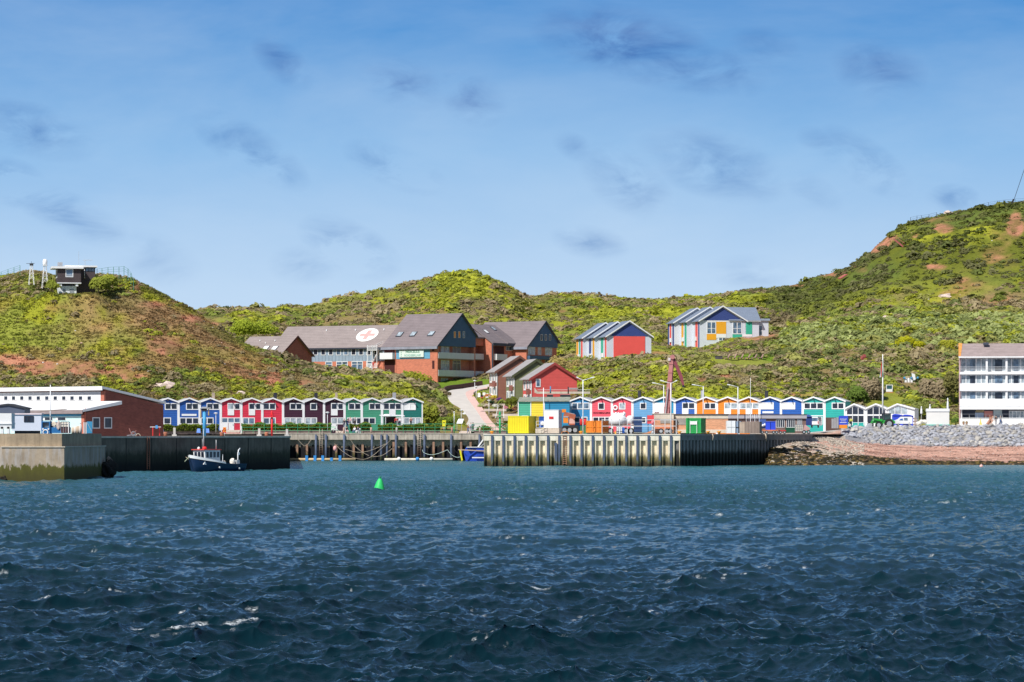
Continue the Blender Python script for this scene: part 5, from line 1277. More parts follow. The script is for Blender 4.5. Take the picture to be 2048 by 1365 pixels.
# ------------------------------------------------------------------ colourful new houses on the slope
PG = mat('pale_grey_render', (.55, .58, .64), .8, .04); NVY = mat('navy_panel', (.030, .055, .21), .6, .05, boards=.3); CRL = mat('coral_panel', (.80, .085, .07), .6, .04)
ORG = mat('orange_panel', (.88, .33, .01), .6, .04); TRQ = mat('green_panel', (.03, .37, .24), .6, .04); WPN = mat('white_panel', (.80, .80, .80), .6, .03)
RBL = mat('blue_steel_roof', (.17, .205, .27), .45, .06, vboards=.45, spec=.5)
def new_house(f, t, W, L, he, ax, ha, strips, zb=-4):
 MB().prism([(0, 0, zb), (W, 0, zb), (W, 0, he), (ax, 0, ha), (0, 0, he)], (0, L, 0)).build('wall', PG, t)
 roof_two(W, L, he, he, ax, ha, .16, .5, .5, .1).build('roof', RBL, t)
 barge(W, he, he, ax, ha, -.5, .2, .5, .06, .14).build('barge_board', WPN, t)
 for (y0, y1, m_) in strips: MB().box(-.07, .02, y0, y1, zb + .2, he - .15).build('side_panel', m_, t)
 MB().box(-.35, -.08, L * .45, L * .62, he - 5.0, he - 4.0).build('meter_box', WPN, t)
def houseset_a():
 rot = 14
 base = Frame(1214, 720, R(rot), 21.5)
 specs = [(0, 0, 'coral fronted gable house, nearest of the three stepped houses', [(.5, 1.6, CRL), (3.4, 5.2, TRQ)]),
    (-1.2, 6.4, 'pale grey gable house in the middle of the three stepped houses', [(.6, 1.9, ORG), (3.6, 5.2, NVY)]),
    (-2.4, 12.8, 'pale grey gable house furthest left of the three stepped houses', [(.6, 1.9, CRL), (2.6, 3.6, TRQ), (4.6, 6.2, ORG)])]
 W = base.sx(1302.5); ax = base.sx(1258.5); he = base.z(672.5); ha = base.z(643.2, ax)
 for k, (dx, dy, lab, st) in enumerate(specs):
  wx, wy = base.world(dx, dy)
  t = thing('colour_panel_house', lab, 'house', (wx, wy, 21.5), R(rot), 'stepped gable houses with colour panels')
  new_house(base, t, W, 6.6, he, ax, ha, st)
  MB().prism([(.75, -.02, he + .05), (W - .75, -.02, he + .05), (ax, -.02, ha - .35)], (0, -.07, 0)).build('gable_panel', NVY, t)
  if k == 0: MB().box(base.sx(1227), base.sx(1290), -.09, .02, -3.5, he - .05).build('front_panel', CRL, t)
houseset_a()
def houseset_b():
 rot = 12
 base = Frame(1400, 760, R(rot), 25.5)
 W = base.sx(1491.5); ax = base.sx(1445); he = base.z(641.5); ha = base.z(613.5, ax)
 specs = [(0, 0, 'gable house with a navy triangle and orange and green panels, nearest of the upper group', [(.5, 1.5, NVY), (2.2, 4.2, CRL)]),
    (-1.56, 6.6, 'middle stepped house of the upper group behind the crane tip', [(.6, 2.2, TRQ), (3.6, 5.3, ORG)]),
    (-3.12, 13.2, 'leftmost stepped house of the upper group beside the open slope', [(.5, 1.8, NVY), (3.2, 4.6, CRL), (5.4, 6.4, NVY)])]
 for k, (dx, dy, lab, st) in enumerate(specs):
  wx, wy = base.world(dx, dy)
  t = thing('colour_panel_house', lab, 'house', (wx, wy, 25.5), R(rot), 'stepped gable houses with colour panels')
  new_house(base, t, W, 6.6, he, ax, ha, st)
  if k == 0:
   MB().prism([(.8, -.02, he + .05), (W - .8, -.02, he + .05), (ax, -.02, ha - .35)], (0, -.07, 0)).build('gable_panel', NVY, t)
   def px(ua, ub, va, vb, m_, nm='front_panel', y=-.07): MB().box(base.sx(ua), base.sx(ub), y, .02, base.z(vb), base.z(va)).build(nm, m_, t)
   px(1413.5, 1484, 640.2, 643.5, WPN, 'white_band')
   px(1432.5, 1452, 643.5, 668, ORG); px(1413.5, 1432.5, 668.3, 680, ORG); px(1465, 1484, 669, 682, TRQ); px(1432.5, 1452, 668, 676, WPN)
   win(t, base.sx(1413.5), base.sx(1432), base.z(668), base.z(643.8), 0, 2, WPN, PANEB, .16, cross=.45)
   win(t, base.sx(1465), base.sx(1483.5), base.z(668), base.z(643.8), 0, 2, WPN, PANEB, .16, cross=.45)
   win(t, base.sx(1437), base.sx(1452), base.z(682), base.z(675), 0, 2, WPN, PANEB, .14)
   xr = base.sx(1518, .0)
   MB().box(W - .1, xr, .0, 6.5, -4, he).build('cross_wing_wall', PG, t)
   MB().prism([(W - 4.5, -.35, he - .02), (W - 4.5, 4.2, ha - .15), (W - 4.5, 4.2, ha + .03), (W - 4.5, -.35, he + .16)], (xr - W + 4.9, 0, 0)).build('cross_wing_roof', mat('blue_steel_roof_front', (.17, .205, .27), .45, .06, vboards=.5), t)
   MB().box(W + .05, base.sx(1504, 0), -.07, .02, base.z(668.5), he - .3).build('front_panel', TRQ, t)
   px(1485, 1504, 668.5, 673, WPN)
   MB().box(W, xr + .4, -.5, -.36, he - .2, he + .1).build('gutter', STEEL, t)
   xq = base.sx(1536.5, 1)
   MB().box(xr, xq, .8, 6, -4, base.z(641.5, xr)).build('annex', PG, t)
   MB().box(xr - .1, xq + .3, .4, 6.2, base.z(641.5, xr), base.z(637.5, xr)).build('annex_roof', mat('annex_fascia', (.28, .33, .42), .5), t)
   win(t, base.sx(1516.5, .8), base.sx(1525, .8), base.z(670.5), base.z(650), .8, 1, WPN, PANEB, .14, cross=.45)
 wx, wy = base.world(W + 6, 4)
houseset_b()
# ------------------------------------------------------------------ hotel at the right edge
HF = Frame(1919.4, 548, R(-8.4), 6.9)
def hotel():
 t = HF.thing('hotel', 'white four storey hotel with balconies and a slate roof at the right edge', 'hotel')
 W = HF.sx(2110); he = HF.z(715)
 MB().box(0, W, 1.2, 12, -1, he).build('wall', mat('hotel_wall', (.70, .70, .69), .7, .04), t)
 MB().box(-.12, .12, -.1, 12, -1, he).build('side_wall', mat('mauve_side', (.45, .30, .30), .8, .1), t)
 yr = 5.0; top = HF.z(690, 0, yr)
 MB().prism([(-.15, -.5, he), (-.15, yr, top), (-.15, 12.3, he), (-.15, 12.3, he + .2), (-.15, yr, top + .22), (-.15, -.5, he + .2)], (W + .15, 0, 0)).build('roof', mat('mauve_slate', (.30, .235, .225), .85, .15, scale=.8, boards=.3, dirt=.25), t)
 MB().prism([(-.2, -.5, he + .21), (-.2, yr, top + .23), (.5, yr, top + .23), (.2, -.5, he + .21)], (0, 0, .05)).build('verge', mat('orange_lichen', (.62, .26, .06), .9, .4, scale=3, dirt=.4), t)
 MB().box(-.2, W, -.62, -.45, he - .12, he + .12).build('gutter', WHITE, t)
 x = HF.sx(1972, 3.5)
 o = MB().obox((x, 3.5, (he + top) / 2 + 1.3), (.5, .5, .08), Matrix.Rotation(math.atan2(top - he, yr), 3, 'X')).build('roof_window', TRIMD, t)
 for va, vb in ((744.5, 749.2), (767.3, 782.3), (798.3, 813.8)):
  MB().box(0, W, -.35, -.15, HF.z(vb), HF.z(va)).build('balcony_band', mat('hotel_band', (.82, .81, .79), .6, .02), t)
  MB().box(0, W, -.15, 1.2, HF.z(vb) - .05, HF.z(vb) + .12).build('balcony_floor', WHITE, t)
 bays = [1921, 1973.5, 2013, 2052, 2092]
 for (va, vb) in ((716.5, 744), (749.5, 768), (782.5, 799)):
  for k in range(4):
   a, b = HF.sx(bays[k] + .8), HF.sx(bays[k + 1] - .8)
   win(t, a, b, HF.z(vb), HF.z(va), 1.2 if va < 720 else .4, 5 if k == 0 else 4, WHITE, PANEC, .14)
   m = a + (b - a) * (.42 if k % 2 else .36)
   MB().box(m, m + .9 + .4 * (k % 2), (1.1 if va < 720 else .3), (1.13 if va < 720 else .33), HF.z(vb) + .1, HF.z(va) - .25).build('open_window', PANE if (k + int(va)) % 2 else PANEB, t)
  if va > 720: MB().box(.05, W, .45, 1.2, HF.z(vb), HF.z(va)).build('storey_wall', WHITE, t)
 for u in bays[1:]: MB().box(HF.sx(u) - .18, HF.sx(u) + .18, -.1, 1.2, 3, he).build('pier', WHITE, t)
 mb = MB()
 for k in range(4): mb.box(0, W, -.3, -.26, HF.z(744) + .25 * k + .1, HF.z(744) + .25 * k + .15)
 mb.build('balcony_rail', GREYW, t)
 MB().box(.3, W, .7, .9, HF.z(838.5), HF.z(820)).build('shopfront', mat('shopfront_dark', (.030, .035, .06), .3), t)
 MB().box(0, W, -.3, .0, HF.z(852), HF.z(837.5)).build('terrace_wall', mat('hotel_band', (.82, .81, .79), .6, .02), t)
 MB().prism([(0, -.1, HF.z(816)), (W, -.1, HF.z(816)), (W, -1.2, HF.z(819.5)), (0, -1.2, HF.z(819.5))], (0, 0, .12)).build('awning', WHITE, t)
 for u in (1923.5, 2048): pass
 MB().box(HF.sx(1923.2) - .1, HF.sx(1923.2) + .1, -.25, -.05, HF.z(838), HF.z(817)).build('post', WHITE, t)
 def gp(ua, ub, va, vb, m_, nm, y=.62): return MB().box(HF.sx(ua), HF.sx(ub), y, y + .06, HF.z(vb), HF.z(va)).build(nm, m_, t)
 gp(1950, 1967.5, 826, 837, mat('pale_blue_board', (.35, .45, .62), .6), 'notice_board')
 mb = MB()
 for k in range(7): a = HF.sx(1950.5 + k * 2.4); mb.prism([(a, .6, HF.z(825.5)), (a + .12, .6, HF.z(825.5)), (a + .32, .6, HF.z(820.5)), (a + .2, .6, HF.z(820.5))], (0, .04, 0))
 mb.build('striped_awning', mat('tan_stripe', (.60, .48, .25), .7), t)
 sg = gp(1968.5, 1985.5, 822.5, 834.5, mat('menu_red', (.55, .20, .17), .6), 'menu_board', .56)
 gp(1987, 2004, 820.5, 837, mat('grey_glass', (.42, .50, .52), .3), 'glass_screen')
 win(t, HF.sx(2018), HF.sx(2048), HF.z(838), HF.z(822), .68, 4, WHITE, PANEC, .12)
 win(t, HF.sx(2050), HF.sx(2085), HF.z(838), HF.z(822), .68, 4, WHITE, PANEC, .12)
 mb = MB().box(.1, W, -.3, -.25, HF.z(836.3), HF.z(835.6)).box(.1, W, -.3, -.25, HF.z(829), HF.z(828.4))
 for k in range(12): mb.box(.2 + k * 1.5, .25 + k * 1.5, -.3, -.25, HF.z(838), HF.z(828.4))
 mb.build('terrace_rail', GREYW, t)
hotel()
# ------------------------------------------------------------------ left: white building, brick gable
BR2 = mat('shaded_red_brick', (.215, .065, .048), .85, .12, scale=1, brick=True)  # brick darkened, the shade on the gables put into the colour
BRL = mat('lit_red_brick', (.46, .15, .10), .85, .1, scale=1, brick=True)  # same brick lightened for the sunlit corners
def left_building():
 f = Frame(208, 470, R(56), 4.7)     # gable runs back to the right, long side faces left front
 f = Frame(208, 452, R(50), 4.75)
 t = f.thing('harbour_building', 'long white harbour building with a shaded brick gable at the left edge', 'building')
 W = f.sx(327); h0 = f.z(776.5); h1 = f.z(806.5, W)
 L = 60
 MB().prism([(.3, .02, -.3), (W, .02, -.3), (W, .02, h1 - .3), (.3, .02, h0 - .3)], (0, L, 0)).build('gable_wall', BR2, t)
 MB().box(.02, .3, .0, .75, -.3, h0 - .5).build('brick_corner', BRL, t)
 MB().box(0, .3, .75, L, -.3, h0 - .5).build('wall', mat('bright_white_render', (.82, .82, .82), .7, .02), t)
 MB().prism([(-.45, -.25, h0 - .1), (W + .3, -.25, h1 - .1), (W + .3, -.25, h1 + .22), (-.45, -.25, h0 + .25)], (0, L + .3, 0)).build('roof', mat('roof_edge_white', (.74, .76, .80), .6, .03), t)
 MB().box(-.62, -.46, -.25, L, h0 - .35, h0 + .27).build('fascia', WHITE, t)
 k = 0
 for u in (179.5, 162, 145, 128.5, 111.5, 94.5, 77.5, 61, 44.5, 28, 12.5):
  y = f.sy(u); zt = f.z(792.5, 0, y); zb = f.z(801.5, 0, y)
  o = MB().box(-.06, .02, y - .62, y + .62, zb, zt).build('window', WHITE, t)
  MB().box(-.09, -.06, y - .32, y + .38, zb + .12, zt - .05).build('pane', PANE, o); k += 1
 g = Frame(168, 430, R(50), 4.75)
 t = g.thing('low_annex', 'low annex with a sloping white roof, blue wall and two windows in its brick end', 'building')
 W2 = g.sx(238); L2 = 30
 ha = g.z(824.5); hb = g.z(810, W2)
 MB().prism([(.3, 0, -.3), (W2, 0, -.3), (W2, 0, hb - .1), (.3, 0, ha - .1)], (0, L2, 0)).build('gable_wall', BR2, t)
 MB().box(.02, .3, -.02, .6, -.3, ha - .4).build('brick_corner', BRL, t)
 MB().box(0, .3, .6, L2, -.3, g.z(829)).build('wall', mat('pale_blue_wall', (.52, .72, .86), .7, .03), t)
 MB().box(-.03, .3, .6, L2, g.z(832.5), g.z(828.8)).build('blue_band', mat('cyan_band', (.05, .30, .52), .6), t)
 MB().prism([(-.5, -.3, ha), (W2 + .3, -.3, hb + .05), (W2 + .3, -.3, hb + .55), (-.5, -.3, ha + .35)], (0, L2, 0)).build('roof', mat('roof_edge_white', (.74, .76, .80), .6, .03), t)
 MB().box(-.6, -.5, -.3, L2, ha - .25, ha + .3).build('gutter', mat('brown_gutter', (.25, .2, .2), .6), t)
 for ua, ub in ((184.5, 199.5), (208, 223.5)):
  win(t, g.sx(ua), g.sx(ub), g.z(857.5, g.sx(ua)), g.z(835, g.sx(ua)), 0, 1, WHITE, PANE, .13)
 for u in (122, 96):
  y = g.sy(u); o = MB().box(-.05, .02, y - 1.1, y + 1.1, g.z(841, 0, y), g.z(835, 0, y)).build('window', WHITE, t); MB().box(-.08, -.05, y - 1.0, y + .6, g.z(840.5, 0, y), g.z(835.5, 0, y)).build('pane', PANE, o)
 MB().tube([(g.sx(169.5), -.1, g.z(840)), (g.sx(169.5), -.1, g.z(817))], .06, 6).build('vent_pipe', mat('red_pipe', (.45, .12, .08), .7), t)
left_building()
f = Frame(24, 362, R(4), 4.95)
t = f.thing('site_cabin', 'white site cabin with one dark twin window on the pier', 'cabin')
W = f.sx(82.5)
MB().box(0, W, 0, 2.6, f.z(862), f.z(829.5)).build('body', mat('cabin_lilac_white', (.60, .63, .72), .6, .04), t)
MB().box(-.1, W + .08, -.12, 2.7, f.z(829.6), f.z(827)).build('roof', mat('cabin_roof_pink', (.75, .60, .62), .6), t)
win(t, f.sx(48), f.sx(67.5), f.z(844.5), f.z(832.5), 0, 2, DARKM, PANE, .05)
MB().box(.3, W - .3, .2, 2.4, 0, f.z(862)).build('skid', DARKM, t)
f = Frame(-12, 352, 0, 4.95)
t = f.thing('white_trailer', 'bright white trailer box cut by the left edge of the picture', 'trailer')
W = f.sx(23)
MB().box(0, W, 0, 2.4, f.z(858), f.z(827)).build('body', WHITE, t)
MB().box(0, W + .05, -.1, 2.4, f.z(849), f.z(846.5)).build('shelf', WHITE, t)
for u in (1.5, 14): MB().box(f.sx(u), f.sx(u) + .3, 0, .4, 0, f.z(854)).build('leg', WHITE, t)
f = Frame(-40, 420, R(0), 4.75)
t = f.thing('dark_pavilion', 'dark pitched pavilion roof behind the white trailer', 'pavilion')
x1 = f.sx(49); xa = f.sx(16)
MB().prism([(0, 0, f.z(815)), (xa, 0, f.z(809)), (x1, 0, f.z(817)), (x1, 0, f.z(826.5)), (0, 0, f.z(826.5))], (0, 5, 0)).build('body', mat('slate_blue_body', (.07, .09, .14), .7, .1), t)
MB().prism([(-.2, -.2, f.z(815)), (xa, -.2, f.z(807.5)), (x1 + .2, -.2, f.z(816)), (x1 + .2, -.2, f.z(818)), (xa, -.2, f.z(811)), (-.2, -.2, f.z(817))], (0, 5.4, 0)).build('roof', mat('black_roof', (.045, .05, .06), .8), t)
for x in (0.1, x1 - .2): MB().box(x, x + .12, 0, .12, 0, f.z(826)).build('post', DARKM, t)
# ------------------------------------------------------------------ lookout house on the left hill
PADS.append((X(108, 640), X(196, 640), 633, 648, Z(588, 636) - .2, 5))
f = Frame(115, 636, R(13), Z(588, 636))
def lookout():
 LK = mat('black_timber', (.085, .065, .068), .8, .15, boards=.3)
 t = f.thing('lookout_house', 'black timber lookout house with white flat roofs on top of the left hill', 'house')
 W = f.sx(162); z0 = f.z(565.5); z1 = f.z(537.5)
 MB().box(0, W, 0, 5.0, z0, z1).build('upper_storey', LK, t)
 MB().box(-1.2, W + .5, -.6, 5.4, z1, z1 + .45).build('roof', WHITE, t)
 MB().box(-.05, W + .05, -.12, 5.0, z0 - .18, z0 + .02).build('floor_band', WHITE, t)
 x2 = f.sx(113, 0); 
 MB().prism([(.6, .8, -1.5), (W - .9, .8, -1.5), (W - .9, .8, z0 - .15), (0.1, .8, z0 - .15)], (0, 3.6, 0)).build('base', mat('base_white', (.66, .68, .72), .7, .08, dirt=.2), t)
 for u in (122, 154.5): x = f.sx(u); MB().box(x - .3, x + .2, .05, .85, z0 - .75, z0 - .16).build('bracket', WHITE, t)
 MB().box(f.sx(124), f.sx(150), .7, .82, z0 - .65, z0 - .16).build('shadow_strip', DARKM, t)  # dark strip painted in for the shade under the overhang
 win(t, f.sx(131), f.sx(146.5), f.z(554.5), f.z(537.8), 0, 1, WHITE, PANEB, .16, cross=.25)
 for ya, yb in ((.8, 2.0), (3.0, 4.2)):
  o = MB().box(-.06, .02, ya, yb, f.z(555.5), f.z(539)).build('window', WHITE, t); MB().box(-.08, -.06, ya + .2, yb - .2, f.z(554), f.z(541)).build('pane', PANEB, o)
 for k, u in enumerate((127, 140)):
  MB().box(f.sx(u), f.sx(u) + (.5 if k == 0 else .9), .74, .82, f.z(586), f.z(578)).build('vent', mat('grey_vent', (.25, .27, .3), .6), t)
 xb = f.sx(140, 3.2); xc = f.sx(190.5, 3.2)
 MB().box(xb, xc, 3.2, 8, -2, f.z(532.5)).build('back_block', LK, t)
 MB().box(xb - 1.2, xc + .4, 2.7, 8.4, f.z(532.5), f.z(529.3)).build('upper_roof', WHITE, t)
 win(t, f.sx(171, 3.2), xc - .1, f.z(541), f.z(534), 3.2, 3, DARKM, PANEB, .06)
 MB().tube([(f.sx(169, 3), 3.05, f.z(555)), (f.sx(169, 3), 3.05, f.z(533))], .07, 6).build('downpipe', WHITE, t)
 MB().box(f.sx(117.5), f.sx(127), 2.5, 3.4, z1 + .4, f.z(523.5)).build('chimney', mat('grey_box', (.30, .31, .33), .7), t)
 mb = MB().tube([(f.sx(170, 4), 4, f.z(529)), (f.sx(170, 4), 4, f.z(518))], .05, 5).tube([(f.sx(166, 4), 4, f.z(518)), (f.sx(185, 4), 4, f.z(517.5))], .05, 5)
 mb.build('antenna', STEEL, t)
 MB().tube([(f.sx(157.5, 4), 4, f.z(529)), (f.sx(157.5, 4), 4, f.z(500))], .03, 5).build('antenna', STEEL, t)
lookout()
def lattice(u, vt, vb, d, w, lab, head):
 z0 = Z(vb, d); h = Z(vt, d) - z0
 t = thing('lattice_mast', lab, 'mast', (X(u, d), d, z0 - .5))
 mb = MB(); h += .5
 cs = [(-w, -w), (w, -w), (w, w), (-w, w)]
 for cx, cy in cs: mb.bar((cx, cy, -1), (cx * .35, cy * .35, h), .08)
 for k in range(4):
  a, b = k / 4, (k + 1) / 4
  for j in range(4):
   p = cs[j]; q = cs[(j + 1) % 4]; sa = 1 - .65 * a; sb_ = 1 - .65 * b
   mb.bar((p[0] * sa, p[1] * sa, h * a), (q[0] * sb_, q[1] * sb_, h * b), .05)
   mb.bar((p[0] * sb_, p[1] * sb_, h * b), (q[0] * sb_, q[1] * sb_, h * b), .04)
 mb.build('lattice', WHITE, t)
 if head == 'lamp':
  MB().lathe((0, 0, h), [(.45, 0), (.5, .3), (.5, 1.0), (.3, 1.3)], 10).build('lamp_head', WHITE, t)
  MB().box(-.5, .5, -.5, .5, h - .1, h).build('platform', GREYW, t)
 else:
  MB().box(-.35, .35, -.35, .35, h - .2, h + .25).build('platform', DARKM, t)
  MB().bar((-1.1, 0, h + .2), (.7, 0, h + .25), .08).bar((0, 0, h), (0, 0, h + .7), .06).build('antenna', DARKM, t)
lattice(63, 529.5, 556, 640, .55, 'white lattice mast with antenna arms, left of the lookout house', 'ant')
lattice(90, 531, 563, 638, .62, 'white lattice light mast standing next to the lookout house', 'lamp')
# ------------------------------------------------------------------ harbour clutter helpers
def at(u, d, v=None, z=None): return (X(u, d), d, Z(v, d) if v is not None else z)
def pxl(n, d): return n / F * d
def bx(name, lab, cat, u0, u1, v0, v1, d, dep, m, group=None, rot=0, part='body'):
 """upright box thing between picture columns u0..u1 and rows v0 (top)..v1 (bottom)"""
 zb = Z(v1, d); fr = Frame(u0, d, R(rot), zb); t = fr.thing(name, lab, cat, group)
 W = fr.sx(u1); H = fr.z(v0)
 if m: MB().box(0, W, 0, dep, 0, H).build(part, m, t)
 return t, W, H, fr
def container(lab, u0, u1, v0, v1, d, dep, rot, m, mside, ribs=10):
 t, W, H, fr = bx('shipping_container', lab, 'container', u0, u1, v0, v1, d, dep, None, None, rot)
 mb = MB().box(0, W, .06, dep, .12, H - .1); mb.build('body', m, t)
 mb = MB()
 for k in range(ribs): x = W * (k + .25) / ribs; mb.box(x, x + W / ribs * .5, 0, .06, .15, H - .12)
 k = 0
 while k * .45 < dep - .3: mb.box(W, W + .05, .15 + k * .45, .37 + k * .45, .15, H - .12); k += 1
 mb.build('corrugation', mside, t)
 fm = MB()
 for x in (0, W - .1): fm.box(x, x + .1, -.03, .1, 0, H)
 fm.box(.1, W - .1, -.03, .1, H - .12, H); fm.box(.1, W - .1, -.03, .1, 0, .14); fm.box(W, W + .07, 0, dep, H - .12, H); fm.box(W, W + .07, 0, dep, 0, .14)
 fm.build('frame', m, t)
 return t, W, H, fr
def wheel(parent, x, y, z, r, w, name='wheel', axis='y'):
 o = MB().disc((x, y, z), r, axis, w, 18).build(name, mat('tyre_rubber', (.03, .03, .032), .8, .2), parent)
 dv = {'y': (0, -w * .52, 0), 'x': (w * .52, 0, 0)}[axis]
 MB().disc((x + dv[0], y + dv[1], z), r * .55, axis, .05, 12).build('rim', STEEL, o)
 return o
def DV(u, v):
 ds = np.arange(592.0, 900, 1.0); z = ground_z(X(u, ds), ds); vv = HV - (z - EYE) * F / ds
 k = np.argmax(vv <= v); return float(ds[k]) if (vv <= v).any() else 880.0
# ---- yellow container, blue container, white cabin
container('yellow corrugated container at the left end of the sheet pile quay', 1016, 1057, 832.3, 867, 464, 5.5, -13, YELLOW, mat('yellow_rib', (.78, .56, .01), .5, .05), 12)
t, W, H, fr = container('olive yellow container just behind the bright yellow one', 1066, 1079, 833, 866, 470, 3, -10, mat('olive_paint', (.42, .30, .03), .6, .15, dirt=.3), mat('olive_rib', (.36, .26, .03), .6), 4)
t, W, H, fr = container('blue container between the yellow ones and the white cabin', 1078, 1089, 833.5, 856, 467, 3, 0, BLUEP, BLUEP, 4)
MB().blob((W * .6, -.1, .7), .28, .2, 2, 3, (1, .3, 1)).build('white_mark', WHITE, t)
for zz in (.05, .75, 1.5): pass
t, W, H, fr = bx('control_cabin', 'tall white cabin with a red plate standing on a concrete base', 'cabin', 1088, 1117, 821, 856, 463.5, 2.6, WHITE, None, -12)
MB().box(W, W + .03, .02, 2.6, 0, H - .02).build('side', mat('lilac_grey', (.42, .40, .44), .7, .06), t)
MB().box(-.04, W + .06, -.04, 2.65, H, H + .08).build('roof', WHITE, t)
x = fr.sx(1098.3); MB().box(x, fr.sx(1107), -.05, 0, fr.z(838.5), fr.z(833.5)).build('plate', REDP, t)
MB().box(-.05, W + .1, -.1, 2.7, -.85, 0).build('base', mat('cabin_base', (.50, .42, .34), .85, .12, dirt=.2), t)
MB().box(-1.35, -.05, .0, 1.4, -.85, -.1).build('step', CAP, t)
for zz in (-.1, .45, 1.05): pass
t, W, H, fr = bx('guard_rail', 'white guard rail left of the white cabin', 'railing', 1072, 1088, 842, 856, 462.5, .1, None)
mb = MB()
for zz in (0, .5, 1.0): mb.box(0, W, 0, .04, zz, zz + .05)
for x in (0, W / 2, W - .05): mb.box(x, x + .05, 0, .04, 0, 1.05)
mb.build('rails', WHITE, t)
# ---- orange mobile crane
f = Frame(1126, 470, 0, 4.95); t = f.thing('mobile_crane', 'orange mobile crane with black wheels half hidden behind the white cabin', 'crane')
MB().box(.0, f.sx(1157), .2, 2.4, .75, 1.35).build('chassis', DARKM, t)
for u in (1129, 1139, 1150): wheel(t, f.sx(u), .1, .62, .6, .45)
MB().box(f.sx(1127), f.sx(1136.5), .1, 2.2, f.z(846.5), f.z(835.5)).build('engine_cover', ORANGE, t)
MB().box(f.sx(1127), f.sx(1137), .05, 2.2, f.z(835.5), f.z(833)).build('grey_deck', STEEL, t)
MB().prism([(f.sx(1137), .3, f.z(847.5)), (f.sx(1150), .3, f.z(847.5)), (f.sx(1149.5), .3, f.z(842)), (f.sx(1145), .3, f.z(838)), (f.sx(1138), .3, f.z(837))], (0, 1.6, 0)).build('cab', mat('faded_pink_orange', (.62, .36, .30), .6, .1), t)
MB().box(f.sx(1137), f.sx(1149.8), .25, 1.9, f.z(850.5), f.z(847.5)).build('cab_sill', mat('rust_red_paint', (.36, .10, .05), .7, .2), t)
MB().bar((f.sx(1128), 1.0, f.z(829)), (f.sx(1150.5), 1.0, f.z(835)), .9, .8).build('boom', mat('rust_red_paint', (.36, .10, .05), .7, .2, dirt=.3), t)
MB().box(f.sx(1124), f.sx(1132), .5, 1.4, f.z(825.3), f.z(818.8)).build('head_box', ORANGE, t)
MB().bar((f.sx(1131), 1.1, f.z(826)), (f.sx(1149), 1.1, f.z(829.5)), .25).build('ram', STEEL, t)
# ---- red twin tank on a green base
f = Frame(1160, 469, 0, 4.95); t = f.thing('red_twin_tank', 'two upright red tanks on a green frame left of the orange container', 'tank')
for u in (1162.8, 1170.5):
 x = f.sx(u); r = pxl(3.1, 469); z0, z1 = f.z(851), f.z(838)
 MB().lathe((x, .5, z0), [(r * .7, 0), (r, .12), (r, z1 - z0 - .12), (r * .6, z1 - z0)], 14).build('tank', REDP, t)
MB().box(0, f.sx(1174), .1, 1.2, .0, f.z(852)).build('frame', mat('dark_green_frame', (.03, .15, .06), .6), t)
t, W, H, fr = container('orange container with a braced front right of the red tanks', 1172, 1203, 842, 865.5, 466, 4.5, -16, ORANGE, mat('orange_rib', (.78, .20, .015), .5), 2)
MB().box(0.1, W - .1, -.05, -.0, H * .44, H * .5).build('brace', ORANGE, t)
MB().box(W * .66, W * .69, -.06, 0, .15, H - .12).box(W * .42, W * .47, -.06, 0, .15, H - .12).build('lock_bar', mat('orange_dark', (.65, .18, .02), .5), t)
# ---- white railing along the quay edge
f = Frame(1204, 461.6, 0, 4.98); t = f.thing('quay_railing', 'white two rail railing along the edge of the sheet pile quay', 'railing')
for vr in (840.2, 852.6): MB().box(0, f.sx(1353), 0, .06, f.z(vr + .5), f.z(vr - .5)).build('rail', WHITE, t)
for u in (1204, 1223.5, 1239, 1254.5, 1262, 1309, 1330, 1352.5): MB().box(f.sx(u) - .04, f.sx(u) + .04, 0, .06, 0, f.z(838)).build('post', GREYW, t)
# ---- white domed tanks on a trailer
WTK = mat('white_tarpaulin', (.80, .80, .80), .6, .05)
for (u0, u1, va, vb, lab, sd) in ((1217, 1254, 829, 849.5, 'large white tarpaulin covered tank behind the railing', 1), (1252.5, 1268.5, 831.5, 848.5, 'smaller white domed tank touching the large covered one', 2)):
 d = 474; r = pxl((u1 - u0) / 2, d); zb = Z(vb, d); h = Z(va, d) - zb
 t = thing('covered_tank', lab, 'tank', (X((u0 + u1) / 2, d), d, zb))
 MB().lathe((0, 0, 0), [(r, 0), (r, h * .55), (r * .9, h * .75), (r * .6, h * .95), (r * .1, h)], 18).build('cover', WTK, t)
 if sd == 1:
  mb = MB()
  for q in range(5): mb.blob((-r * .5 + q * .42, -.3, h * (.95 + .06 * math.sin(q * 2))), .38, .3, 1, q)
  mb.build('fold', WTK, t)
f = Frame(1217, 473, 0, 4.95); t = f.thing('flat_trailer', 'rusty flat trailer carrying the white covered tanks', 'trailer')
MB().box(0, f.sx(1282), -.2, 2.2, f.z(852.5), f.z(849.5)).build('deck', mat('rusty_deck', (.22, .13, .10), .85, .3), t)
for u in (1221, 1252, 1262): wheel(t, f.sx(u), .0, .5, .5, .35)
t, W, H, fr = bx('ibc_tank', 'white caged liquid container on the quay edge below the covered tanks', 'tank', 1233, 1244, 853.5, 866.5, 463, 1.0, WHITE)
mb = MB()
for k in range(4): mb.box(W * k / 3 - .02, W * k / 3 + .02, -.06, -.02, 0, H); mb.box(0, W, -.06, -.02, H * k / 3 - .02, H * k / 3 + .02)
mb.build('cage', STEEL, t)
t, W, H, fr = bx('blue_crate', 'narrow blue crate right of the white caged container', 'crate', 1244.5, 1249, 855, 866.5, 463, .8, BLUEP); MB().box(-.02, W + .02, -.03, .8, H, H + .06).build('lid', WHITE, t)
t, W, H, fr = bx('navy_tank', 'tall navy tank between the white domes and the red box', 'tank', 1268.5, 1284, 834, 865, 472, 2.0, mat('navy_tank_paint', (.018, .045, .13), .5, .15))
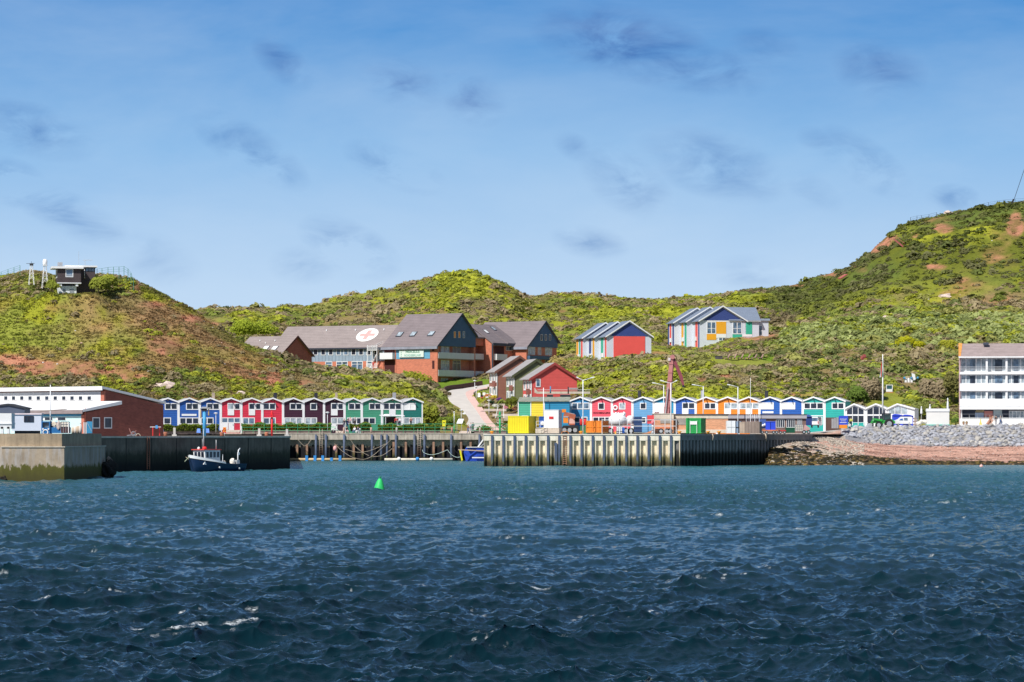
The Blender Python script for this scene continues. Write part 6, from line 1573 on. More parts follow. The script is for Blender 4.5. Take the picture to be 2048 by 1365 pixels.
mb = MB()
for k in range(5): mb.box(-.03, W + .03, -.05, 2.0, H * (k + .5) / 5 - .05, H * (k + .5) / 5 + .05)
mb.build('band', mat('navy_band', (.03, .07, .18), .5), t)
t, W, H, fr = bx('red_box', 'bright red machine box left of the brick harbour shed', 'machine', 1295, 1308, 831, 848, 474, 1.6, mat('coral_red_paint', (.70, .06, .07), .5, .06))
for x in (.05, W - .15): MB().box(x, x + .1, .1, .2, -1.3, 0).build('leg', DARKM, t)
MB().box(0, W, -.04, 0, H * .32, H * .40).build('slot', DARKM, t)
f = Frame(1305.5, 463, 0, 4.97); t = f.thing('pump_column', 'grey pump column with a pinkish head at the railing', 'pump')
MB().lathe((0, 0, 0), [(.32, 0), (.2, .3), (.16, 1.1), (.22, 1.35)], 10).build('column', STEEL, t); MB().blob((0, 0, 1.75), .28, .2, 2, 3, (1, 1, 1.3)).build('head', mat('pink_red', (.55, .16, .18), .6), t)
f = Frame(1284, 466, 0, 4.95); t = f.thing('timber_pile_heap', 'heap of orange brown planks on the quay beside the pump', 'planks')
for k in range(7): MB().bar((.1 * k, .2 * k, .08), (1.6 + .1 * k, .1 * k, .15 + .12 * k), .16, .06).build('plank', mat('plank_orange', (.45, .20, .09), .8, .25), t)
# ---- brick sheds
BRKO = mat('pale_orange_brick', (.60, .30, .17), .85, .10, scale=1.2, brick=True)
BEIGE = mat('beige_render', (.60, .52, .42), .85, .1, streak=.2, dirt=.1)
t, W, H, fr = bx('brick_shed', 'left brick harbour shed with a boarded grey window', 'shed', 1308, 1347, 829, 866.5, 477, 6, BRKO, None, 0, 'wall')
MB().box(-.05, W + .05, -.08, .0, H - .75, H + .02).build('render_band', BEIGE, t); MB().box(-.1, W + .1, -.15, 6, H + .02, H + .14).build('roof', CAP, t)
MB().box(fr.sx(1320.5), fr.sx(1341), -.06, 0, fr.z(847), fr.z(837)).build('boarded_window', mat('grey_boards', (.32, .29, .26), .85, .2, boards=.2), t)
t, W, H, fr = bx('brick_shed', 'right brick harbour shed with a long beige band and a flat roof', 'shed', 1349, 1456, 830, 866.5, 478, 7, BRKO, None, 0, 'wall')
MB().box(-.02, W + .02, -.09, .0, H - .6, H + .02).build('render_band', BEIGE, t); MB().box(-.1, W + .1, -.25, 7, H + .02, H + .13).build('roof', mat('dark_flat_roof', (.10, .08, .08), .9), t)
MB().box(-.02, W + .02, -.1, 0, 0, .55).build('plinth', BEIGE, t)
MB().box(.1, fr.sx(1374), -.06, 0, fr.z(850), fr.z(836.5)).build('grey_panel', mat('grey_boards', (.32, .29, .26), .85, .2, boards=.2), t)
f = Frame(1310, 468, 0, 4.95); t = f.thing('flat_trailer', 'long orange red flat trailer in front of the left brick shed', 'trailer')
MB().box(0, f.sx(1346), 0, 1.8, f.z(858), f.z(854)).build('deck', mat('trailer_orange', (.60, .19, .09), .7, .15), t)
for u in (1322, 1334, 1340): wheel(t, f.sx(u), .1, .45, .45, .35)
t, W, H, fr = container('green container with a white sign in front of the brick shed', 1372, 1402, 836.5, 867, 469, 3.2, -17, mat('bright_green_paint', (.015, .32, .07), .5, .08, dirt=.1), mat('green_rib', (.012, .26, .06), .5), 8)
x = fr.sx(1380); MB().box(x, fr.sx(1394), -.09, -.04, fr.z(849.5), fr.z(843)).build('sign', WHITE, t)
for u in (1380.5, 1394): MB().box(fr.sx(u) - .03, fr.sx(u) + .03, -.12, -.08, 0, fr.z(842)).build('post', WHITE, t)
t, W, H, fr = bx('white_shed', 'white double door shed at the right end of the brick shed', 'shed', 1454, 1471, 842, 867, 472, 2.5, WHITE)
MB().box(.02, W - .02, -.03, 0, H * .48, H * .51).box(W * .5 - .02, W * .5 + .02, -.03, 0, 0, H).build('door_joint', STEEL, t)
t, W, H, fr = bx('glass_rack', 'rack with bluish panels beside the white shed', 'rack', 1471.5, 1483, 843, 867, 471, 1.2, mat('blue_grey_panel', (.25, .33, .45), .4, .2, vboards=.35))
for k in (0, .5, 1): MB().box(W * k - .05, W * k + .05, -.06, 0, 0, H).build('post', DARKM, t)
MB().box(0, W, -.05, 0, H * .45, H * .52).build('shelf', DARKM, t)
TIM = mat('brown_crate_wood', (.26, .19, .155), .85, .2, vboards=.5)
t, W, H, fr = bx('timber_crate', 'large brown timber crate with white rods standing in it', 'crate', 1490, 1519, 844, 867, 467, 3, TIM, None, -12)
MB().box(-.9, 0, .1, 2, 0, H * .98).build('side_crate', mat('tan_crate_wood', (.40, .30, .23), .85, .2, vboards=.4), t)
mb = MB()
for k in range(10): x = .1 + k * W / 10; mb.box(x, x + .05, .5 + (k % 3) * .5, .55 + (k % 3) * .5, H * .8, H + 1.1 + .1 * (k % 2))
mb.build('rods', WHITE, t)
# ---- low dark row
t, W, H, fr = bx('store_row', 'long low brown store row with a grey fascia behind the blue bins', 'shed', 1456, 1612, 830.5, 867, 492, 5, mat('brown_store_wall', (.175, .105, .09), .85, .15), None, 0, 'wall')
MB().box(-.1, W + .1, -.3, 0, fr.z(837.5), H - .02).build('fascia', mat('lilac_grey_fascia', (.36, .34, .37), .6, .06), t); MB().box(-.15, W + .15, -.35, 5, H, H + .12).build('roof', mat('dark_flat_roof', (.10, .08, .08), .9), t)
for ua, ub in ((1552, 1569), (1573, 1590), (1594, 1604), (1522, 1531)): win(t, fr.sx(ua), fr.sx(ub), fr.z(855.5), fr.z(839), 0, 4, WHITE, PANE, .06)
for k, (u0, u1, lab) in enumerate([(1532, 1540.5, 'left blue bin of the pair on the trailer'), (1541.5, 1551, 'right blue bin of the pair on the trailer')]):
 t, W, H, fr = bx('blue_bin', lab, 'bin', u0, u1, 844.5, 860, 480, 1.0, mat('bright_blue_plastic', (.015, .06, .60), .5, .08)); MB().box(-.04, W + .04, -.05, 1.05, H, H + .1).build('lid', mat('blue_lid', (.02, .09, .55), .5), t)
t, W, H, fr = bx('blue_stall', 'small blue stall with white goods left of the blue bins', 'stall', 1519, 1532, 839, 857, 483, 1.0, mat('stall_blue', (.05, .10, .30), .6, .2))
for k in range(3): MB().blob((.25 + k * .3, -.15, .35 + .1 * k), .2, .2, 2, k).build('sack', WHITE, t)
f = Frame(1518, 479, 0, 4.96); t = f.thing('flat_trailer', 'low red and black trailer under the blue bins', 'trailer')
MB().box(0, f.sx(1556), -.1, 1.6, f.z(862.5), f.z(860)).build('deck', mat('trailer_orange', (.60, .19, .09), .7, .15), t)
for u in (1524, 1533, 1547, 1553): wheel(t, f.sx(u), -.05, .28, .26, .2)
f = Frame(1558, 481, 0, 4.96); t = f.thing('hand_cart', 'red hand cart right of the blue bins', 'cart')
MB().box(0, f.sx(1572), 0, 1.0, .45, .6).build('deck', REDP, t)
for u in (1561, 1569): wheel(t, f.sx(u), 0, .25, .24, .15)
t, W, H, fr = bx('skip', 'dark green skip at the right end of the quay', 'skip', 1572.5, 1590, 855.5, 866, 482, 1.6, mat('dark_green_skip', (.015, .10, .055), .6, .15)); MB().box(-.05, W + .05, -.06, 1.65, H - .12, H).build('rim', mat('skip_rim', (.03, .14, .08), .6), t)
t, W, H, fr = bx('ibc_tank', 'white caged container behind the green skip', 'tank', 1591, 1606, 850, 862.5, 486, 1.1, mat('cream_plastic', (.62, .57, .48), .6, .08))
mb = MB()
for k in range(5): mb.box(W * k / 4 - .02, W * k / 4 + .02, -.06, -.02, 0, H); mb.box(0, W, -.06, -.02, H * k / 4 - .02, H * k / 4 + .02)
mb.build('cage', STEEL, t)
f = Frame(1606, 484, 0, 4.96); t = f.thing('concrete_mixer', 'pinkish tipping cart with black wheels at the right end of the quay', 'cart')
MB().prism([(.1, 0, .6), (.9, 0, .5), (1.2, 0, .9), (.35, 0, 1.5)], (0, .8, 0)).build('tub', mat('pinkish_tub', (.55, .32, .30), .7), t)
for u in (1608, 1617): wheel(t, f.sx(u), 0, .32, .32, .2)
t, W, H, fr = bx('blue_tent', 'dark blue tent at the right end of the brown store row', 'tent', 1611, 1624, 834, 851, 505, 2, mat('dark_blue_canvas', (.012, .035, .17), .7, .2))
MB().prism([(-.1, -.2, H), (W + .1, -.2, H), (W / 2, -.2, H + .4)], (0, 2.3, 0)).build('roof', mat('blue_canvas_light', (.04, .09, .30), .7), t)
OB = mat('bollard_orange', (.88, .27, .01), .5, .05)
for k, (u, d, lab) in enumerate([(1359, 461.8, 'orange bollard at the corner of the sheet pile quay'), (1416, 467, 'orange bollard in front of the brick shed, left of two'), (1438, 470.5, 'orange bollard in front of the brick shed, right of two'), (1044, 461.9, 'orange bollard left of the green light post' if False else 'orange bollard right of the green light post under the yellow container'), (1162, 462, 'orange bollard below the red twin tank')]):
 if u == 1044: u = 983.5; lab = 'orange bollard left of the green light post'
 o = thing('bollard', lab, 'bollard', (X(u, d), d, 4.97), 0, 'orange quay bollards')
 MB().lathe((0, 0, 0), [(.2, 0), (.17, .18), (.3, .28), (.34, .38), (.15, .46)], 12).build('post', OB, o)
for k, u in enumerate((1231, 1226.8)): pass
o = MB().lathe((X(1231, 462), 462, 4.98), [(.16, 0), (.14, .06), (.05, .42)], 10).build('traffic_cone', OB); tag(o, 'small orange traffic cone at the quay edge below the tanks', 'cone')
# ---- red crane with folded jib
f = Frame(1334, 499, 0, 5.0); t = f.thing('loading_crane', 'tall red loading crane with its folded jib hanging to the right', 'crane')
RC = mat('lit_crane_red', (.46, .18, .17), .55, .12, dirt=.2); RD_ = mat('shaded_crane_red', (.22, .045, .06), .6, .12)  # light and shade on the crane painted as two reds
def boomseg(a, b, w0, w1, m, nm, y=0.0, dep=.6):
 (ua, va), (ub, vb) = a, b; xa, za, xb, zb_ = f.sx(ua), f.z(va), f.sx(ub), f.z(vb)
 MB().prism([(xa - w0 / 2, y, za), (xa + w0 / 2, y, za), (xb + w1 / 2, y, zb_), (xb - w1 / 2, y, zb_)], (0, dep, 0)).build(nm, m, t)
boomseg((1331.5, 845), (1343.5, 716), .86, .60, RC, 'boom')
boomseg((1336.8, 845), (1347, 719), .36, .30, RD_, 'boom_side', .15, .5)
boomseg((1346.5, 716), (1361.5, 752), .50, .62, RD_, 'jib', .1, .5); boomseg((1361.5, 752), (1367.3, 773), .62, .30, RD_, 'jib', .1, .5)
MB().disc((f.sx(1367), .3, f.z(773)), .22, 'y', .5, 12).build('hook_block', DARKM, t)
mb = MB().disc((f.sx(1345), .2, f.z(714.5)), .38, 'y', .8, 14); mb.build('hinge', RC, t)
MB().box(f.sx(1337) - .1, f.sx(1341), -.15, 0, f.z(722), f.z(716)).build('bracket', mat('crane_pale', (.62, .52, .50), .6), t)
for va in (728, 745, 762, 780, 800, 815): x = f.sx(1331.5 + (845 - va) / 129 * 12); MB().box(x - .48, x + .36, -.06, .02, f.z(va + 1.2), f.z(va)).build('boom_collar', mat('collar_red', (.42, .15, .14), .6), t)
MB().bar((f.sx(1330.5), -.25, f.z(828)), (f.sx(1336), -.25, f.z(775)), .14).build('hydraulic_ram', STEEL, t)
MB().box(f.sx(1324), f.sx(1343), -.2, 1.8, 0, f.z(833)).build('base', RC, t)
for k in range(3): MB().bar((f.sx(1304 + k * 3), -.1, f.z(832)), (f.sx(1312 + k * 3), -.1, f.z(825)), .18).build('lever', RD_, t)
# ---- lamp posts
def lamp_single(u, vt, vb, uh, vh, d, lab):
 zb = Z(vb, d); t = thing('street_lamp', lab, 'street lamp', (X(u, d), d, zb)); h = Z(vt, d) - zb
 MB().tube([(0, 0, -.5), (0, 0, h)], [.1, .07], 8).build('pole', GREYW, t)
 xh = X(uh, d) - X(u, d); zh = Z(vh, d) - zb
 MB().tube([(0, 0, h - .03), (xh * .7, 0, zh - .05)], .05, 6).build('arm', GREYW, t)
 MB().prism([(xh * .72, -.12, zh - .1), (xh * .72, -.12, zh + .06), (xh, -.12, zh + .12), (xh * 1.06, -.12, zh - .02)], (0, .24, 0)).build('lamp_head', WHITE, t)
lamp_single(1327.5, 770.5, 868, 1305, 766.5, 481, 'street lamp with one arm just left of the red crane boom')
lamp_single(1406.5, 773, 868, 1384.5, 770, 487, 'street lamp with one arm in front of the first orange hut')
lamp_single(1475.8, 774, 868, 1455, 770, 490, 'street lamp with one arm in front of the middle orange hut')
def lamp_double(u, vt, vb, us, va, d, lab):
 zb = Z(vb, d); t = thing('street_lamp', lab, 'street lamp', (X(u, d), d, zb)); h = Z(vt, d) - zb
 MB().tube([(0, 0, -.3), (0, 0, h)], [.1, .07], 8).build('pole', WHITE, t)
 for uh in us:
  xh = X(uh, d) - X(u, d); zh = Z(va, d) - zb
  MB().tube([(0, 0, h - .1), (xh * .7, 0, zh - .1)], .05, 6).build('arm', WHITE, t)
  MB().prism([(xh * .68, -.12, zh - .15), (xh * .68, -.12, zh + .02), (xh, -.12, zh + .15), (xh * 1.05, -.12, zh + .0)], (0, .24, 0)).build('lamp_head', WHITE, t)
lamp_double(1166, 760, 867.5, (1153, 1188), 755.5, 463, 'tall double armed white lamp in front of the first blue hut')
lamp_double(1341.8, 766, 867.5, (1321, 1354), 762, 465, 'tall double armed white lamp behind the tip of the red crane')
o = thing('pole', 'thin white pole in front of the third orange hut', 'pole', at(1501, 489, 868)); MB().tube([(0, 0, 0), (0, 0, Z(756, 489) - Z(868, 489))], [.06, .03], 6).build('shaft', WHITE, o)
def globe_lamp(u, vt, vb, d, lab, s=1.0, grp=None):
 zb = Z(vb, d); t = thing('globe_lamp', lab, 'street lamp', (X(u, d), d, zb), 0, grp); h = Z(vt, d) - zb
 MB().tube([(0, 0, -.3), (0, 0, h - .3)], .055 * s, 8).build('pole', GREYW, t)
 MB().lathe((0, 0, h - .45), [(.08, 0), (.16, .12), (.22, .3)], 10).build('lamp_glass', PANEW, t)
 MB().lathe((0, 0, h - .15), [(.42 * s, 0), (.40 * s, .05), (.1, .15)], 12).build('lamp_shade', WHITE, t)
globe_lamp(431.8, 825.5, 862, 556, 'white mushroom lamp in front of the third blue hut')
globe_lamp(655, 824, 862, 557, 'white mushroom lamp in front of the last plum hut')
globe_lamp(949.5, 760.5, 797, 655, 'taller mushroom lamp at the top of the uphill road')
globe_lamp(952.5, 772.5, 806, 640, 'shorter mushroom lamp at the top of the uphill road')
globe_lamp(978, 800, 835, 610, 'mushroom lamp in the garden beside the uphill road')
globe_lamp(1188.8, 764, 790, 640, 'mushroom lamp on the slope right of the red row house')
globe_lamp(922.5, 819.5, 842, 585, 'low lamp post with a white sign half way up the road')
o = tag(MB().box(X(925, 585), X(931, 585), 585, 585.05, Z(829, 585), Z(825, 585)).build('road_sign', WHITE), 'small white sign plate beside the low lamp post on the road', 'sign')
# ---- flagpole with hanging flag
d = 540; t = thing('flagpole', 'tall white flagpole in front of the middle glazed hut', 'flagpole', at(1765.5, d, 856))
MB().tube([(0, 0, 0), (0, 0, Z(709, d) - Z(856, d))], [.16, .07], 10).build('pole', WHITE, t)
mb = MB(); zt = Z(720, d); zb = Z(753, d); n = 10
vs = []; fs = []
for i in range(n + 1):
 s_ = i / n; zz = zt + (zb - zt) * s_; w = .12 + .42 * s_
 for j in range(5): q = j / 4; vs.append((-q * w - .08, .12 * math.sin(q * 7 + s_ * 5), zz - q * .25))
for i in range(n):
 for j in range(4): fs.append((i * 5 + j, i * 5 + j + 1, (i + 1) * 5 + j + 1, (i + 1) * 5 + j))
vs = [(a + X(1765.5, d), b + d - .15, c) for a, b, c in vs]
m, nt, bs_ = newmat('tricolour_cloth'); g_ = nt.new('ShaderNodeTexCoord').outputs['Generated']; sp_ = nt.new('ShaderNodeSeparateXYZ'); nt.l.new(g_, sp_.inputs[0])
nt.l.new(nt.ramp(sp_.outputs[0], [(0, (.8, .8, .8)), (.55, (.5, .03, .03)), (.8, (.02, .25, .10))], 'CONSTANT'), bs_.inputs['Base Color']); bs_.inputs['Roughness'].default_value = .8
o = mb.add(vs, fs, True).build('flag', m); tag(o, 'limp green, red and white flag hanging from the tall flagpole', 'flag')
# ---- vehicles on the right
def car_profile(t, prof, w, m, name='body'):
 """prof: side outline (x,z); extruded over y 0..w with a slight inset at the top"""
 mb = MB(); n = len(prof); zmax = max(p[1] for p in prof); zmin = min(p[1] for p in prof)
 vs = []
 for y, sgn in ((0, 1), (w, -1)):
  for x, z in prof:
   k = max(0, (z - zmin) / (zmax - zmin) - .5) * .28; vs.append((x, y + sgn * k, z))
 fs = [tuple(range(n)), tuple(range(2 * n - 1, n - 1, -1))] + [(i, i + n, (i + 1) % n + n, (i + 1) % n) for i in range(n)]
 return mb.add(vs, fs).build(name, m, t)
CARW = mat('white_car_paint', (.78, .78, .79), .3, .03, spec=.6)
f = Frame(1790, 541, R(3), Z(852, 541)); t = f.thing('delivery_van', 'small white delivery van with blue side windows facing left, beside the tractor', 'van')
L = f.sx(1825); 
b = car_profile(t, [(0, .35), (L, .35), (L, 1.45), (L - .12, 1.62), (1.25, 1.62), (.75, 1.2), (.1, .95)], 1.7, CARW)
MB().prism([(.78, -.03, 1.0), (1.45, -.03, 1.0), (1.45, .12, 1.45), (1.2, .12, 1.45)], (0, .03, 0)).build('window', mat('blue_side_glass', (.03, .10, .32), .2), t)
MB().box(1.65, 2.25, -.03, .05, 1.0, 1.42).build('window', PANEB, t)
for x in (.6, L - .6): wheel(t, x, .12, .3, .3, .22)
MB().box(-.03, .03, .3, 1.4, .45, .6).build('bumper', DARKM, t)
f = Frame(1621, 532, R(-14), Z(856, 532)); t = f.thing('parked_van', 'white van parked with its rear to the harbour in front of the jade huts', 'van')
W = f.sx(1637); 
MB().prism([(0, 0, .4), (W, 0, .4), (W, 0, 1.2), (W - .12, 0, 1.95), (.12, 0, 1.95), (0, 0, 1.2)], (0, 4.2, 0)).build('body', CARW, t)
MB().box(.15, W - .15, -.04, .02, 1.2, 1.75).build('rear_window', PANEB, t)
for x in (0.02, W - .14): MB().box(x, x + .12, -.04, .03, .75, 1.15).build('tail_light', REDP, t)
MB().box(-.03, W + .03, -.1, .05, .4, .55).build('bumper', DARKM, t)
for x in (.15, W - .15): wheel(t, x, .7, .33, .33, .22, 'wheel', 'x')
MB().box(W - .02, W + .02, .5, 3.8, 1.2, 1.75).build('side_window', PANE, t)
f = Frame(1748, 538, R(6), Z(857.5, 538)); t = f.thing('tractor', 'green tractor with a front loader standing above the stone slope', 'tractor')
TG = mat('tractor_green', (.03, .36, .05), .45, .08, dirt=.15)
def tx(u): return f.sx(u)
MB().prism([(tx(1748), .5, .95), (tx(1766), .5, .95), (tx(1766), .5, 1.75), (tx(1752), .5, 1.62), (tx(1748), .5, 1.35)], (0, .9, 0)).build('bonnet', TG, t)
MB().box(tx(1766), tx(1784), .3, 1.6, .9, 1.5).build('body', TG, t)
cb_ = MB()
for (x, y) in ((tx(1768), .35), (tx(1782), .35), (tx(1768), 1.55), (tx(1782), 1.55)): cb_.box(x - .05, x + .05, y - .05, y + .05, 1.4, 2.65)
cb_.box(tx(1767), tx(1783), .3, 1.6, 2.62, 2.75); c_ = cb_.build('cab', DARKM, t)
MB().box(tx(1768.5), tx(1781.5), .4, 1.5, 1.5, 2.6).build('glass', glass('green_glass', (.02, .05, .045), .1), c_)
wheel(t, tx(1757.5), .1, .62, .62, .35, 'front_wheel'); wheel(t, tx(1778), .0, .85, .85, .45, 'rear_wheel')
MB().bar((tx(1766), .2, 1.5), (tx(1747), .2, 1.8), .14).bar((tx(1747), .2, 1.8), (tx(1741), .2, .7), .14).build('loader_arm', TG, t)
MB().prism([(tx(1736), -.2, .15), (tx(1743), -.2, .15), (tx(1742), -.2, .95), (tx(1738), -.2, .75)], (0, 2.1, 0)).build('bucket', STEEL, t)
MB().box(tx(1762) - .04, tx(1762) + .04, .9, .98, 1.7, 2.4).build('exhaust', DARKM, t)
MB().prism([(tx(1783), .2, 1.1), (tx(1791), .2, .9), (tx(1791), .2, 1.3), (tx(1784), .2, 1.7)], (0, 1.4, 0)).build('mudguard', TG, t)
f = Frame(1741, 541, 0, Z(857, 541)); t = f.thing('spare_wheel', 'big grey wheel leaning left of the tractor', 'wheel'); wheel(t, .0, .1, .62, .6, .35, 'tyre')
BT = mat('bright_blue_canvas', (.02, .055, .52), .7, .12)
for (u0, u1, va, vb, d, lab) in ((1787, 1806, 830, 845, 547, 'bright blue tent between the tractor and the white van'), (1807.5, 1826.5, 831, 848, 549, 'bright blue tent behind the white van')):
 t, W, H, fr = bx('market_tent', lab, 'tent', u0, u1, va + 1.5, vb + 6, d, 2.2, BT)
 MB().prism([(-.1, -.15, H), (W + .1, -.15, H), (W * .6, -.15, H + .22), (W * .2, -.15, H + .28)], (0, 2.5, 0)).build('roof', BT, t)
t, W, H, fr = bx('box_trailer', 'blue box trailer with white writing and an orange skirt', 'trailer', 1677.5, 1695.5, 832, 850, 527, 2.4, mat('trailer_blue', (.015, .055, .46), .5, .06), None, -8)
MB().box(0.1, W - .1, -.02, 2.2, -.62, -.02).build('skirt', ORANGE, t)
text_obj('lettering', 'HELGOLAND', .26, WHITE, t, (W / 2, -.03, H * .62), width=1.15); text_obj('lettering', 'AM HAFEN', .2, WHITE, t, (W / 2, -.03, H * .42), width=.85)
MB().box(.2, W - .2, -.03, 0, H * .22, H * .27).build('stripe', WHITE, t)
f = Frame(1663, 527, R(-5), Z(857, 527)); t = f.thing('fence_panel', 'grey mesh fence panels between the open garage and the blue trailer', 'fence')
for k in range(3): MB().box(k * .42, k * .42 + .38, .05 * k, .05 * k + .05, 0, 1.9 - .1 * (2 - k)).build('panel', mat('mesh_grey', (.30, .29, .30), .7, .15, vboards=.14), t)
t, W, H, fr = bx('kiosk', 'closed white kiosk with a flat roof left of the hotel', 'kiosk', 1853.5, 1898, 823.5, 849.5, 541, 3.0, mat('kiosk_cream', (.68, .66, .63), .6, .03), None, -6)
MB().box(-.08, W + .1, -.12, 3.1, H, H + .52).build('roof', WHITE, t); MB().box(-.1, W + .2, -.2, 3, -.3, 0).build('base', mat('teal_edge', (.04, .35, .28), .6), t)
MB().box(W, W + .05, 0, 3, 0, H).build('side', GREYW, t)
for k, (u, va, vb, d, lab) in enumerate([(1860, 808.5, 824, 546, 'closed white parasol behind the left end of the kiosk roof'), (1895.5, 796, 824, 547, 'tall closed white parasol behind the right end of the kiosk roof'), (1842.8, 813, 850, 545, 'closed white parasol standing left of the kiosk')]):
 zb = Z(858, d) if k < 2 else Z(vb, d); t = thing('parasol', lab, 'parasol', (X(u, d), d, zb)); h = Z(va, d) - zb; hh = 1.4 if k != 1 else 2.2
 MB().tube([(0, 0, 0), (0, 0, h)], .035, 6).build('pole', WHITE, t); MB().lathe((0, 0, h - hh), [(.16, 0), (.22, .15), (.17, hh * .6), (.09, hh * .82), (.15, hh * .86), (.03, hh)], 10).build('canopy', WHITE, t)
f = Frame(1833, 543, 0, Z(850, 543)); t = f.thing('sack_pile', 'pile of large white sacks left of the kiosk', 'sacks')
for k in range(6): MB().blob((.25 + .32 * k, .1 * (k % 2), .28 + .3 * (k > 1 and k < 5)), .36, .3, 2, k, (1, 1, .9)).build('sack', mat('sack_white', (.66, .63, .58), .8, .1), t)
f = Frame(1826, 545, 0, Z(851, 545)); t = f.thing('fish_boxes', 'brownish boxes and nets piled between the blue tent and the sacks', 'boxes')
for k in range(5): MB().box(.1 + .2 * (k % 2), .6 + .2 * (k % 2), 0, .5, .28 * k, .28 * k + .24).build('box', mat('box_brown_%d' % (k % 2), [(.28, .2, .16), (.38, .3, .26)][k % 2], .8, .2), t)
f = Frame(1962, 545, 0, Z(850, 545)); t = f.thing('timber_sculpture', 'reddish brown driftwood stack in front of the hotel terrace', 'driftwood')
for k in range(9): MB().bar((.9 + .25 * (k % 5), .1 * (k % 3), 0), (1.6 + .22 * (k % 4), .1, .5 + .16 * k), .2).build('log', mat('driftwood_%d' % (k % 2), [(.36, .17, .11), (.50, .30, .22)][k % 2], .85, .25), t)
f = Frame(1958, 546, 0, Z(850, 546)); t = f.thing('yellow_stand', 'small yellow stand in front of the hotel terrace', 'stand')
MB().prism([(0, 0, 0), (.6, 0, 0), (.4, 0, .5), (.35, 0, 1.1), (.25, 0, 1.1), (.2, 0, .5)], (0, .3, 0)).build('stand', mat('dull_yellow', (.65, .55, .12), .6), t)
for k, (u, lab) in enumerate([(1925, 'left brown planter at the foot of the hotel terrace'), (1931, 'right brown planter at the foot of the hotel terrace')]):
 f = Frame(u, 545, 0, Z(850, 545)); t = f.thing('planter', lab, 'planter'); MB().lathe((0.2, 0, 0), [(.16, 0), (.24, .35), (.2, .36)], 10).build('pot', mat('pot_brown', (.30, .17, .11), .8), t); MB().blob((.2, 0, .45), .22, .4, 2, k).build('plant', mat('plant_dry', (.28, .20, .10), .9, .3), t)
d = DV(1779, 787); f = Frame(1772.5, d, 0, Z(787, d)); t = f.thing('beach_chair', 'hooded beach chair with a white seat on the slope behind the flagpole', 'beach chair')
W = f.sx(1785.5); MB().box(0, W, .2, 1.0, .25, 1.7).build('hood', mat('dark_teal', (.03, .10, .12), .6), t); MB().frame(0, W, .3, 1.72, .12, .1, .25).build('rim', WHITE, t)
MB().box(.12, W - .12, .0, .25, .3, .85).build('seat', WHITE, t); MB().box(0, W + .1, 0, 1.0, 0, .25).build('base', mat('orange_wood', (.55, .20, .09), .7), t)
f = Frame(1758, 600, 0, Z(806, 600)); t = f.thing('beach_chair', 'teal hooded beach chair on the ledge above the glazed huts', 'beach chair')
MB().prism([(.0, 0, 0), (1.2, 0, 0), (1.35, 0, .95), (.5, 0, 1.0)], (0, .8, 0)).build('hood', mat('dark_teal', (.03, .10, .12), .6), t); MB().box(.2, 1.1, -.15, 0, .1, .4).build('seat', GREYW, t)
t, W, H, fr = bx('garden_hut', 'tiny reddish brown hut on the ledge above the last glazed hut', 'hut', 1792, 1804, 801, 809, 602, 1.2, mat('red_brown_hut', (.28, .10, .08), .8))
MB().prism([(-.15, -.1, H - .05), (W + .1, -.1, H - .05), (W * .9, .6, H + .35), (-.05, .6, H + .35)], (0, .9, 0)).build('roof', mat('pink_tiles', (.58, .36, .28), .8, .1), t)
t, W, H, fr = bx('ledge_wall', 'low dark timber ledge wall above the glazed huts', 'wall', 1735, 1825, 807, 810, 600, .3, mat('ledge_timber', (.12, .09, .07), .9, .2)); MB().box(0, W, -.05, .35, H, H + .08).build('coping', GREYW, t)
d = DV(1808, 765); f = Frame(1808, d, 0, Z(765, d)); t = f.thing('garden_terrace', 'small terrace with white chairs and a leaning white board on the slope', 'terrace')
MB().box(-1.5, 3.2, 0, 1.5, -.3, 0).build('deck', mat('deck_wood', (.35, .28, .2), .8), t)
for k in range(3): MB().box(.2 + .6 * k, .6 + .6 * k, .2, .6, 0, .45).box(.2 + .6 * k, .6 + .6 * k, .55, .62, .45, .9).build('chair', WHITE, t)
MB().prism([(1.9, .4, .4), (2.5, .4, .5), (2.3, .4, 1.7), (1.6, .4, 1.9)], (0, .05, 0)).build('board', WHITE, t)
for k, x in enumerate((.15, 1.6, 2.9)): MB().blob((x, .3, .9), .25, .2, 2, k).build('blue_drum', mat('drum_blue', (.04, .22, .40), .6), t)
MB().box(-1.4, -.2, .5, .6, 0, 1.0).build('brown_fence', mat('fence_brown', (.26, .12, .06), .8), t)
o = MB().blob(at(1727.5, DV(1727.5, 724), 718), .75, .3, 2, 9, (1, .6, 1.1)).build('red_sculpture', mat('dark_red_iron', (.20, .035, .03), .7, .2)); tag(o, 'dark red round iron sculpture half hidden in the thicket', 'sculpture')
LW = mat('pinkish_wood', (.34, .21, .18), .8, .2)
for k, (u, lab) in enumerate([(1453, 'weathered wooden lounger on the grass terrace, next to the dark box'), (1466, 'weathered wooden lounger, second from the dark box'), (1480, 'weathered wooden lounger, third from the dark box'), (1494, 'weathered wooden lounger, fourth from the dark box'), (1507, 'weathered wooden lounger, fifth from the dark box'), (1520, 'weathered wooden lounger at the right end of the terrace row')]):
 d = DV(u, 720.5); f = Frame(u, d, R(10), Z(720.5, d) + .15); t = f.thing('lounger', lab, 'lounger', 'wooden loungers on the grass terrace')
 MB().bar((-.5, 0, .35), (.4, 0, .4), .9, .1).build('seat', LW, t) ; MB().bar((.35, 0, .4), (.75, 0, 1.15), .9, .1).build('backrest', LW, t)
 for q in (-.4, .4): MB().box(q - .04, q + .04, -.4, .4, 0, .36).build('leg', LW, t)
t, W, H, fr = bx('storage_box', 'dark storage box at the left end of the lounger row', 'box', 1431, 1445, 713, 721, DV(1438, 721), 1.2, mat('dark_box', (.08, .07, .08), .7)); MB().box(-.05, W + .05, -.05, 1.25, H, H + .08).build('lid', DARKM, t)
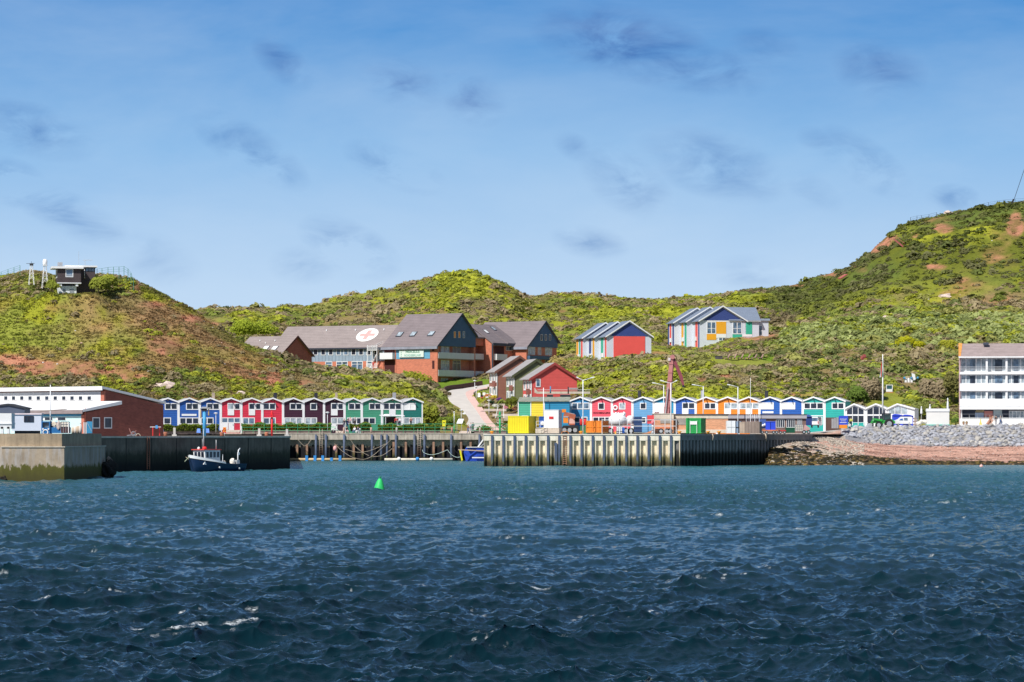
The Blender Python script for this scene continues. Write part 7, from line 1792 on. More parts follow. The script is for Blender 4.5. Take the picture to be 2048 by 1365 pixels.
# ------------------------------------------------------------------ left and middle quay clutter
f = Frame(82.5, 346, 0, 5.02); t = f.thing('work_truck', 'blue work truck with a round white emblem on its nose, on the pier', 'truck')
TB = mat('truck_blue', (.015, .14, .36), .45, .1, dirt=.15)
MB().box(0, f.sx(100), 0, 1.6, .0, f.z(858)).build('nose', TB, t)
MB().frame(0, f.sx(100), f.z(858), f.z(843), .12, 0, 1.6).build('cab', TB, t); MB().box(.12, f.sx(100) - .12, .3, 1.3, f.z(857), f.z(844.5)).build('windscreen', glass('cab_glass', (.10, .13, .16), .2), t)
MB().ring((f.sx(91), -.03, f.z(865)), .28, .07, 18, 6, .4).build('emblem', WHITE, t)
for u in (86, 97): MB().disc((f.sx(u), -.05, f.z(858.5)), .1, 'y', .06, 10).build('headlight', PANEW, t)
MB().box(f.sx(100), f.sx(137), .2, 1.8, .05, f.z(855)).build('bed', TB, t)
MB().box(f.sx(101), f.sx(113), .6, 1.6, f.z(855), f.z(844)).build('rear_cab', mat('dark_blue_frame', (.02, .06, .2), .6), t)
MB().blob((f.sx(107), .4, f.z(849)), .35, .4, 2, 5, (1, .5, 1)).build('net_bundle', mat('net_pale', (.55, .48, .38), .9, .3), t)
MB().box(f.sx(121.5), f.sx(137), .1, 1.1, .1, f.z(853.5)).build('brown_tank', mat('brown_tank', (.10, .045, .05), .6), t)
MB().box(f.sx(121.5), f.sx(137), .1, 1.1, f.z(853.5), f.z(844)).build('caged_tank', mat('cream_plastic', (.62, .57, .48), .6, .08), t)
mb = MB()
for k in range(4): x = f.sx(121.5 + k * 5.1); mb.box(x - .02, x + .02, .04, .08, .1, f.z(843))
for vv in (843, 848.5, 853.5): mb.box(f.sx(121.5), f.sx(137), .04, .08, f.z(vv + .5), f.z(vv))
mb.build('cage', STEEL, t)
MB().blob((f.sx(117), .2, f.z(851)), .35, .3, 2, 8, (.7, .5, 1.6)).build('tarp', mat('tarp_beige', (.50, .42, .38), .8, .15), t)
f = Frame(142, 344, 0, 5.02); t = f.thing('barrel_row', 'row of beige barrels right of the blue truck', 'barrels')
for k in range(4): MB().lathe((.15 + .3 * k, .5 - .12 * k, 0), [(.17, 0), (.19, .3 + .05 * k), (.17, .72 + .07 * k)], 12).build('barrel', mat('barrel_beige_%d' % (k % 2), [(.42, .33, .24), (.52, .47, .42)][k % 2], .7, .15), t)
f = Frame(137, 345, 0, 5.02); t = f.thing('pipe_frame', 'pale pipe frame right of the blue truck', 'frame')
MB().box(0, f.sx(162), 0, .05, f.z(848), f.z(847)).build('rail', GREYW, t)
for u in (137, 161, 168, 172): MB().box(f.sx(u) - .05, f.sx(u) + .05, 0, .08, 0, f.z(845)).build('post', WHITE, t)
t, W, H, fr = bx('blue_gate', 'small blue metal gate leaf with a diagonal brace', 'gate', 173.5, 184.5, 843.5, 867, 345, .08, mat('gate_blue', (.03, .23, .42), .6)); MB().bar((.05, -.03, H - .1), (W - .05, -.03, .2), .05).build('brace', STEEL, t)
d = 350; t = thing('signal_mast', 'slim white signal mast with a horizontal ring antenna on the pier', 'mast', (X(100.8, d), d, 5.0))
MB().tube([(0, 0, 0), (0, 0, Z(824, d) - 5), (0, 0, Z(770, d) - 5)], [.09, .07, .05], 8).build('pole', WHITE, t)
vs = []
MB().tube([(1.55 * math.cos(a) * 1 + .35, .6 * math.sin(a), Z(821, d) - 5 + .12 * math.cos(a)) for a in [2 * math.pi * k / 24 for k in range(25)]], .035, 5, False).build('ring_antenna', mat('brown_wire', (.32, .24, .18), .7), t)
RB = mat('rust_bollard', (.36, .13, .075), .85, .2)
f = Frame(305, 424, 0, 4.7); t = f.thing('trestle', 'red painted trestle in front of the brick gable', 'trestle')
for u in (305.5, 319): MB().box(f.sx(u) - .06, f.sx(u) + .06, 0, .1, 0, f.z(853.5)).build('leg', REDP, t)
MB().box(f.sx(300), f.sx(322), -.02, .06, f.z(855), f.z(853.8)).build('cross_bar', GREYW, t)
o = MB().box(X(311, 423.5), X(315.5, 423.5), 423.5, 423.6, Z(857.5, 423.5), Z(851, 423.5)).build('blue_sign', mat('sign_blue', (.05, .25, .55), .6)); tag(o, 'small blue sign plate on the red trestle', 'sign')
for k, (u, d, lab) in enumerate([(331, 421, 'rust red bollard beside the red trestle'), (443.5, 424, 'rust red bollard right of the blue mast'), (533, 428, 'rust red bollard left of the red light post')]):
 t = thing('rust_bollard', lab, 'bollard', (X(u, d), d, 4.65), 0, 'rust red bollards'); MB().lathe((0, 0, 0), [(.28, 0), (.24, .25), (.3, .4), (.28, .55), (.05, .6)], 12).build('post', RB, t)
for k, (u, d, lab) in enumerate([(349, 440, 'pale concrete mooring post in front of the first hedge'), (518.5, 440, 'pale concrete mooring post left of the red light post'), (574, 446, 'concrete mooring post at the right end of the dark quay')]):
 t = thing('mooring_post', lab, 'post', (X(u, d), d, 4.65), 0, 'concrete mooring posts'); MB().box(-.17, .17, -.17, .17, 0, 1.25 - .1 * k).build('shaft', mat('post_concrete', (.48, .45, .42), .85, .1), t); MB().box(-.34, .34, -.3, .3, 0, .25).build('foot', mat('post_concrete', (.48, .45, .42), .85, .1), t)
for k, (u, c) in enumerate([(688, (.45, .30, .24)), (742.5, (.45, .30, .24)), (793.5, (.40, .37, .33)), (904, (.40, .22, .17)), (960, (.38, .28, .23))]):
 t = thing('quay_post', ['brown quay post in front of the last plum hut', 'brown quay post in front of the second green hut', 'grey quay post in front of the hut with the awning', 'red brown quay post by the yellow box', 'brown quay post at the foot of the uphill road'][k], 'post', (X(u, 555.3), 555.3, 5.1), 0, 'posts on the piled quay')
 MB().lathe((0, 0, 0), [(.2, 0), (.2, 1.0), (.12, 1.08)], 12).build('shaft', mat('quay_post_%d' % k, c, .85, .1), t)
f = Frame(254, 415, 0, 4.65); t = f.thing('old_anchor', 'rusty anchor and winch parts lying before the brick gable', 'anchor')
AN = mat('anchor_grey', (.16, .15, .17), .8, .3)
MB().bar((0, 0, .1), (1.6, 0, .35), .14).build('shank', AN, t); MB().bar((.3, 0, 1.1), (.6, 0, .3), .1).bar((.6, 0, .3), (1.3, 0, .8), .1).build('fluke', mat('anchor_rust', (.28, .12, .10), .8), t)
MB().ring((.9, 0, .35), .28, .09, 14, 6).build('winch_drum', AN, t); MB().ring((1.55, -.1, .05), .3, .05, 14, 5).build('rope_coil', ROPE, t)
def light_post(u, vt, vb, d, m, lab, name='light_post'):
 zb = Z(vb, d); t = thing(name, lab, 'light post', (X(u, d), d, zb)); h = Z(vt, d) - zb
 MB().tube([(0, 0, 0), (0, 0, h * .72)], .14, 10).build('column', m, t)
 MB().lathe((0, 0, h * .72), [(.12, 0), (.38, .06), (.4, .12), (.14, .16)], 12).build('platform', m, t)
 mb = MB()
 for a in range(4): q = a * math.pi / 2 + .4; mb.bar((.3 * math.cos(q), .3 * math.sin(q), h * .72 + .1), (.1 * math.cos(q), .1 * math.sin(q), h * .95), .04)
 mb.build('cage', m, t); MB().lathe((0, 0, h * .8), [(.1, 0), (.14, .1), (.13, h * .14), (.02, h * .2)], 10).build('lantern', m, t)
light_post(543.8, 821.5, 872.5, 431, mat('signal_red', (.72, .015, .02), .45), 'red navigation light post on the dark quay')
light_post(999.8, 822.5, 867.8, 463, mat('signal_green', (.01, .34, .10), .45), 'green navigation light post at the corner of the sheet pile quay')
d = 425; zb = 4.65; t = thing('blue_mast', 'thick blue mast with a wide lamp head behind the fishing boat', 'mast', (X(408.8, d), d, zb))
MB().tube([(0, 0, 0), (0, 0, Z(823, d) - zb)], .24, 12).build('column', mat('mast_blue', (.05, .28, .52), .5, .1), t)
MB().box(-.35, .35, -.3, .3, Z(822.5, d) - zb, Z(817.5, d) - zb).build('lamp_box', DARKM, t); MB().prism([(-.6, -.5, Z(817.5, d) - zb), (.6, -.5, Z(817.5, d) - zb), (.25, -.5, Z(814, d) - zb), (-.25, -.5, Z(814, d) - zb)], (0, 1, 0)).build('lamp_hood', STEEL, t)
MB().box(-.75, .9, -.05, .05, Z(817, d) - zb, Z(816, d) - zb).build('cross_arm', GREYW, t)
for x, l in ((-.5, 1.4), (.62, 1.1)): MB().lathe((x, -.1, Z(817, d) - zb - l), [(.06, 0), (.12, .2), (.1, l * .7), (.04, l)], 8).build('tassel', mat('tassel_tan', (.42, .30, .16), .9), t)
for k, (u, lab) in enumerate([(397, 'blue and white advertising board left of the blue mast'), (414.5, 'blue and white advertising board right of the blue mast')]):
 d = 440; f = Frame(u - 4, d, 0, Z(866, d)); t = f.thing('advertising_board', lab, 'board', 'advertising boards on the quay'); W = .6
 MB().prism([(.0, 0, 0), (W, 0, 0), (W - .08, .2, .62), (.08, .2, .62)], (0, .03, 0)).build('panel', mat('board_blue', (.10, .22, .62), .6, .3, scale=4), t); MB().box(.05, .11, .1, .4, 0, .5).build('leg', STEEL, t)
t, W, H, fr = bx('lifebuoy_box', 'orange lifebuoy box beside the hedge of the blue huts', 'lifebuoy box', 446, 452, 855, 864, 545, .3, OB); MB().tube([(W / 2, .15, -.9), (W / 2, .15, 0)], .05, 6).build('post', STEEL, t); MB().ring((W / 2, -.05, H / 2), .2, .05, 14, 5).build('ring', REDP, t)
t, W, H, fr = bx('yellow_post_box', 'yellow post box on the promenade right of the green huts', 'post box', 884.5, 891.5, 841, 853, 560, .5, YELLOW); MB().box(W * .2, W * .8, -.03, 0, H * .6, H * .7).build('slot', DARKM, t); MB().tube([(W / 2, .2, -1.3), (W / 2, .2, 0)], .06, 6).build('post', STEEL, t)
f = Frame(913, 559, 0, Z(862, 559)); t = f.thing('information_board', 'tilted white information board at the foot of the uphill road', 'board')
MB().prism([(0, 0, f.z(847.5)), (f.sx(924.5), 0, f.z(847.5)), (f.sx(927.5), .5, f.z(838.5)), (f.sx(917), .5, f.z(838.5))], (0, .04, .04)).build('panel', WHITE, t)
for u in (914, 923): MB().box(f.sx(u) - .03, f.sx(u) + .03, .1, .16, 0, f.z(847)).build('leg', STEEL, t)
t = thing('white_green_pole', 'slim pole, white above and green below, beside the yellow post box', 'pole', at(908.3, 556.2, 867.5)); MB().tube([(0, 0, 0), (0, 0, 1.5)], .1, 8).build('base', GREENP, t); MB().tube([(0, 0, 1.5), (0, 0, 3.9)], .06, 8).build('shaft', WHITE, t); MB().blob((0, 0, 3.95), .16, 0, 2, 1).build('lamp', GREYW, t)
def railing(u0, u1, d, lab, rows=(848.3, 855, 861.2), m=GREENP):
 f = Frame(u0, d, 0, 5.08); t = f.thing('green_railing', lab, 'railing'); W = f.sx(u1)
 for v in rows: MB().box(0, W, 0, .05, f.z(v) - .035, f.z(v) + .035).build('rail', m, t)
 n = max(1, int(W / 1.9))
 for k in range(n + 1): MB().box(W * k / n - .03, W * k / n + .03, 0, .06, 0, f.z(rows[0])).build('post', m, t)
railing(484, 662, 556.4, 'green railing in front of the red and plum huts')
railing(722, 912, 556.4, 'green railing from the seated visitors to the yellow post box')
railing(944, 1014, 556.4, 'green railing at the foot of the uphill road')
PW = mat('planter_stone', (.20, .15, .13), .9, .25, scale=1.5, dirt=.3)
for (u0, u1, lab) in ((327, 442, 'low dark stone wall under the hedge of the blue huts'), (484, 662, 'low dark stone wall behind the first green railing'), (722, 880, 'low dark stone wall behind the second green railing'), (948, 1012, 'low stone wall at the bottom of the road')):
 o = MB().box(X(u0, 557), X(u1, 557), 557, 557.35, 4.9, 5.62).build('low_wall', PW); tag(o, lab, 'wall')
for k, (u, lab) in enumerate([(671, 'wooden steps below the last plum hut'), (918, 'wide wooden steps by the information board')]):
 f = Frame(u, 556.8, 0, 4.93); t = f.thing('steps', lab, 'steps')
 W = f.sx(u + (16 if k == 0 else 24))
 for q in range(3): MB().box(0, W, .3 * q, .3 * q + .32, 0, .2 * (q + 1)).build('step', mat('step_wood', (.52, .44, .38), .8, .1), t)
t, W, H, fr = bx('entrance_step', 'pale ramp and low steps before the white red hut door', 'steps', 452, 480, 860.5, 866, 556, 1.2, mat('step_wood', (.52, .44, .38), .8, .1)); MB().box(.1, W - .1, -.3, 0, 0, H * .5).build('step', CAP, t)
f = Frame(763, 561.5, R(13), 5.0); t = f.thing('shop_awning', 'white awning over the dark shop stall in front of the green hut', 'awning')
W = f.sx(809)
MB().prism([(0, -.3, f.z(833)), (W, -.3, f.z(833)), (W, 2.2, f.z(831.3)), (0, 2.2, f.z(831.3))], (0, 0, .12)).build('canopy', WHITE, t); MB().blob((1.2, .6, f.z(831.5)), .85, .05, 2, 1, (1, .8, .35)).build('parasol_top', WHITE, t)
for x in (.15, .75, W - .1): MB().box(x - .05, x + .05, -.2, -.1, 0, f.z(833)).build('post', GREYW, t)
MB().box(.9, W - 1.3, 1.9, 2.1, .9, f.z(833.5)).build('stall_back', mat('stall_dark', (.045, .035, .035), .8, .4, scale=3), t); MB().box(.9, W - 1.6, .4, .9, 0, 1.0).build('counter', mat('counter_wood', (.16, .11, .09), .8, .3), t)
f = Frame(663, 555.9, 0, 5.1); t = f.thing('tricycle', 'white and green transport tricycle beside the wooden steps', 'tricycle')
for x in (.3, 1.5): MB().ring((x, 0, .33), .3, .04, 16, 5).build('wheel', mat('tyre_rubber', (.03, .03, .032), .8, .2), t)
MB().bar((.3, 0, .33), (.6, 0, .95), .06).bar((.6, 0, .95), (1.5, 0, .4), .06).bar((.6, 0, .95), (1.1, 0, .35), .06).build('frame', mat('pale_green_paint', (.45, .60, .48), .5), t)
MB().box(.0, .75, -.2, .25, .9, 1.3).build('basket', mat('pale_green_paint', (.45, .60, .48), .5), t); MB().box(1.2, 1.5, -.1, .1, .9, 1.0).build('saddle', DARKM, t)
f = Frame(1004, 560, 0, 5.0); t = f.thing('white_boat_davit', 'leaning white gangway behind the green light post', 'gangway'); MB().bar((-.9, 0, 1.5), (1.1, 0, .1), .5, .08).build('deck', GREYW, t); MB().bar((-.9, -.2, 2.1), (1.1, -.2, .7), .05).build('handrail', WHITE, t)
GW = mat('garden_white', (.75, .73, .70), .6, .05)
for k, (u, v, d, lab) in enumerate([(958, 796, 640, 'white garden chair at the corner of the road, left of the red cushion'), (968, 795, 641, 'white garden chair beside the red cushion'), (974, 797, 639, 'white garden chair near the garden parasol')]):
 t = thing('garden_chair', lab, 'chair', at(u, d, v + 2), 0, 'white garden chairs by the brown house'); MB().box(-.3, .3, -.3, .3, .35, .45).build('seat', GW, t); MB().box(-.3, .3, .25, .32, .45, 1.25).build('backrest', GW, t)
 for x in (-.27, .22): MB().box(x, x + .05, -.28, .28, 0, .35).build('leg', GW, t)
t = thing('red_cushion', 'red seat cushion between the white garden chairs', 'cushion', at(963.5, 638, 800)); MB().box(-.3, .3, -.2, .2, .1, .6).build('pad', mat('cushion_red', (.55, .02, .06), .8), t); MB().box(-.3, .3, .2, .3, .4, .9).build('back', DARKM, t)
t = thing('garden_parasol', 'white garden parasol beside the brown row house', 'parasol', at(983, 632, 806)); MB().tube([(0, 0, 0), (0, 0, 1.9)], .04, 6).build('pole', WHITE, t); MB().lathe((0, 0, 1.3), [(.85, 0), (.5, .4), (.05, .7)], 10).build('canopy', GW, t)
FL = [('violet', (.12, .04, .20), 998, 799), ('yellow', (.55, .45, .04), 987, 794), ('deep green', (.03, .06, .03), 984, 806), ('orange', (.50, .20, .06), 976, 792), ('grey green', (.20, .23, .12), 1000, 812), ('pink', (.55, .25, .30), 1012, 816), ('pale green', (.35, .40, .15), 963, 812), ('silver', (.55, .55, .50), 992, 813), ('dark leaved', (.05, .08, .03), 1018, 822), ('russet', (.32, .14, .08), 1030, 818)]
for k, (nm, c, u, v) in enumerate(FL):
 d = 628 - k * 2; V, Fq, C = leafy('x', .9, .9, c, 160, 300 + k, .13)
 t = thing('garden_plant', nm + ' garden plant in the terraced garden below the row houses', 'plant', (X(u, d), d, Z(v + 3, d)))
 o = scatter_mesh('foliage', [(0, 0, 0, 0, 1, 1, 1, 0, (1, 1, 1))], [(V, Fq, C)], LEAFM); o.parent = t
for k, (ua, ub, v, d) in enumerate([(955, 1010, 808, 624), (968, 1040, 818, 612), (985, 1036, 828, 600)]):
 o = MB().box(X(ua, d), X(ub, d), d, d + .4, Z(v + 5, d), Z(v, d)).build('garden_wall', mat('garden_stone', (.50, .42, .36), .9, .2, scale=1.5, dirt=.3)); tag(o, ['upper', 'middle', 'lower'][k] + ' pale stone wall of the terraced garden beside the road', 'wall')
f = Frame(991, 592, 0, Z(846, 592)); t = f.thing('garden_stair', 'wooden garden stair with white handrails right of the road', 'stair')
mb = MB()
for k in range(8): mb.box(.1 + .05 * k, 1.5 - .0 * k, .5 * k, .5 * k + .45, .32 * k, .32 * k + .15)
mb.build('treads', mat('grey_wood', (.36, .31, .27), .85, .15), t); MB().bar((0, 0, .9), (.5, 4, 3.4), .07).build('handrail', WHITE, t); MB().bar((1.6, 0, .9), (1.6, 4, 3.4), .07).build('handrail', WHITE, t)
f = Frame(1008, 588, 0, Z(842, 588)); t = f.thing('picket_fence', 'pale picket fence between the garden stair and the green shed', 'fence')
for k in range(14): MB().box(.2 * k, .2 * k + .1, 0, .04, 0, 1.3).build('picket', mat('picket_wood', (.58, .50, .45), .8), t)
MB().box(0, 2.8, .04, .08, .9, 1.0).build('rail', mat('picket_wood', (.58, .50, .45), .8), t)
t, W, H, fr = bx('terrace_parapet', 'pale concrete terrace edge in front of the red row house', 'wall', 1075, 1180, 783.5, 788, 600, .4, CAP); MB().box(0, W, -.02, .05, H + .3, H + .36).build('rail', WHITE, t)
MB().prism([(-.6, 0, .2), (0, 0, 0), (0, 0, .5), (-.6, 0, 1.2)], (0, .3, 0)).build('wing', CAP, t)
for k, (u0, u1, lab) in enumerate([(1094, 1106, 'left black planter box on the bank above the blue shed'), (1120.5, 1141, 'right black planter box on the bank above the blue shed')]):
 t, W, H, fr = bx('planter_box', lab, 'planter', u0, u1, 790, 796, 592, .8, DARKM); MB().box(-.03, W + .03, -.03, .83, H, H + .05).build('rim', STEEL, t)
for k, (u, v0, v1, m_, lab) in enumerate([(1087, 776, 822, WHITE, 'thin white pole between the yellow and the blue shed'), (1101, 773, 787, mat('drum_blue', (.04, .22, .40), .6), 'blue post before the red row house'), (1136.5, 774, 788, DARKM, 'dark post at the right end of the red row house')]):
 d = 576 if k == 0 else 598; t = thing('pole', lab, 'pole', at(u, d, v1)); MB().tube([(0, 0, -2 if k == 0 else 0), (0, 0, Z(v0, d) - Z(v1, d))], .07 if k == 0 else .13, 8).build('shaft', m_, t)
t, W, H, fr = bx('brick_bin_store', 'small brick bin store at the right end of the red row house', 'store', 1139, 1155, 777.5, 785, 601, 1.2, mat('shaded_brick', (.30, .09, .06), .85, .1, brick=True)); MB().box(-.1, W + .1, -.1, 1.3, H, H + .1).build('lid', GREYW, t)
# ------------------------------------------------------------------ hilltop things
def posts_line(name, lab, cat, pts, d, h, m, n_between=0, wire=True):
 t = thing(name, lab, cat, (X(pts[0][0], d), d, Z(pts[0][1], d))); x0, z0 = X(pts[0][0], d), Z(pts[0][1], d)
 P = [(X(u, d) - x0, 0, Z(v, d) - z0) for u, v in pts]
 for p in P: MB().box(p[0] - .05, p[0] + .05, -.05, .05, p[2] - 1.0, p[2] + h).build('post', m, t)
 if wire:
  mb = MB()
  for k in (.35, .65, .98): mb.tube([(p[0], 0, p[2] + h * k) for p in P], .022, 4)
  mb.build('wires', m, t)
FG = mat('fence_green', (.05, .20, .12), .6)
posts_line('wire_fence', 'thin green wire fence left of the lattice masts on the hill', 'fence', [(2, 556), (16, 551), (28, 547), (40, 543)], 652, 1.3, FG)
posts_line('wire_fence', 'green wire fence right of the lookout house on the hill', 'fence', [(194, 552), (204, 551), (216, 549), (227, 548), (238, 548), (248, 547), (256, 552), (262, 560), (267, 572)], 643, 1.5, FG)
posts_line('wire_fence', 'thin post and wire fence on top of the right hill, its left stretch', 'fence', [(1821, 446), (1834, 443), (1843, 442), (1858, 440), (1873, 436)], 886, 1.6, DARKM)
posts_line('wire_fence', 'thin post and wire fence on top of the right hill, its right stretch', 'fence', [(1952, 422), (1965, 419), (1977, 416), (1995, 413), (2010, 411), (2030, 409), (2050, 408)], 886, 1.6, DARKM)
t = thing('guyed_mast', 'thin leaning antenna mast at the top right edge of the hill', 'mast', at(2023, 890, 408)); MB().bar((0, 0, -1), (pxl(26, 890), 0, pxl(70, 890)), .13).build('mast', DARKM, t); MB().bar((0, 0, 0), (.6, 0, 1.4), .35).build('foot', DARKM, t)
def redstair(u0, v0, u1, v1, d, lab):
 t = thing('red_stair', lab, 'stair', at(u0, d, v0)); dx = X(u1, d) - X(u0, d); dz = Z(v1, d) - Z(v0, d)
 MB().bar((0, 0, .5), (dx, -1.5, dz + .5), 1.5, .25).build('flight', mat('red_stair', (.32, .09, .07), .8, .15), t); MB().bar((0, -.8, 1.5), (dx, -2.3, dz + 1.5), .1).build('handrail', mat('red_stair', (.32, .09, .07), .8, .15), t)
redstair(1788, 482, 1807, 499, DV(1797, 492) - 3, 'long red stair climbing the shaded right hill'); redstair(1692, 553, 1678, 562, DV(1685, 559) - 2, 'short red stair at the left foot of the right hill')
for k, (u, v, d, r, lab) in enumerate([(1891, 594, 846, 1.3, 'pale boulder lying alone on the lower right hill'), (1822, 484, 878, 1.0, 'grey boulder near the long red stair'), (1897, 426, 886, .9, 'white boulder on the crest of the right hill'), (1997, 467, 880, .7, 'small cream boulder on the upper right hill'), (333, 773, 602, 1.5, 'broad pinkish boulder above the blue huts'), (483, 788, 598, .9, 'pinkish boulder above the red huts'), (1772, 635, 800, .7, 'small pale boulder at the foot of the right hill')]):
 d = DV(u, v + 2) if v > 500 else d; o = MB().blob(at(u, d, v), r, .35, 2, k, (1.35, 1, .62)).build('hill_boulder', mat('pale_boulder', (.56, .44, .38), .9, .25, scale=1.5, bump=.5)); tag(o, lab, 'boulder')
# ------------------------------------------------------------------ boats and buoys
def loft(secs, close=True):
 """secs: list of point loops (same count)"""
 mb = MB(); n = len(secs[0]); vs = [p for s in secs for p in s]; fs = []
 for i in range(len(secs) - 1):
  for j in range(n - 1): fs.append((i * n + j, i * n + j + 1, (i + 1) * n + j + 1, (i + 1) * n + j))
 return mb, vs, fs
def fishing_boat():
 f = Frame(378.5, 396, R(47), 0.0); t = f.thing('fishing_boat', 'small navy fishing boat with white wheelhouse and red roof at the dark quay', 'boat'); t.scale = (.80, 1, 1)
 L = 10.9; B = 1.9
 NV = mat('navy_hull', (.010, .030, .085), .35, .1, spec=.5, dirt=.1); WH = mat('boat_white', (.78, .80, .82), .4, .03)
 xs = [0, .35, 1.0, 2.0, 3.5, 5.5, 7.5, 9.5, L - .2, L]
 def halfb(x): return B * min(1, (x / 4.2)) ** .55 if x < 4.2 else B * (1 - .12 * ((x - 4.2) / (L - 4.2)) ** 2)
 def sheer(x): return 1.95 - .95 * min(1, x / 7.5) ** .8
 secs = []
 for x in xs:
  b = halfb(x); s = sheer(x); keel = -.5; xb = x + max(0, .9 - x) * .75
  secs.append([(x, -b, s), (x + (xb - x) * .5, -b * .88, s * .45), (xb, -b * .62, 0), (xb, 0, keel), (xb, b * .62, 0), (x + (xb - x) * .5, b * .88, s * .45), (x, b, s)])
 mb, vs, fs = loft(secs); n = len(secs[0]); last = (len(secs) - 1) * n
 fs.append(tuple(last + j for j in range(n))); mb.add(vs, fs, True).build('hull', NV, t)
 dk = MB(); V = []; 
 for x in xs: b = halfb(x) * .97; V += [(x, -b, sheer(x) - .25), (x, b, sheer(x) - .25)]
 dk.add(V, [(2 * i, 2 * i + 2, 2 * i + 3, 2 * i + 1) for i in range(len(xs) - 1)]).build('deck', mat('boat_deck', (.35, .36, .36), .7), t)
 bw = MB(); V = []
 xq = [0, .35, 1.0, 2.0, 3.5, 5.0, 6.0]
 for x in xq: b = halfb(x) + .03; V += [(x - .05, -b, sheer(x) - .12), (x - .05, -b, sheer(x) + .28 * max(.2, 1 - x / 7)), (x - .05, b, sheer(x) - .12), (x - .05, b, sheer(x) + .28 * max(.2, 1 - x / 7))]
 F_ = []
 for i in range(len(xq) - 1): F_ += [(4 * i, 4 * i + 4, 4 * i + 5, 4 * i + 1), (4 * i + 2, 4 * i + 3, 4 * i + 7, 4 * i + 6)]
 bw.add(V, F_, True).build('bulwark', WH, t)
 x0, x1, y = 2.1, 5.5, 1.15; z0, z1 = 1.15, 2.85
 MB().prism([(x0 + .2, -y, z0), (x1, -y, z0), (x1, -y, z1), (x0, -y, z1)], (0, 2 * y, 0)).build('wheelhouse', WH, t)
 MB().prism([(x0 - .3, -1.25, z0 - .2), (x1 + .9, -1.25, z0 - .45), (x1 + .9, -1.25, z0 + .05), (x0 + .1, -1.25, z0 + .4)], (0, 2.5, 0)).build('coaming', WH, t)
 MB().box(x0 - .25, x1 + .15, -y - .15, y + .15, z1, z1 + .1).build('roof', mat('roof_red', (.62, .06, .05), .5), t)
 for k in range(3): MB().box(x0 - .03, x0 + .05, -.95 + .68 * k, -.95 + .68 * k + .48, z0 + .72, z1 - .25).build('front_window', PANE, t)
 for k in range(4): MB().box(x0 + .35 + .78 * k, x0 + .35 + .78 * k + .5, -y - .03, -y + .03, z0 + .72, z1 - .25).build('side_window', PANE, t)
 MB().blob((x0 + 1.2, 0, z1 + .25), .32, .1, 2, 1, (1.2, 1, .8)).build('radar_dome', mat('dome_red', (.75, .02, .02), .5), t); MB().blob((x0 + .5, .5, z1 + .2), .22, .1, 2, 2).build('horn', WH, t)
 for x, yy, h, r in ((x0 + .1, -.6, 1.5, .03), (x0 + .9, -.1, 2.8, .05), (x0 + 1.3, .2, 1.9, .04), (x1 - .5, -.8, 1.35, .05)): MB().tube([(x, yy, z1), (x, yy, z1 + h)], r, 6).build('mast', STEEL, t)
 for k in range(4): MB().blob((6.4 + .45 * k, -.3 + .2 * k, 1.15), .38, .3, 2, k, (1.1, 1, .7)).build('net_heap', mat('net_grey', (.38, .35, .32), .9, .3), t)
 MB().blob((8.7, -.7, 1.25), .42, .25, 2, 7).build('buoy_ball', mat('ball_pale', (.68, .62, .55), .7), t)
 MB().tube([(9.6, -1.0, .8), (9.6, -1.0, 2.3), (9.8, -.95, 2.8), (10.3, -.8, 3.05)], .085, 8).build('net_hauler', WH, t); MB().disc((9.75, -1.0, 2.35), .22, 'y', .12, 12).build('hauler_wheel', WH, t)
 MB().box(9.3, 9.9, -1.1, -.5, .8, 1.5).build('winch', STEEL, t)
 for x in (4.6, 9.1): MB().disc((x, -halfb(x) + .02, .55 if x < 8 else .40), .13, 'y', .12, 12).build('fender_spot', WH, t)
 MB().tube([(x1 + .5, -1.2, .9), (x1 + .5, -1.2, 2.3)], .05, 6).build('rail_post', WH, t)
 MB().bar((-.0, 0, 1.95), (-1.6, -.6, 1.35), .08).build('anchor_boom', mat('pale_green_boom', (.32, .36, .24), .7), t)
 o = MB().tube([(X(381, 396), 397.5, 1.9), (X(376, 397), 398, 1.6), (X(370, 398), 399, 1.9)], .03, 5).build('bow_line', ROPE); tag(o, 'thin mooring line leading from the bow of the fishing boat to the quay', 'rope')
fishing_boat()
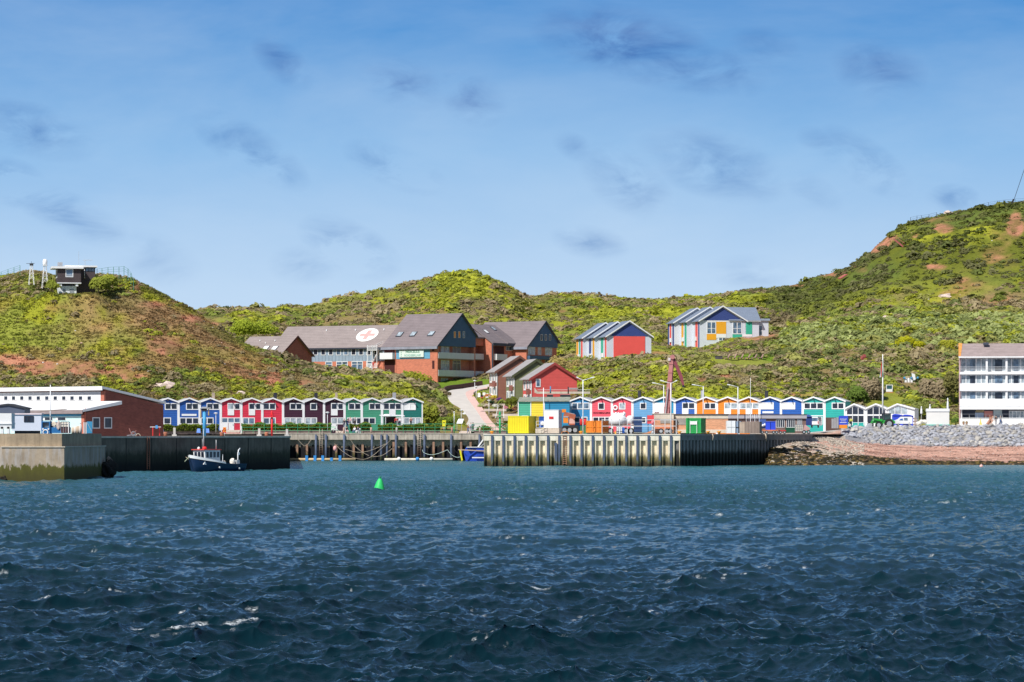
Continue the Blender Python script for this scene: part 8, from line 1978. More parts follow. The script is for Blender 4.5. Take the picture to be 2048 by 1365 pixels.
def blue_ship():
 d = 550.0; f = Frame(927, d, R(0), 0.0); t = f.thing('blue_ship', 'blue hulled ship with a yellow stem, mostly hidden behind the sheet pile quay', 'ship')
 L = 14; SB = mat('ship_blue', (.012, .055, .42), .4, .12, spec=.5)
 xs = [0, .5, 1.2, 2.5, 5, 9, L]
 secs = []
 for x in xs:
  b = 2.2 * min(1, x / 2.6) ** .6 + .1; s = Z(903, d) + (.9 if x >= 1.2 else .0) if x >= .5 else Z(903, d) - .1
  s = 2.55 if x >= .5 else 1.6; xb = x + max(0, 1.2 - x) * .35
  secs.append([(x, -b, s), (xb, -b * .9, .9), (xb, -b * .7, 0), (xb, 0, -.6), (xb, b * .7, 0), (xb, b * .9, .9), (x, b, s)])
 mb, vs, fs = loft(secs); mb.add(vs, fs + [tuple(range(7)), tuple((len(xs) - 1) * 7 + j for j in range(7))], False).build('hull', SB, t)
 MB().box(.6, L, -2.2, 2.2, 2.45, 2.55).build('deck', GREYW, t)
 MB().box(.6, L, -2.38, -2.28, 2.5, 2.62).build('rail', WHITE, t); MB().box(1.6, L, -2.36, -2.28, .55, .75).build('white_band', WHITE, t)
 MB().bar((-.9, -2.3, 2.1), (L, -2.5, 1.35), .18).build('rubbing_strake', mat('strake_tan', (.45, .33, .26), .8), t)
 MB().bar((-.65, -.2, 2.1), (-.25, -.2, .1), .28).build('stem_post', YELLOW, t); MB().bar((2.6, -1, 2.5), (3.6, -1, 3.9), .22).build('davit', WHITE, t); MB().bar((3.0, -.5, 2.5), (4.2, -.5, 3.6), .2).build('davit', WHITE, t)
 MB().box(1.9, 2.6, -2.37, -2.3, 1.85, 2.05).build('name_plate', mat('plate_dark', (.03, .03, .06), .6), t)
blue_ship()
d = 271; t = thing('green_buoy', 'green conical navigation buoy tilted in the open water', 'buoy', (X(758.5, d), d, 0)); t.rotation_euler = (0, R(4), 0)
BG = mat('buoy_green', (.02, .50, .12), .5, .12, dirt=.2, scale=3)
MB().lathe((0, 0, 0), [(.40, -.35), (.50, -.05), (.48, .05), (.40, .35), (.28, .68), (.15, .92), (.10, .97)], 16).build('body', BG, t)
mb = MB()
for k in range(4): a = k * math.pi / 2; mb.bar((.12 * math.cos(a), .12 * math.sin(a), .93), (.10 * math.cos(a), .10 * math.sin(a), 1.18), .035)
mb.build('cage', mat('buoy_dark_green', (.01, .22, .10), .5), t); MB().lathe((0, 0, .95), [(.06, 0), (.07, .15), (.02, .22)], 8).build('lantern', mat('buoy_dark_green', (.01, .22, .10), .5), t)
MB().lathe((0, 0, 0), [(.505, -.06), (.515, -.02), (.505, .02)], 16).build('band', mat('buoy_dark_green', (.01, .22, .10), .5), t)
d = 452; t = thing('pink_buoy', 'small pink mooring buoy floating off the beach', 'buoy', (X(1962.5, d), d, .1)); MB().blob((0, 0, 0), .28, 0, 2, 1).build('ball', mat('pink_ball', (.75, .38, .33), .5), t); MB().ring((0, 0, .32), .06, .02, 8, 4).build('eye', STEEL, t)
# ------------------------------------------------------------------ people
def skinned(name, verts, edges, radii, m, parent, sub=1, root=0):
 me = bpy.data.meshes.new(name); me.from_pydata(verts, edges, []); me.update(); me.materials.append(m)
 o = bpy.data.objects.new(name, me); COL.objects.link(o); o.parent = parent
 o.modifiers.new('skin', 'SKIN')
 if not me.skin_vertices: bpy.context.view_layer.update()
 for i, r in enumerate(radii):
  sv = me.skin_vertices[0].data[i]; sv.radius = (r, r) if not isinstance(r, tuple) else r; sv.use_root = (i == root); sv.use_loose = False
 s = o.modifiers.new('sub', 'SUBSURF'); s.levels = sub; s.render_levels = sub
 for p in me.polygons: p.use_smooth = True
 return o
SKIN = mat('skin_tone', (.55, .33, .24), .6, .05); HAIRM = [mat('dark_hair', (.04, .025, .02), .8), mat('grey_hair', (.40, .38, .36), .8), mat('fair_hair', (.38, .26, .12), .8)]
def person(u, vfoot, d, h, pose, top, bottom, lab, rz=0.0, hair=0, group=None):
 """pose: 'stand','walk','sit'"""
 k = h / 1.75; z = Z(vfoot, d)
 t = thing('person', lab, 'person', (X(u, d), d, z), rz, group)
 if pose == 'sit': hip = .46; dz = hip - .92
 else: hip = .92; dz = 0
 sh = 1.43 + dz; neck = 1.50 + dz; head = 1.63 + dz
 if pose == 'sit':
  legs = [(.10, 0, hip), (.12, -.44, hip + .02), (.13, -.46, .06), (.13, -.60, .03), (-.10, 0, hip), (-.12, -.42, hip + .02), (-.13, -.50, .06), (-.13, -.64, .03)]
  arms = [(.20, 0, sh), (.25, -.12, sh - .27), (.12, -.32, sh - .38), (-.20, 0, sh), (-.25, -.12, sh - .27), (-.12, -.32, sh - .38)]
 elif pose == 'walk':
  legs = [(.09, 0, hip), (.10, -.18, .48), (.10, -.22, .08), (.10, -.36, .03), (-.09, 0, hip), (-.10, .10, .48), (-.10, .34, .12), (-.10, .22, .03)]
  arms = [(.20, 0, sh), (.26, .10, sh - .27), (.24, .04, sh - .52), (-.20, 0, sh), (-.26, -.12, sh - .27), (-.22, -.25, sh - .50)]
 else:
  legs = [(.09, 0, hip), (.10, -.01, .48), (.11, .02, .08), (.12, -.12, .03), (-.09, 0, hip), (-.11, -.02, .48), (-.13, .02, .08), (-.15, -.12, .03)]
  arms = [(.20, 0, sh), (.27, -.02, sh - .27), (.20, -.20, sh - .38), (-.20, 0, sh), (-.26, .02, sh - .28), (-.24, -.06, sh - .54)]
 V = [(0, 0, hip), (0, 0, hip + .25), (0, 0, sh - .05), (0, -.01, neck), (0, -.02, head - .03), (0, -.02, head + .09)]; E = [(0, 1), (1, 2), (2, 3), (3, 4), (4, 5)]; Rr = [.14, .13, .15, .055, .095, .075]
 hand = []
 for s_ in (0, 3):
  o = len(V); V += arms[s_:s_ + 3]; w = Vector(arms[s_ + 2]); e = Vector(arms[s_ + 1]); dv = (w - e).normalized()
  pal = w + dv * .08; V.append(tuple(pal)); E += [(2, o), (o, o + 1), (o + 1, o + 2), (o + 2, o + 3)]; Rr += [.055, .042, .030, .035]
  hand.append((pal, dv))
 for s_ in (0, 4):
  o = len(V); V += legs[s_:s_ + 4]; E += [(0, o), (o, o + 1), (o + 1, o + 2), (o + 2, o + 3)]; Rr += [.085, .06, .042, .04]
 sc = lambda L_: [tuple(c * k for c in p) for p in L_]
 skinned('body', sc(V), E, [r * k for r in Rr], SKIN, t)
 JV = [(0, 0, hip + .02), (0, 0, hip + .27), (0, 0, sh - .04)] + arms; JE = [(0, 1), (1, 2), (2, 3), (3, 4), (4, 5), (2, 6), (6, 7), (7, 8)]
 skinned('jacket', sc(JV), JE, [r * k for r in (.165, .155, .165, .075, .06, .045, .075, .06, .045)], top, t)
 TV = [(0, 0, hip)] + legs[0:3] + legs[4:7]; TE = [(0, 1), (1, 2), (2, 3), (0, 4), (4, 5), (5, 6)]
 skinned('trousers', sc(TV), TE, [r * k for r in (.15, .10, .078, .06, .10, .078, .06)], bottom, t)
 hr = MB().blob((0, .02 * k, (head + .07) * k), .108 * k, .05, 2, hair, (1, 1.05, .95)); hr.build('hair', HAIRM[hair], t)
 for q in (1, -1):
  pass
 sh_ = MB()
 for s_ in (2, 6): a = Vector(legs[s_ + 0]); b = Vector(legs[s_ + 1]); sh_.bar((a.x * k, (a.y + .05) * k, .045 * k), (b.x * k, (b.y - .06) * k, .04 * k), .09 * k, .08 * k)
 sh_.build('shoes', DARKM, t)
 fg = MB()
 for (p, dv) in hand:
  side = dv.cross(Vector((0, 0, 1))).normalized() if abs(dv.z) < .9 else Vector((1, 0, 0)); side = side if side.length > .1 else Vector((1, 0, 0))
  for j, ln in enumerate((.06, .07, .065, .05)):
   b0 = p + side * (j - 1.5) * .02; fg.tube([b0 * k, (b0 + dv * ln) * k, (b0 + dv * ln + Vector((0, -.015, -.02))) * k], [.009 * k, .008 * k, .006 * k], 5)
  fg.tube([(p + side * .035) * k, (p + side * .06 + dv * .03) * k], [.01 * k, .008 * k], 5)
 fg.build('fingers', SKIN, t)
 return t
C_ = lambda n, c: mat('cloth_' + n, c, .85, .15, scale=6)
BK, NVc, GYc, WHc, RDc, JN, PKc = C_('black', (.02, .02, .025)), C_('navy', (.02, .03, .09)), C_('grey', (.25, .25, .27)), C_('white', (.7, .7, .7)), C_('red', (.5, .03, .03)), C_('jeans', (.07, .12, .25)), C_('pink', (.6, .35, .36))
person(688.5, 857, 556.9, 1.75, 'stand', BK, NVc, 'standing person in a black jacket and shorts at the corner of the last plum hut', 0, 0)
person(694.8, 857, 557.2, 1.72, 'stand', NVc, JN, 'standing person in a navy jacket close beside the one in black', .6, 0)
person(700.5, 853, 559.6, 1.7, 'stand', PKc, GYc, 'standing person in a pale pink top behind the hedge of the narrow green hut', 0, 2)
person(710, 853, 559.8, 1.7, 'stand', GYc, BK, 'standing person in a grey top behind the hedge by the green huts', .4, 1)
person(693.5, 866.6, 555.6, 1.72, 'sit', BK, PKc, 'person in black sitting on the quay edge beside the brown post', .5, 0)
person(709.5, 866.6, 555.7, 1.7, 'sit', WHc, JN, 'seated person in a white top beside the one in the deck chair', -.6, 2)
t_ = person(716, 866.6, 555.7, 1.72, 'sit', NVc, WHc, 'person in a navy jacket seated in the white chair on the quay', -.7, 0)
t = thing('white_chair', 'white plastic chair on the quay edge carrying the visitor in navy', 'chair', at(716.8, 555.75, 866.8), -.7); MB().box(-.26, .26, -.22, .24, .36, .41).build('seat', WHITE, t); MB().box(-.26, .26, .22, .27, .41, .95).build('backrest', WHITE, t)
for x in (-.25, .2): MB().box(x, x + .05, -.2, .24, 0, .36).build('leg', WHITE, t)
person(936.5, 867.4, 555.8, 1.65, 'walk', C_('brown', (.22, .10, .07)), JN, 'person in a brown jacket and jeans walking at the foot of the uphill road', -1.2, 2)
person(941.5, 864, 558.0, 1.75, 'stand', C_('palegrey', (.50, .52, .54)), GYc, 'person in a pale grey jacket standing at the foot of the uphill road', .4, 1)
person(946, 864, 559.5, 1.72, 'stand', C_('teal', (.03, .12, .13)), BK, 'person in a dark teal jacket right of the one in pale grey', 0, 0)
person(792, 853, 560.8, 1.72, 'stand', RDc, BK, 'person in a red top before the dark shop stall', .2, 0)
person(800, 853, 560.6, 1.7, 'stand', WHc, NVc, 'person in a white top at the right end of the shop awning', 0, 1)
person(822, 853, 562.5, 1.72, 'stand', C_('rust', (.30, .12, .10)), BK, 'person in a rust coloured top before the dark green hut', 0, 0)
person(632.5, 619, 850, 1.85, 'stand', BK, BK, 'dark clad hiker on the ridge, left one of the pair', 0, 0)
person(645, 620, 850, 1.7, 'stand', C_('brown', (.22, .10, .07)), BK, 'dark clad hiker on the ridge with a brown pack, right one of the pair', 0, 0)
person(1702, 855, 530, 1.75, 'stand', C_('hivis', (.55, .58, .10)), NVc, 'worker in a yellow vest standing right of the blue box trailer', 0, 0)
person(1699, 860, 521.5, 1.7, 'sit', C_('palegrey', (.50, .52, .54)), NVc, 'person in a pale grey top sitting on the stones below the blue trailer', 0, 0)
person(1992, 850.5, 545.5, 1.72, 'stand', BK, GYc, 'dark clad person standing before the hotel terrace', 0, 0)
person(746.5, 737, 699, 1.7, 'stand', RDc, RDc, 'person in red at the foot of the white outside stair', 0, 0)
person(2001, 850.5, 546.5, 1.7, 'walk', GYc, JN, 'person in grey walking before the hotel terrace', 1.2, 1)
# ------------------------------------------------------------------ the uphill road
def make_road():
 pts = []
 n = len(RX)
 for i in range(n - 1):
  for k in range(8):
   s_ = k / 8
   def cr(A):
    p0, p1, p2, p3 = A[max(i - 1, 0)], A[i], A[i + 1], A[min(i + 2, n - 1)]
    return .5 * (2 * p1 + (p2 - p0) * s_ + (2 * p0 - 5 * p1 + 4 * p2 - p3) * s_ ** 2 + (3 * p1 - p0 - 3 * p2 + p3) * s_ ** 3)
   pts.append((cr(RX), cr(RY), cr(RW)))
 pts.append((RX[-1], RY[-1], RW[-1]))
 P = np.array(pts)
 tx = np.gradient(P[:, 0]); ty = np.gradient(P[:, 1]); L = np.hypot(tx, ty); nx, ny = -ty / L, tx / L
 zc = ground_z(P[:, 0], P[:, 1], False)
 for nm, a, b, up, m in (('road', -1.0, .45, .30, mat('road_paving', (.50, .46, .42), .9, .08, scale=.5, dirt=.12)), ('pink_footway', .45, 1.0, .36, mat('pink_paving', (.60, .40, .35), .9, .08, scale=.6, dirt=.1))):
  V = []; Fc = []
  for i in range(len(P)):
   for q in (a, b):
    V.append((P[i, 0] - nx[i] * P[i, 2] * q, P[i, 1] - ny[i] * P[i, 2] * q, zc[i] + up))
  for i in range(len(P)):
   for q in (a, b): V.append((P[i, 0] - nx[i] * P[i, 2] * q, P[i, 1] - ny[i] * P[i, 2] * q, zc[i] - 1.5))
  N = 2 * len(P)
  for i in range(len(P) - 1):
   Fc.append((2 * i, 2 * i + 1, 2 * i + 3, 2 * i + 2)); Fc.append((2 * i, 2 * i + 2, N + 2 * i + 2, N + 2 * i)); Fc.append((2 * i + 1, N + 2 * i + 1, N + 2 * i + 3, 2 * i + 3))
  tag(MB().add(V, Fc).build(nm, m), kind='structure')
 mb = MB()
 k0, k1 = 36, 60
 for i in range(k0, k1):
  e = [(P[j, 0] + nx[j] * (P[j, 2] + .3), P[j, 1] + ny[j] * (P[j, 2] + .3), zc[j]) for j in (i, i + 1)]
  h = 1.0
  mb.bar((e[0][0], e[0][1], e[0][2] + .3), (e[1][0], e[1][1], e[1][2] + .3), .3, h * 2)
 o = mb.build('retaining_wall', mat('dark_brown_wall', (.10, .055, .045), .9, .2)); tag(o, 'dark brown retaining wall round the outer bend of the uphill road', 'wall')
make_road()
# ------------------------------------------------------------------ vegetation
def leaf_proto(seed, nq, shape='bush', size=.30):
 r = np.random.default_rng(seed); V = []; Fq = []; C = []
 for i in range(nq):
  th = r.uniform(0, 2 * np.pi); cz = r.uniform(-.1, 1); 
  rr = (r.uniform(.55, 1.0)) ** .5
  s = math.sqrt(max(0, 1 - min(1, abs(cz)) ** 2))
  p = np.array((math.cos(th) * s * rr, math.sin(th) * s * rr, cz * rr * .8)) * (1 + .25 * math.sin(3 * th + seed) * s)
  nrm = p / (np.linalg.norm(p) + 1e-6) * .9 + np.array((-.15, -.3, .3)) + r.normal(0, .32, 3); nrm /= np.linalg.norm(nrm)
  a = np.cross(nrm, r.normal(0, 1, 3)); a /= np.linalg.norm(a); b = np.cross(nrm, a)
  q = size * r.uniform(.6, 1.3)
  o = len(V); V += [p - a * q - b * q * .6, p + a * q - b * q * .4, p + a * q * .7 + b * q * .6, p - a * q * .8 + b * q * .5]
  Fq.append((o, o + 1, o + 2, o + 3))
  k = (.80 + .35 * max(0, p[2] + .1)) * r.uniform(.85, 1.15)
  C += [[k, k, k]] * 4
 return np.array(V), np.array(Fq), np.array(C)
def tuft_proto(seed, nb):
 r = np.random.default_rng(seed); V = []; Fq = []; C = []
 for i in range(nb):
  x, y = r.uniform(-1, 1, 2); th = r.uniform(0, 2 * np.pi); h = r.uniform(.5, 1.0); w = .35
  dx, dy = math.cos(th) * w, math.sin(th) * w; lx, ly = r.uniform(-.1, .6), r.uniform(.1, .9)
  o = len(V); V += [(x - dx, y - dy, -.2), (x + dx, y + dy, -.2), (x + dx * .3 + lx, y + dy * .3 + ly, h), (x - dx * .3 + lx, y - dy * .3 + ly, h)]
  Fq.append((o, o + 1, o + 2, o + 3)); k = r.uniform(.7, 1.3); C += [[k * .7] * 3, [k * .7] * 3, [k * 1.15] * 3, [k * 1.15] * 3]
 return np.array(V), np.array(Fq), np.array(C)
PB = [leaf_proto(k, 58, size=.26) for k in range(8)] + [tuft_proto(50 + k, 9) for k in range(6)]
AVOID = []
def collect_avoid():
 bpy.context.view_layer.update()
 for o in bpy.data.objects:
  if o.parent is None and o.get('category') in ('clinic', 'house', 'hotel', 'hut', 'building', 'shed', 'stair'):
   M = o.matrix_world.inverted(); xs = []; ys = []
   for c in o.children:
    if c.type != 'MESH' or c.name.split('.')[0] not in ('wall', 'gable_wall', 'annex', 'cross_wing_wall', 'facade', 'upper_storey', 'back_block', 'base', 'landing'): continue
    for b in c.bound_box:
     p = M @ (c.matrix_world @ Vector(b)); xs.append(p.x); ys.append(p.y)
   if xs: AVOID.append((o.location.x, o.location.y, o.rotation_euler.z, min(xs) - .9, max(xs) + .9, min(ys) - 1.2, max(ys) + 1.0))
collect_avoid()
for o in bpy.data.objects:
 if o.parent is None and o.get('category') in ('beach chair', 'terrace', 'lounger', 'sculpture', 'stair', 'boulder', 'box', 'planter', 'wall') and o.location.y > 588:
  c = o.location if o.type == 'EMPTY' else Vector(o.bound_box[0]).lerp(Vector(o.bound_box[6]), .5)
  AVOID.append((c[0], c[1], 0, -1.2, 2.4, -9, 1.5))
def blocked(x, y):
 m = road_dist(x, y) < 1.22
 for (ox, oy, a, x0, x1, y0, y1) in AVOID:
  ca, sa = math.cos(a), math.sin(a); dx, dy = x - ox, y - oy
  lx = dx * ca + dy * sa; ly = -dx * sa + dy * ca
  m |= (lx > x0) & (lx < x1) & (ly > y0) & (ly < y1)
 return m
def dens_bush(u, v, d):
 """share of ground covered by scrub"""
 n = fbm(X(u, d), d, 12, 3, 91)
 k = np.ones_like(u)
 lh = (u < 520) & (d < 672)                      # near hill: mostly turf
 k = np.where(lh, .03 + .35 * smooth(.57, .70, n), k)
 k = np.where(lh & (d < 610), .9, k)             # thick belt at its foot
 k = np.where(lh & (d > 640) & ((u < 110) | ((u > 195) & (u < 275))), .8, k)
 mid = (u >= 520) & (u < 900) & (d < 672); k = np.where(mid, .35 + .6 * smooth(.42, .55, n), k)
 sl = (u > 1180) & (u < 1700) & (d < 672); k = np.where(sl, .55 + .4 * smooth(.42, .6, n), k)
 bk = (d > 700) & (u < 1560); k = np.where(bk, .35 + .65 * smooth(.40, .52, n), k)
 rh = (d > 790) & (u > 1560); k = np.where(rh, .30 + .5 * smooth(.4, .6, n), k)
 law = (u > 860) & (u < 985) & (d > 655) & (d < 706); k = np.where(law, 0, k)
 gar = (u > 940) & (u < 1060) & (d < 640) & (d > 585); k = np.where(gar, .25, k)
 ter = (u > 1428) & (u < 1548) & (d > 640) & (d < 672); k = np.where(ter, .05, k)
 op = (u > 1300) & (u < 1345) & (d > 700) & (d < 760); k = np.where(op, .05, k)
 dirt = (u > 1480) & (u < 1590) & (d > 727) & (d < 757); k = np.where(dirt, .0, k)
 return k
BC = np.array([(.215, .25, .055), (.33, .345, .042), (.30, .245, .14), (.135, .155, .050), (.27, .265, .080), (.25, .20, .11), (.29, .32, .12)])
def veg_colour(u, v, x, y, n):
 a = fbm(x, y, 24, 3, 201); b = fbm(x, y, 8, 3, 203); r = rng.random(n)
 idx = np.zeros(n, int)
 idx = np.where(a > .52, 4, 0); idx = np.where((b > .59) & (r < .75), 1, idx); idx = np.where((b < .47) & (r < .75), 2, idx)
 idx = np.where((a < .40) & (r < .5), 5, idx); idx = np.where(r > .94, 3, idx)
 ym = np.zeros(n)
 for (p, q, ra, rb, s_) in YEL: ym = np.maximum(ym, s_ * np.clip(1.3 - np.sqrt(((u - p) / ra) ** 2 + ((v - q) / rb) ** 2), 0, 1))
 idx = np.where(rng.random(n) < ym * .95, np.where(r > .85, 0, 1), idx)
 th = (u > 1560) & (y > 655) & (y < 765)
 idx = np.where(th & (r < .55), 6, idx); low = (u > 1500) & (y < 665) & (v > 690) & (v < 800); idx = np.where(low & (r < .5), np.where(r < .2, 3, 2), idx)
 c = BC[idx].copy()
 dk = smooth(790, 830, y) * smooth(1480, 1600, u); c = c * (1 - .52 * dk)[:, None]; c = np.where((dk > .4)[:, None], c * .45 + np.array((.125, .145, .045)) * .55, c)  # right hill scrub darkened for the same painted cloud shadow
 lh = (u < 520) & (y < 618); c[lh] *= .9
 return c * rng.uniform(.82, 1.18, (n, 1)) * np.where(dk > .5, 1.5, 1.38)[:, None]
def surf_z(x, y):
 z = ground_z(x, y); k = np.clip((y - 596) / 12, 0, 1) * (1 - road_mask(x, y))
 return z + ((fbm(x, y, 3.2, 3, 61) - .5) * .7 + (fbm(x, y, 1.6, 2, 71) - .5) * .25) * k
def visible(u, d, zt):
 """rough horizon test on the clean surface: keep only what can be seen (with some slack)"""
 v = HV - (zt - EYE) * F / d
 vm = np.full(u.shape, 1e9)
 for q in np.arange(590, 925, 6.0):
  vv = ground_v(u, np.full(u.shape, q)) ; vm = np.where(q < d - 8, np.minimum(vm, vv), vm)
 return v < vm + 16
def make_scrub():
 N = 70000
 d = 590 + (925 - 590) * rng.random(N) ** 1.0; u = rng.uniform(-120, 2250, N)
 x = X(u, d); z = surf_z(x, d); v = HV - (z - EYE) * F / d
 keep = (rng.random(N) < dens_bush(u, v, d)) & ~blocked(x, d) & visible(u, d, z + 1)
 r = np.zeros(N)
 for (p, q, ra, rb, s_) in SOIL: r = np.maximum(r, s_ * np.clip(1.25 - np.sqrt(((u - p) / ra) ** 2 + ((v - q) / rb) ** 2), 0, 1))
 keep &= rng.random(N) > r * 1.3
 u, d, x, z, v = [a[keep] for a in (u, d, x, z, v)]; n = len(u)
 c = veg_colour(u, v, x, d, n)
 big = rng.random(n) ** 2.2
 s_ = .45 + .95 * big + 1.0 * (rng.random(n) < .10)
 s_ = np.where((d > 640) & (d < 672) & (u < 400), .45 + .6 * big, s_); s_ = np.where(d < 618, .5 + .8 * big, s_)
 s_ = np.where((u < 520) & (d < 640) & (d > 618), .35 + .7 * big, s_)
 s_ = np.where(d > 780, s_ * .95, s_)
 near = (d > 700) & (d < 775) & (u > 1150) & (u < 1545); s_ = np.where(near, .4 + .5 * big, s_)
 s_ = np.where((d > 690) & (d < 740) & (u > 480) & (u < 880), np.minimum(s_, .8), s_)
 hz = s_ * rng.uniform(.7, 1.15, n)
 items = [(int(rng.integers(8)), x[i], d[i], z[i] - .2 * hz[i], s_[i] * 1.1, s_[i] * 1.1, hz[i], rng.uniform(0, 6.28), c[i]) for i in range(n)]
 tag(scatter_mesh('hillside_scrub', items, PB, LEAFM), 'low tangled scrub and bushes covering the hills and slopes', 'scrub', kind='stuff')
 N = 60000
 d = rng.uniform(592, 920, N); u = rng.uniform(-100, 2200, N); d = np.where(rng.random(N) < .5, rng.uniform(592, 672, N), d)
 u = np.where(d < 672, np.where(rng.random(N) < .6, rng.uniform(-100, 600, N), u), u)
 x = X(u, d); z = surf_z(x, d); v = HV - (z - EYE) * F / d
 keep = ~blocked(x, d) & visible(u, d, z + .5)
 keep &= ~((u > 860) & (u < 985) & (d > 655) & (d < 706)) & ~((u > 1480) & (u < 1590) & (d > 727) & (d < 757))
 r = np.zeros(N)
 for (p, q, ra, rb, s2) in SOIL: r = np.maximum(r, s2 * np.clip(1.3 - np.sqrt(((u - p) / ra) ** 2 + ((v - q) / rb) ** 2), 0, 1))
 keep &= rng.random(N) > r * .85
 u, d, x, z, v = [a[keep] for a in (u, d, x, z, v)]; n = len(u)
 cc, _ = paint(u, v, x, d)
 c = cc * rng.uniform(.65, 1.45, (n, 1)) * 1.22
 st = rng.random(n) < .12; c[st] = np.array((.27, .22, .10)) * rng.uniform(.7, 1.2, (st.sum(), 1))
 s_ = rng.uniform(.18, .5, n)
 items = [(8 + int(rng.integers(6)), x[i], d[i], z[i] - .05, s_[i], s_[i], s_[i] * rng.uniform(.4, .9), rng.uniform(0, 6.28), c[i]) for i in range(n)]
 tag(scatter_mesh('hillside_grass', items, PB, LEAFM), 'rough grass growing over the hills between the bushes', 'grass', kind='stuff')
 N = 900; u = rng.uniform(-50, 2100, N); d = rng.uniform(600, 900, N); x = X(u, d); z = surf_z(x, d); v = HV - (z - EYE) * F / d
 r = np.zeros(N)
 for (p, q, ra, rb, s2) in SOIL: r = np.maximum(r, s2 * np.clip(1.4 - np.sqrt(((u - p) / ra) ** 2 + ((v - q) / rb) ** 2), 0, 1))
 keep = (rng.random(N) < .08 + r) & ~blocked(x, d); u, d, x, z = [a[keep] for a in (u, d, x, z)]
 items = [(int(rng.integers(6)), x[i], d[i], z[i], .2 + .35 * rng.random() ** 2, .3, .22, rng.uniform(0, 6), ((.50, .33, .26) if rng.random() < .75 else (.6, .56, .52))) for i in range(len(u))]
 tag(scatter_mesh('hillside_stones', items, rp, STONET), 'small loose stones on the bare red patches of the hills', 'stones', kind='stuff')
make_scrub()
def shrub(u, vb, d, r, h, col, lab, seed, cat='shrub', name='shrub', nq=900, trunk=True, size=.28):
 z = Z(vb, d)
 t = thing(name, lab, cat, (X(u, d), d, z))
 V, Fq, C = leafy('crown', r, h, col, nq, seed, size)
 o = scatter_mesh('crown', [(0, 0, 0, 0, 1, 1, 1, 0, (1, 1, 1))], [(V, Fq, C)], LEAFM); o.parent = t
 if trunk:
  rr = random.Random(seed); mb = MB(); mb.tube([(0, 0, -.8), (.05, 0, h * .25), (.1, .05, h * .55)], [.14, .1, .05], 6)
  for k in range(5):
   a = k * 1.3 + rr.random(); mb.tube([(0, 0, h * .15), (math.cos(a) * r * .3, math.sin(a) * r * .3, h * .4), (math.cos(a) * r * .6, math.sin(a) * r * .6, h * .6)], [.07, .05, .03], 5)
  mb.build('trunk', mat('shrub_bark', (.14, .10, .07), .9, .2), t)
LIME = (.29, .34, .035); YGR = (.36, .35, .015); DGR = (.10, .14, .03); OCH = (.34, .26, .10); GRB = (.30, .24, .15)
shrub(197, 580, 637, 2.6, 3.2, (.24, .27, .04), 'green bush covering the right foot of the lookout house', 41, nq=1200)
shrub(212, 574, 641, 3.0, 2.8, (.28, .30, .04), 'yellow green bush right of the lookout house', 42, nq=1200)
shrub(104, 577, 634, 1.9, 1.9, (.22, .25, .035), 'green bush left of the white base of the lookout house', 43, nq=800)
shrub(488, 672, 738, 4.6, 5.0, LIME, 'broad bright lime green shrub behind the left hill, its left half', 1, nq=1700)
shrub(528, 672, 742, 4.2, 4.2, LIME, 'smaller lime green shrub right of the broad lime one, above the small clinic wing', 2, nq=1500)
shrub(836, 776, 668, 3.6, 4.2, (.27, .27, .03), 'yellow green bush in front of the orange brick wall under the name sign', 3, nq=1300)
shrub(812, 766, 676, 2.4, 3.2, (.22, .26, .03), 'leafy green bush at the left end of the brick wall under the sign', 4, nq=800)
shrub(862, 782, 662, 2.8, 2.7, DGR, 'dark green bush at the corner of the main clinic block', 5, nq=900)
shrub(1133, 765, 680, 4.6, 7.2, OCH, 'tall ochre bush hiding the right end of the clinic', 6, nq=2200, size=.25)
shrub(1166, 742, 690, 3.8, 4.6, (.24, .25, .06), 'pale green bush left of the coral fronted house group', 7, nq=1300)
shrub(1192, 742, 700, 3.0, 3.2, YGR, 'yellow green bush below the stepped grey gables', 8, nq=1000)
shrub(1222, 735, 704, 2.6, 2.6, YGR, 'yellow gorse bush at the left foot of the coral panel', 9, nq=900)
shrub(1266, 722, 708, 2.6, 1.9, (.24, .24, .03), 'low green bush under the coral panel', 10, nq=800)
shrub(1022, 811, 610, 1.5, 2.3, (.13, .15, .02), 'round clipped bush between the brown and the green row house', 11, nq=900, size=.16)
shrub(1814, 694, 668, 2.6, 2.8, YGR, 'larger bright yellow green bush on the slope left of the hotel', 12, nq=1100)
shrub(1840, 698, 664, 1.7, 2.0, YGR, 'smaller bright yellow green bush right next to the larger one', 13, nq=700)
shrub(1895, 700, 664, 2.8, 2.6, (.30, .30, .03), 'yellow green bush just left of the hotel roof', 14, nq=1000)
shrub(1715, 806, 598, 3.2, 4.2, (.13, .19, .035), 'fresh green bush behind the first glazed hut', 15, nq=1400)
shrub(1743, 802, 600, 2.8, 5.2, GRB, 'brown twiggy bush left of the flagpole', 16, nq=1500)
shrub(1870, 800, 606, 4.0, 6.0, GRB, 'large brown twiggy bush above the white kiosk', 17, nq=2000)
shrub(1840, 828, 590, 2.2, 3.2, (.20, .22, .06), 'pale green bush beside the last glazed hut', 18, nq=900)
shrub(1906, 796, 600, 2.4, 6.4, (.17, .16, .05), 'tall olive bush against the left edge of the hotel', 19, nq=1400)
shrub(820, 850, 592, 2.6, 5.2, (.22, .25, .04), 'lime green bush right of the last dark green hut, nearest it', 20, nq=1400) if False else None
shrub(858, 850, 588, 2.1, 4.6, (.24, .26, .035), 'lime green bush growing beside the last dark green hut', 21, nq=1300)
shrub(880, 846, 592, 2.3, 4.2, GRB, 'grey brown bush between the dark green hut and the road', 22, nq=1300)
shrub(893, 852, 584, 1.8, 2.3, (.15, .20, .03), 'low green bush at the bottom left of the uphill road', 23, nq=800)
shrub(1911, 849, 552, 1.0, 1.5, (.10, .17, .03), 'small green bush at the left foot of the hotel terrace', 24, nq=500, size=.16)
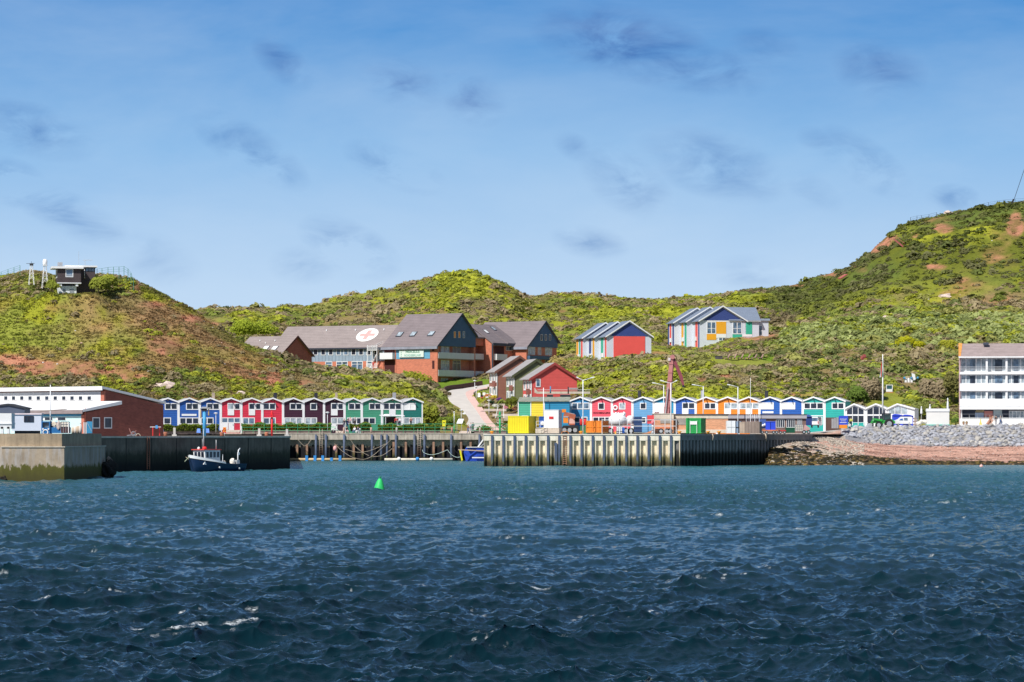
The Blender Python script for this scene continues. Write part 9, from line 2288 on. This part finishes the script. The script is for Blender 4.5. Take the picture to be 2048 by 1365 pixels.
for k, (u, d, w) in enumerate([(968, 560.5, 1.9), (1022, 560.5, 2.0)]):
 shrub(u, 863, d, w, 1.35, (.12, .16, .03), ['dark green hedge bush at the bottom of the road, left one', 'dark green hedge bush in front of the green light post'][k], 30 + k, nq=500, size=.16)
def hedge(u0, u1, d, vt, vb, lab, seed, col=(.15, .21, .025)):
 x0, x1 = X(u0, d), X(u1, d); n = int((x1 - x0) * 95); rr = np.random.default_rng(seed); V = []; Fq = []; C = []
 z0 = Z(vb, d) - 0; h = Z(vt, d) - z0
 for i in range(n):
  px = rr.uniform(0, x1 - x0); py = rr.uniform(-.5, .5); top = h * (.82 + .25 * math.sin(px * 1.7 + seed) * math.sin(px * .6)); pz = top * rr.uniform(.05, 1) ** .6
  if rr.random() < .5: pz = top * rr.uniform(.8, 1.08)
  elif rr.random() < .7: py = -.5
  p = np.array((px, py, pz)); nrm = np.array((0, -.7, .7)) + rr.normal(0, .6, 3); nrm /= np.linalg.norm(nrm)
  a = np.cross(nrm, rr.normal(0, 1, 3)); a /= np.linalg.norm(a); b = np.cross(nrm, a); q = .15 * rr.uniform(.6, 1.3)
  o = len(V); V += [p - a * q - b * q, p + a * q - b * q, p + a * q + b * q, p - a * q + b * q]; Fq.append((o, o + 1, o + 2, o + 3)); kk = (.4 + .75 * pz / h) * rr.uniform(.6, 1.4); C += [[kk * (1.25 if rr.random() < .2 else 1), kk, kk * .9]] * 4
 t = thing('hedge', lab, 'hedge', (x0, d, z0))
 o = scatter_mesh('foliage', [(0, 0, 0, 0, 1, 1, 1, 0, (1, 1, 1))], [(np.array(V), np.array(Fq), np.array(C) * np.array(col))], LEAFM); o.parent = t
 MB().box(.1, x1 - x0 - .1, -.35, .35, -.1, h * .7).build('stems', mat('hedge_core', (.04, .05, .012), .95, .3), t)
hedge(327, 437, 557.0, 849, 862, 'leafy hedge in front of the blue huts', 1)
hedge(484, 662, 558.5, 847, 862, 'long leafy hedge in front of the red and plum huts', 2, (.17, .22, .02))
hedge(700, 742, 558.5, 847, 862, 'short hedge behind the seated visitors by the green huts', 3)
hedge(756, 880, 559, 849, 862, 'leafy hedge with flowers in front of the last green huts', 4)
make_terrain()
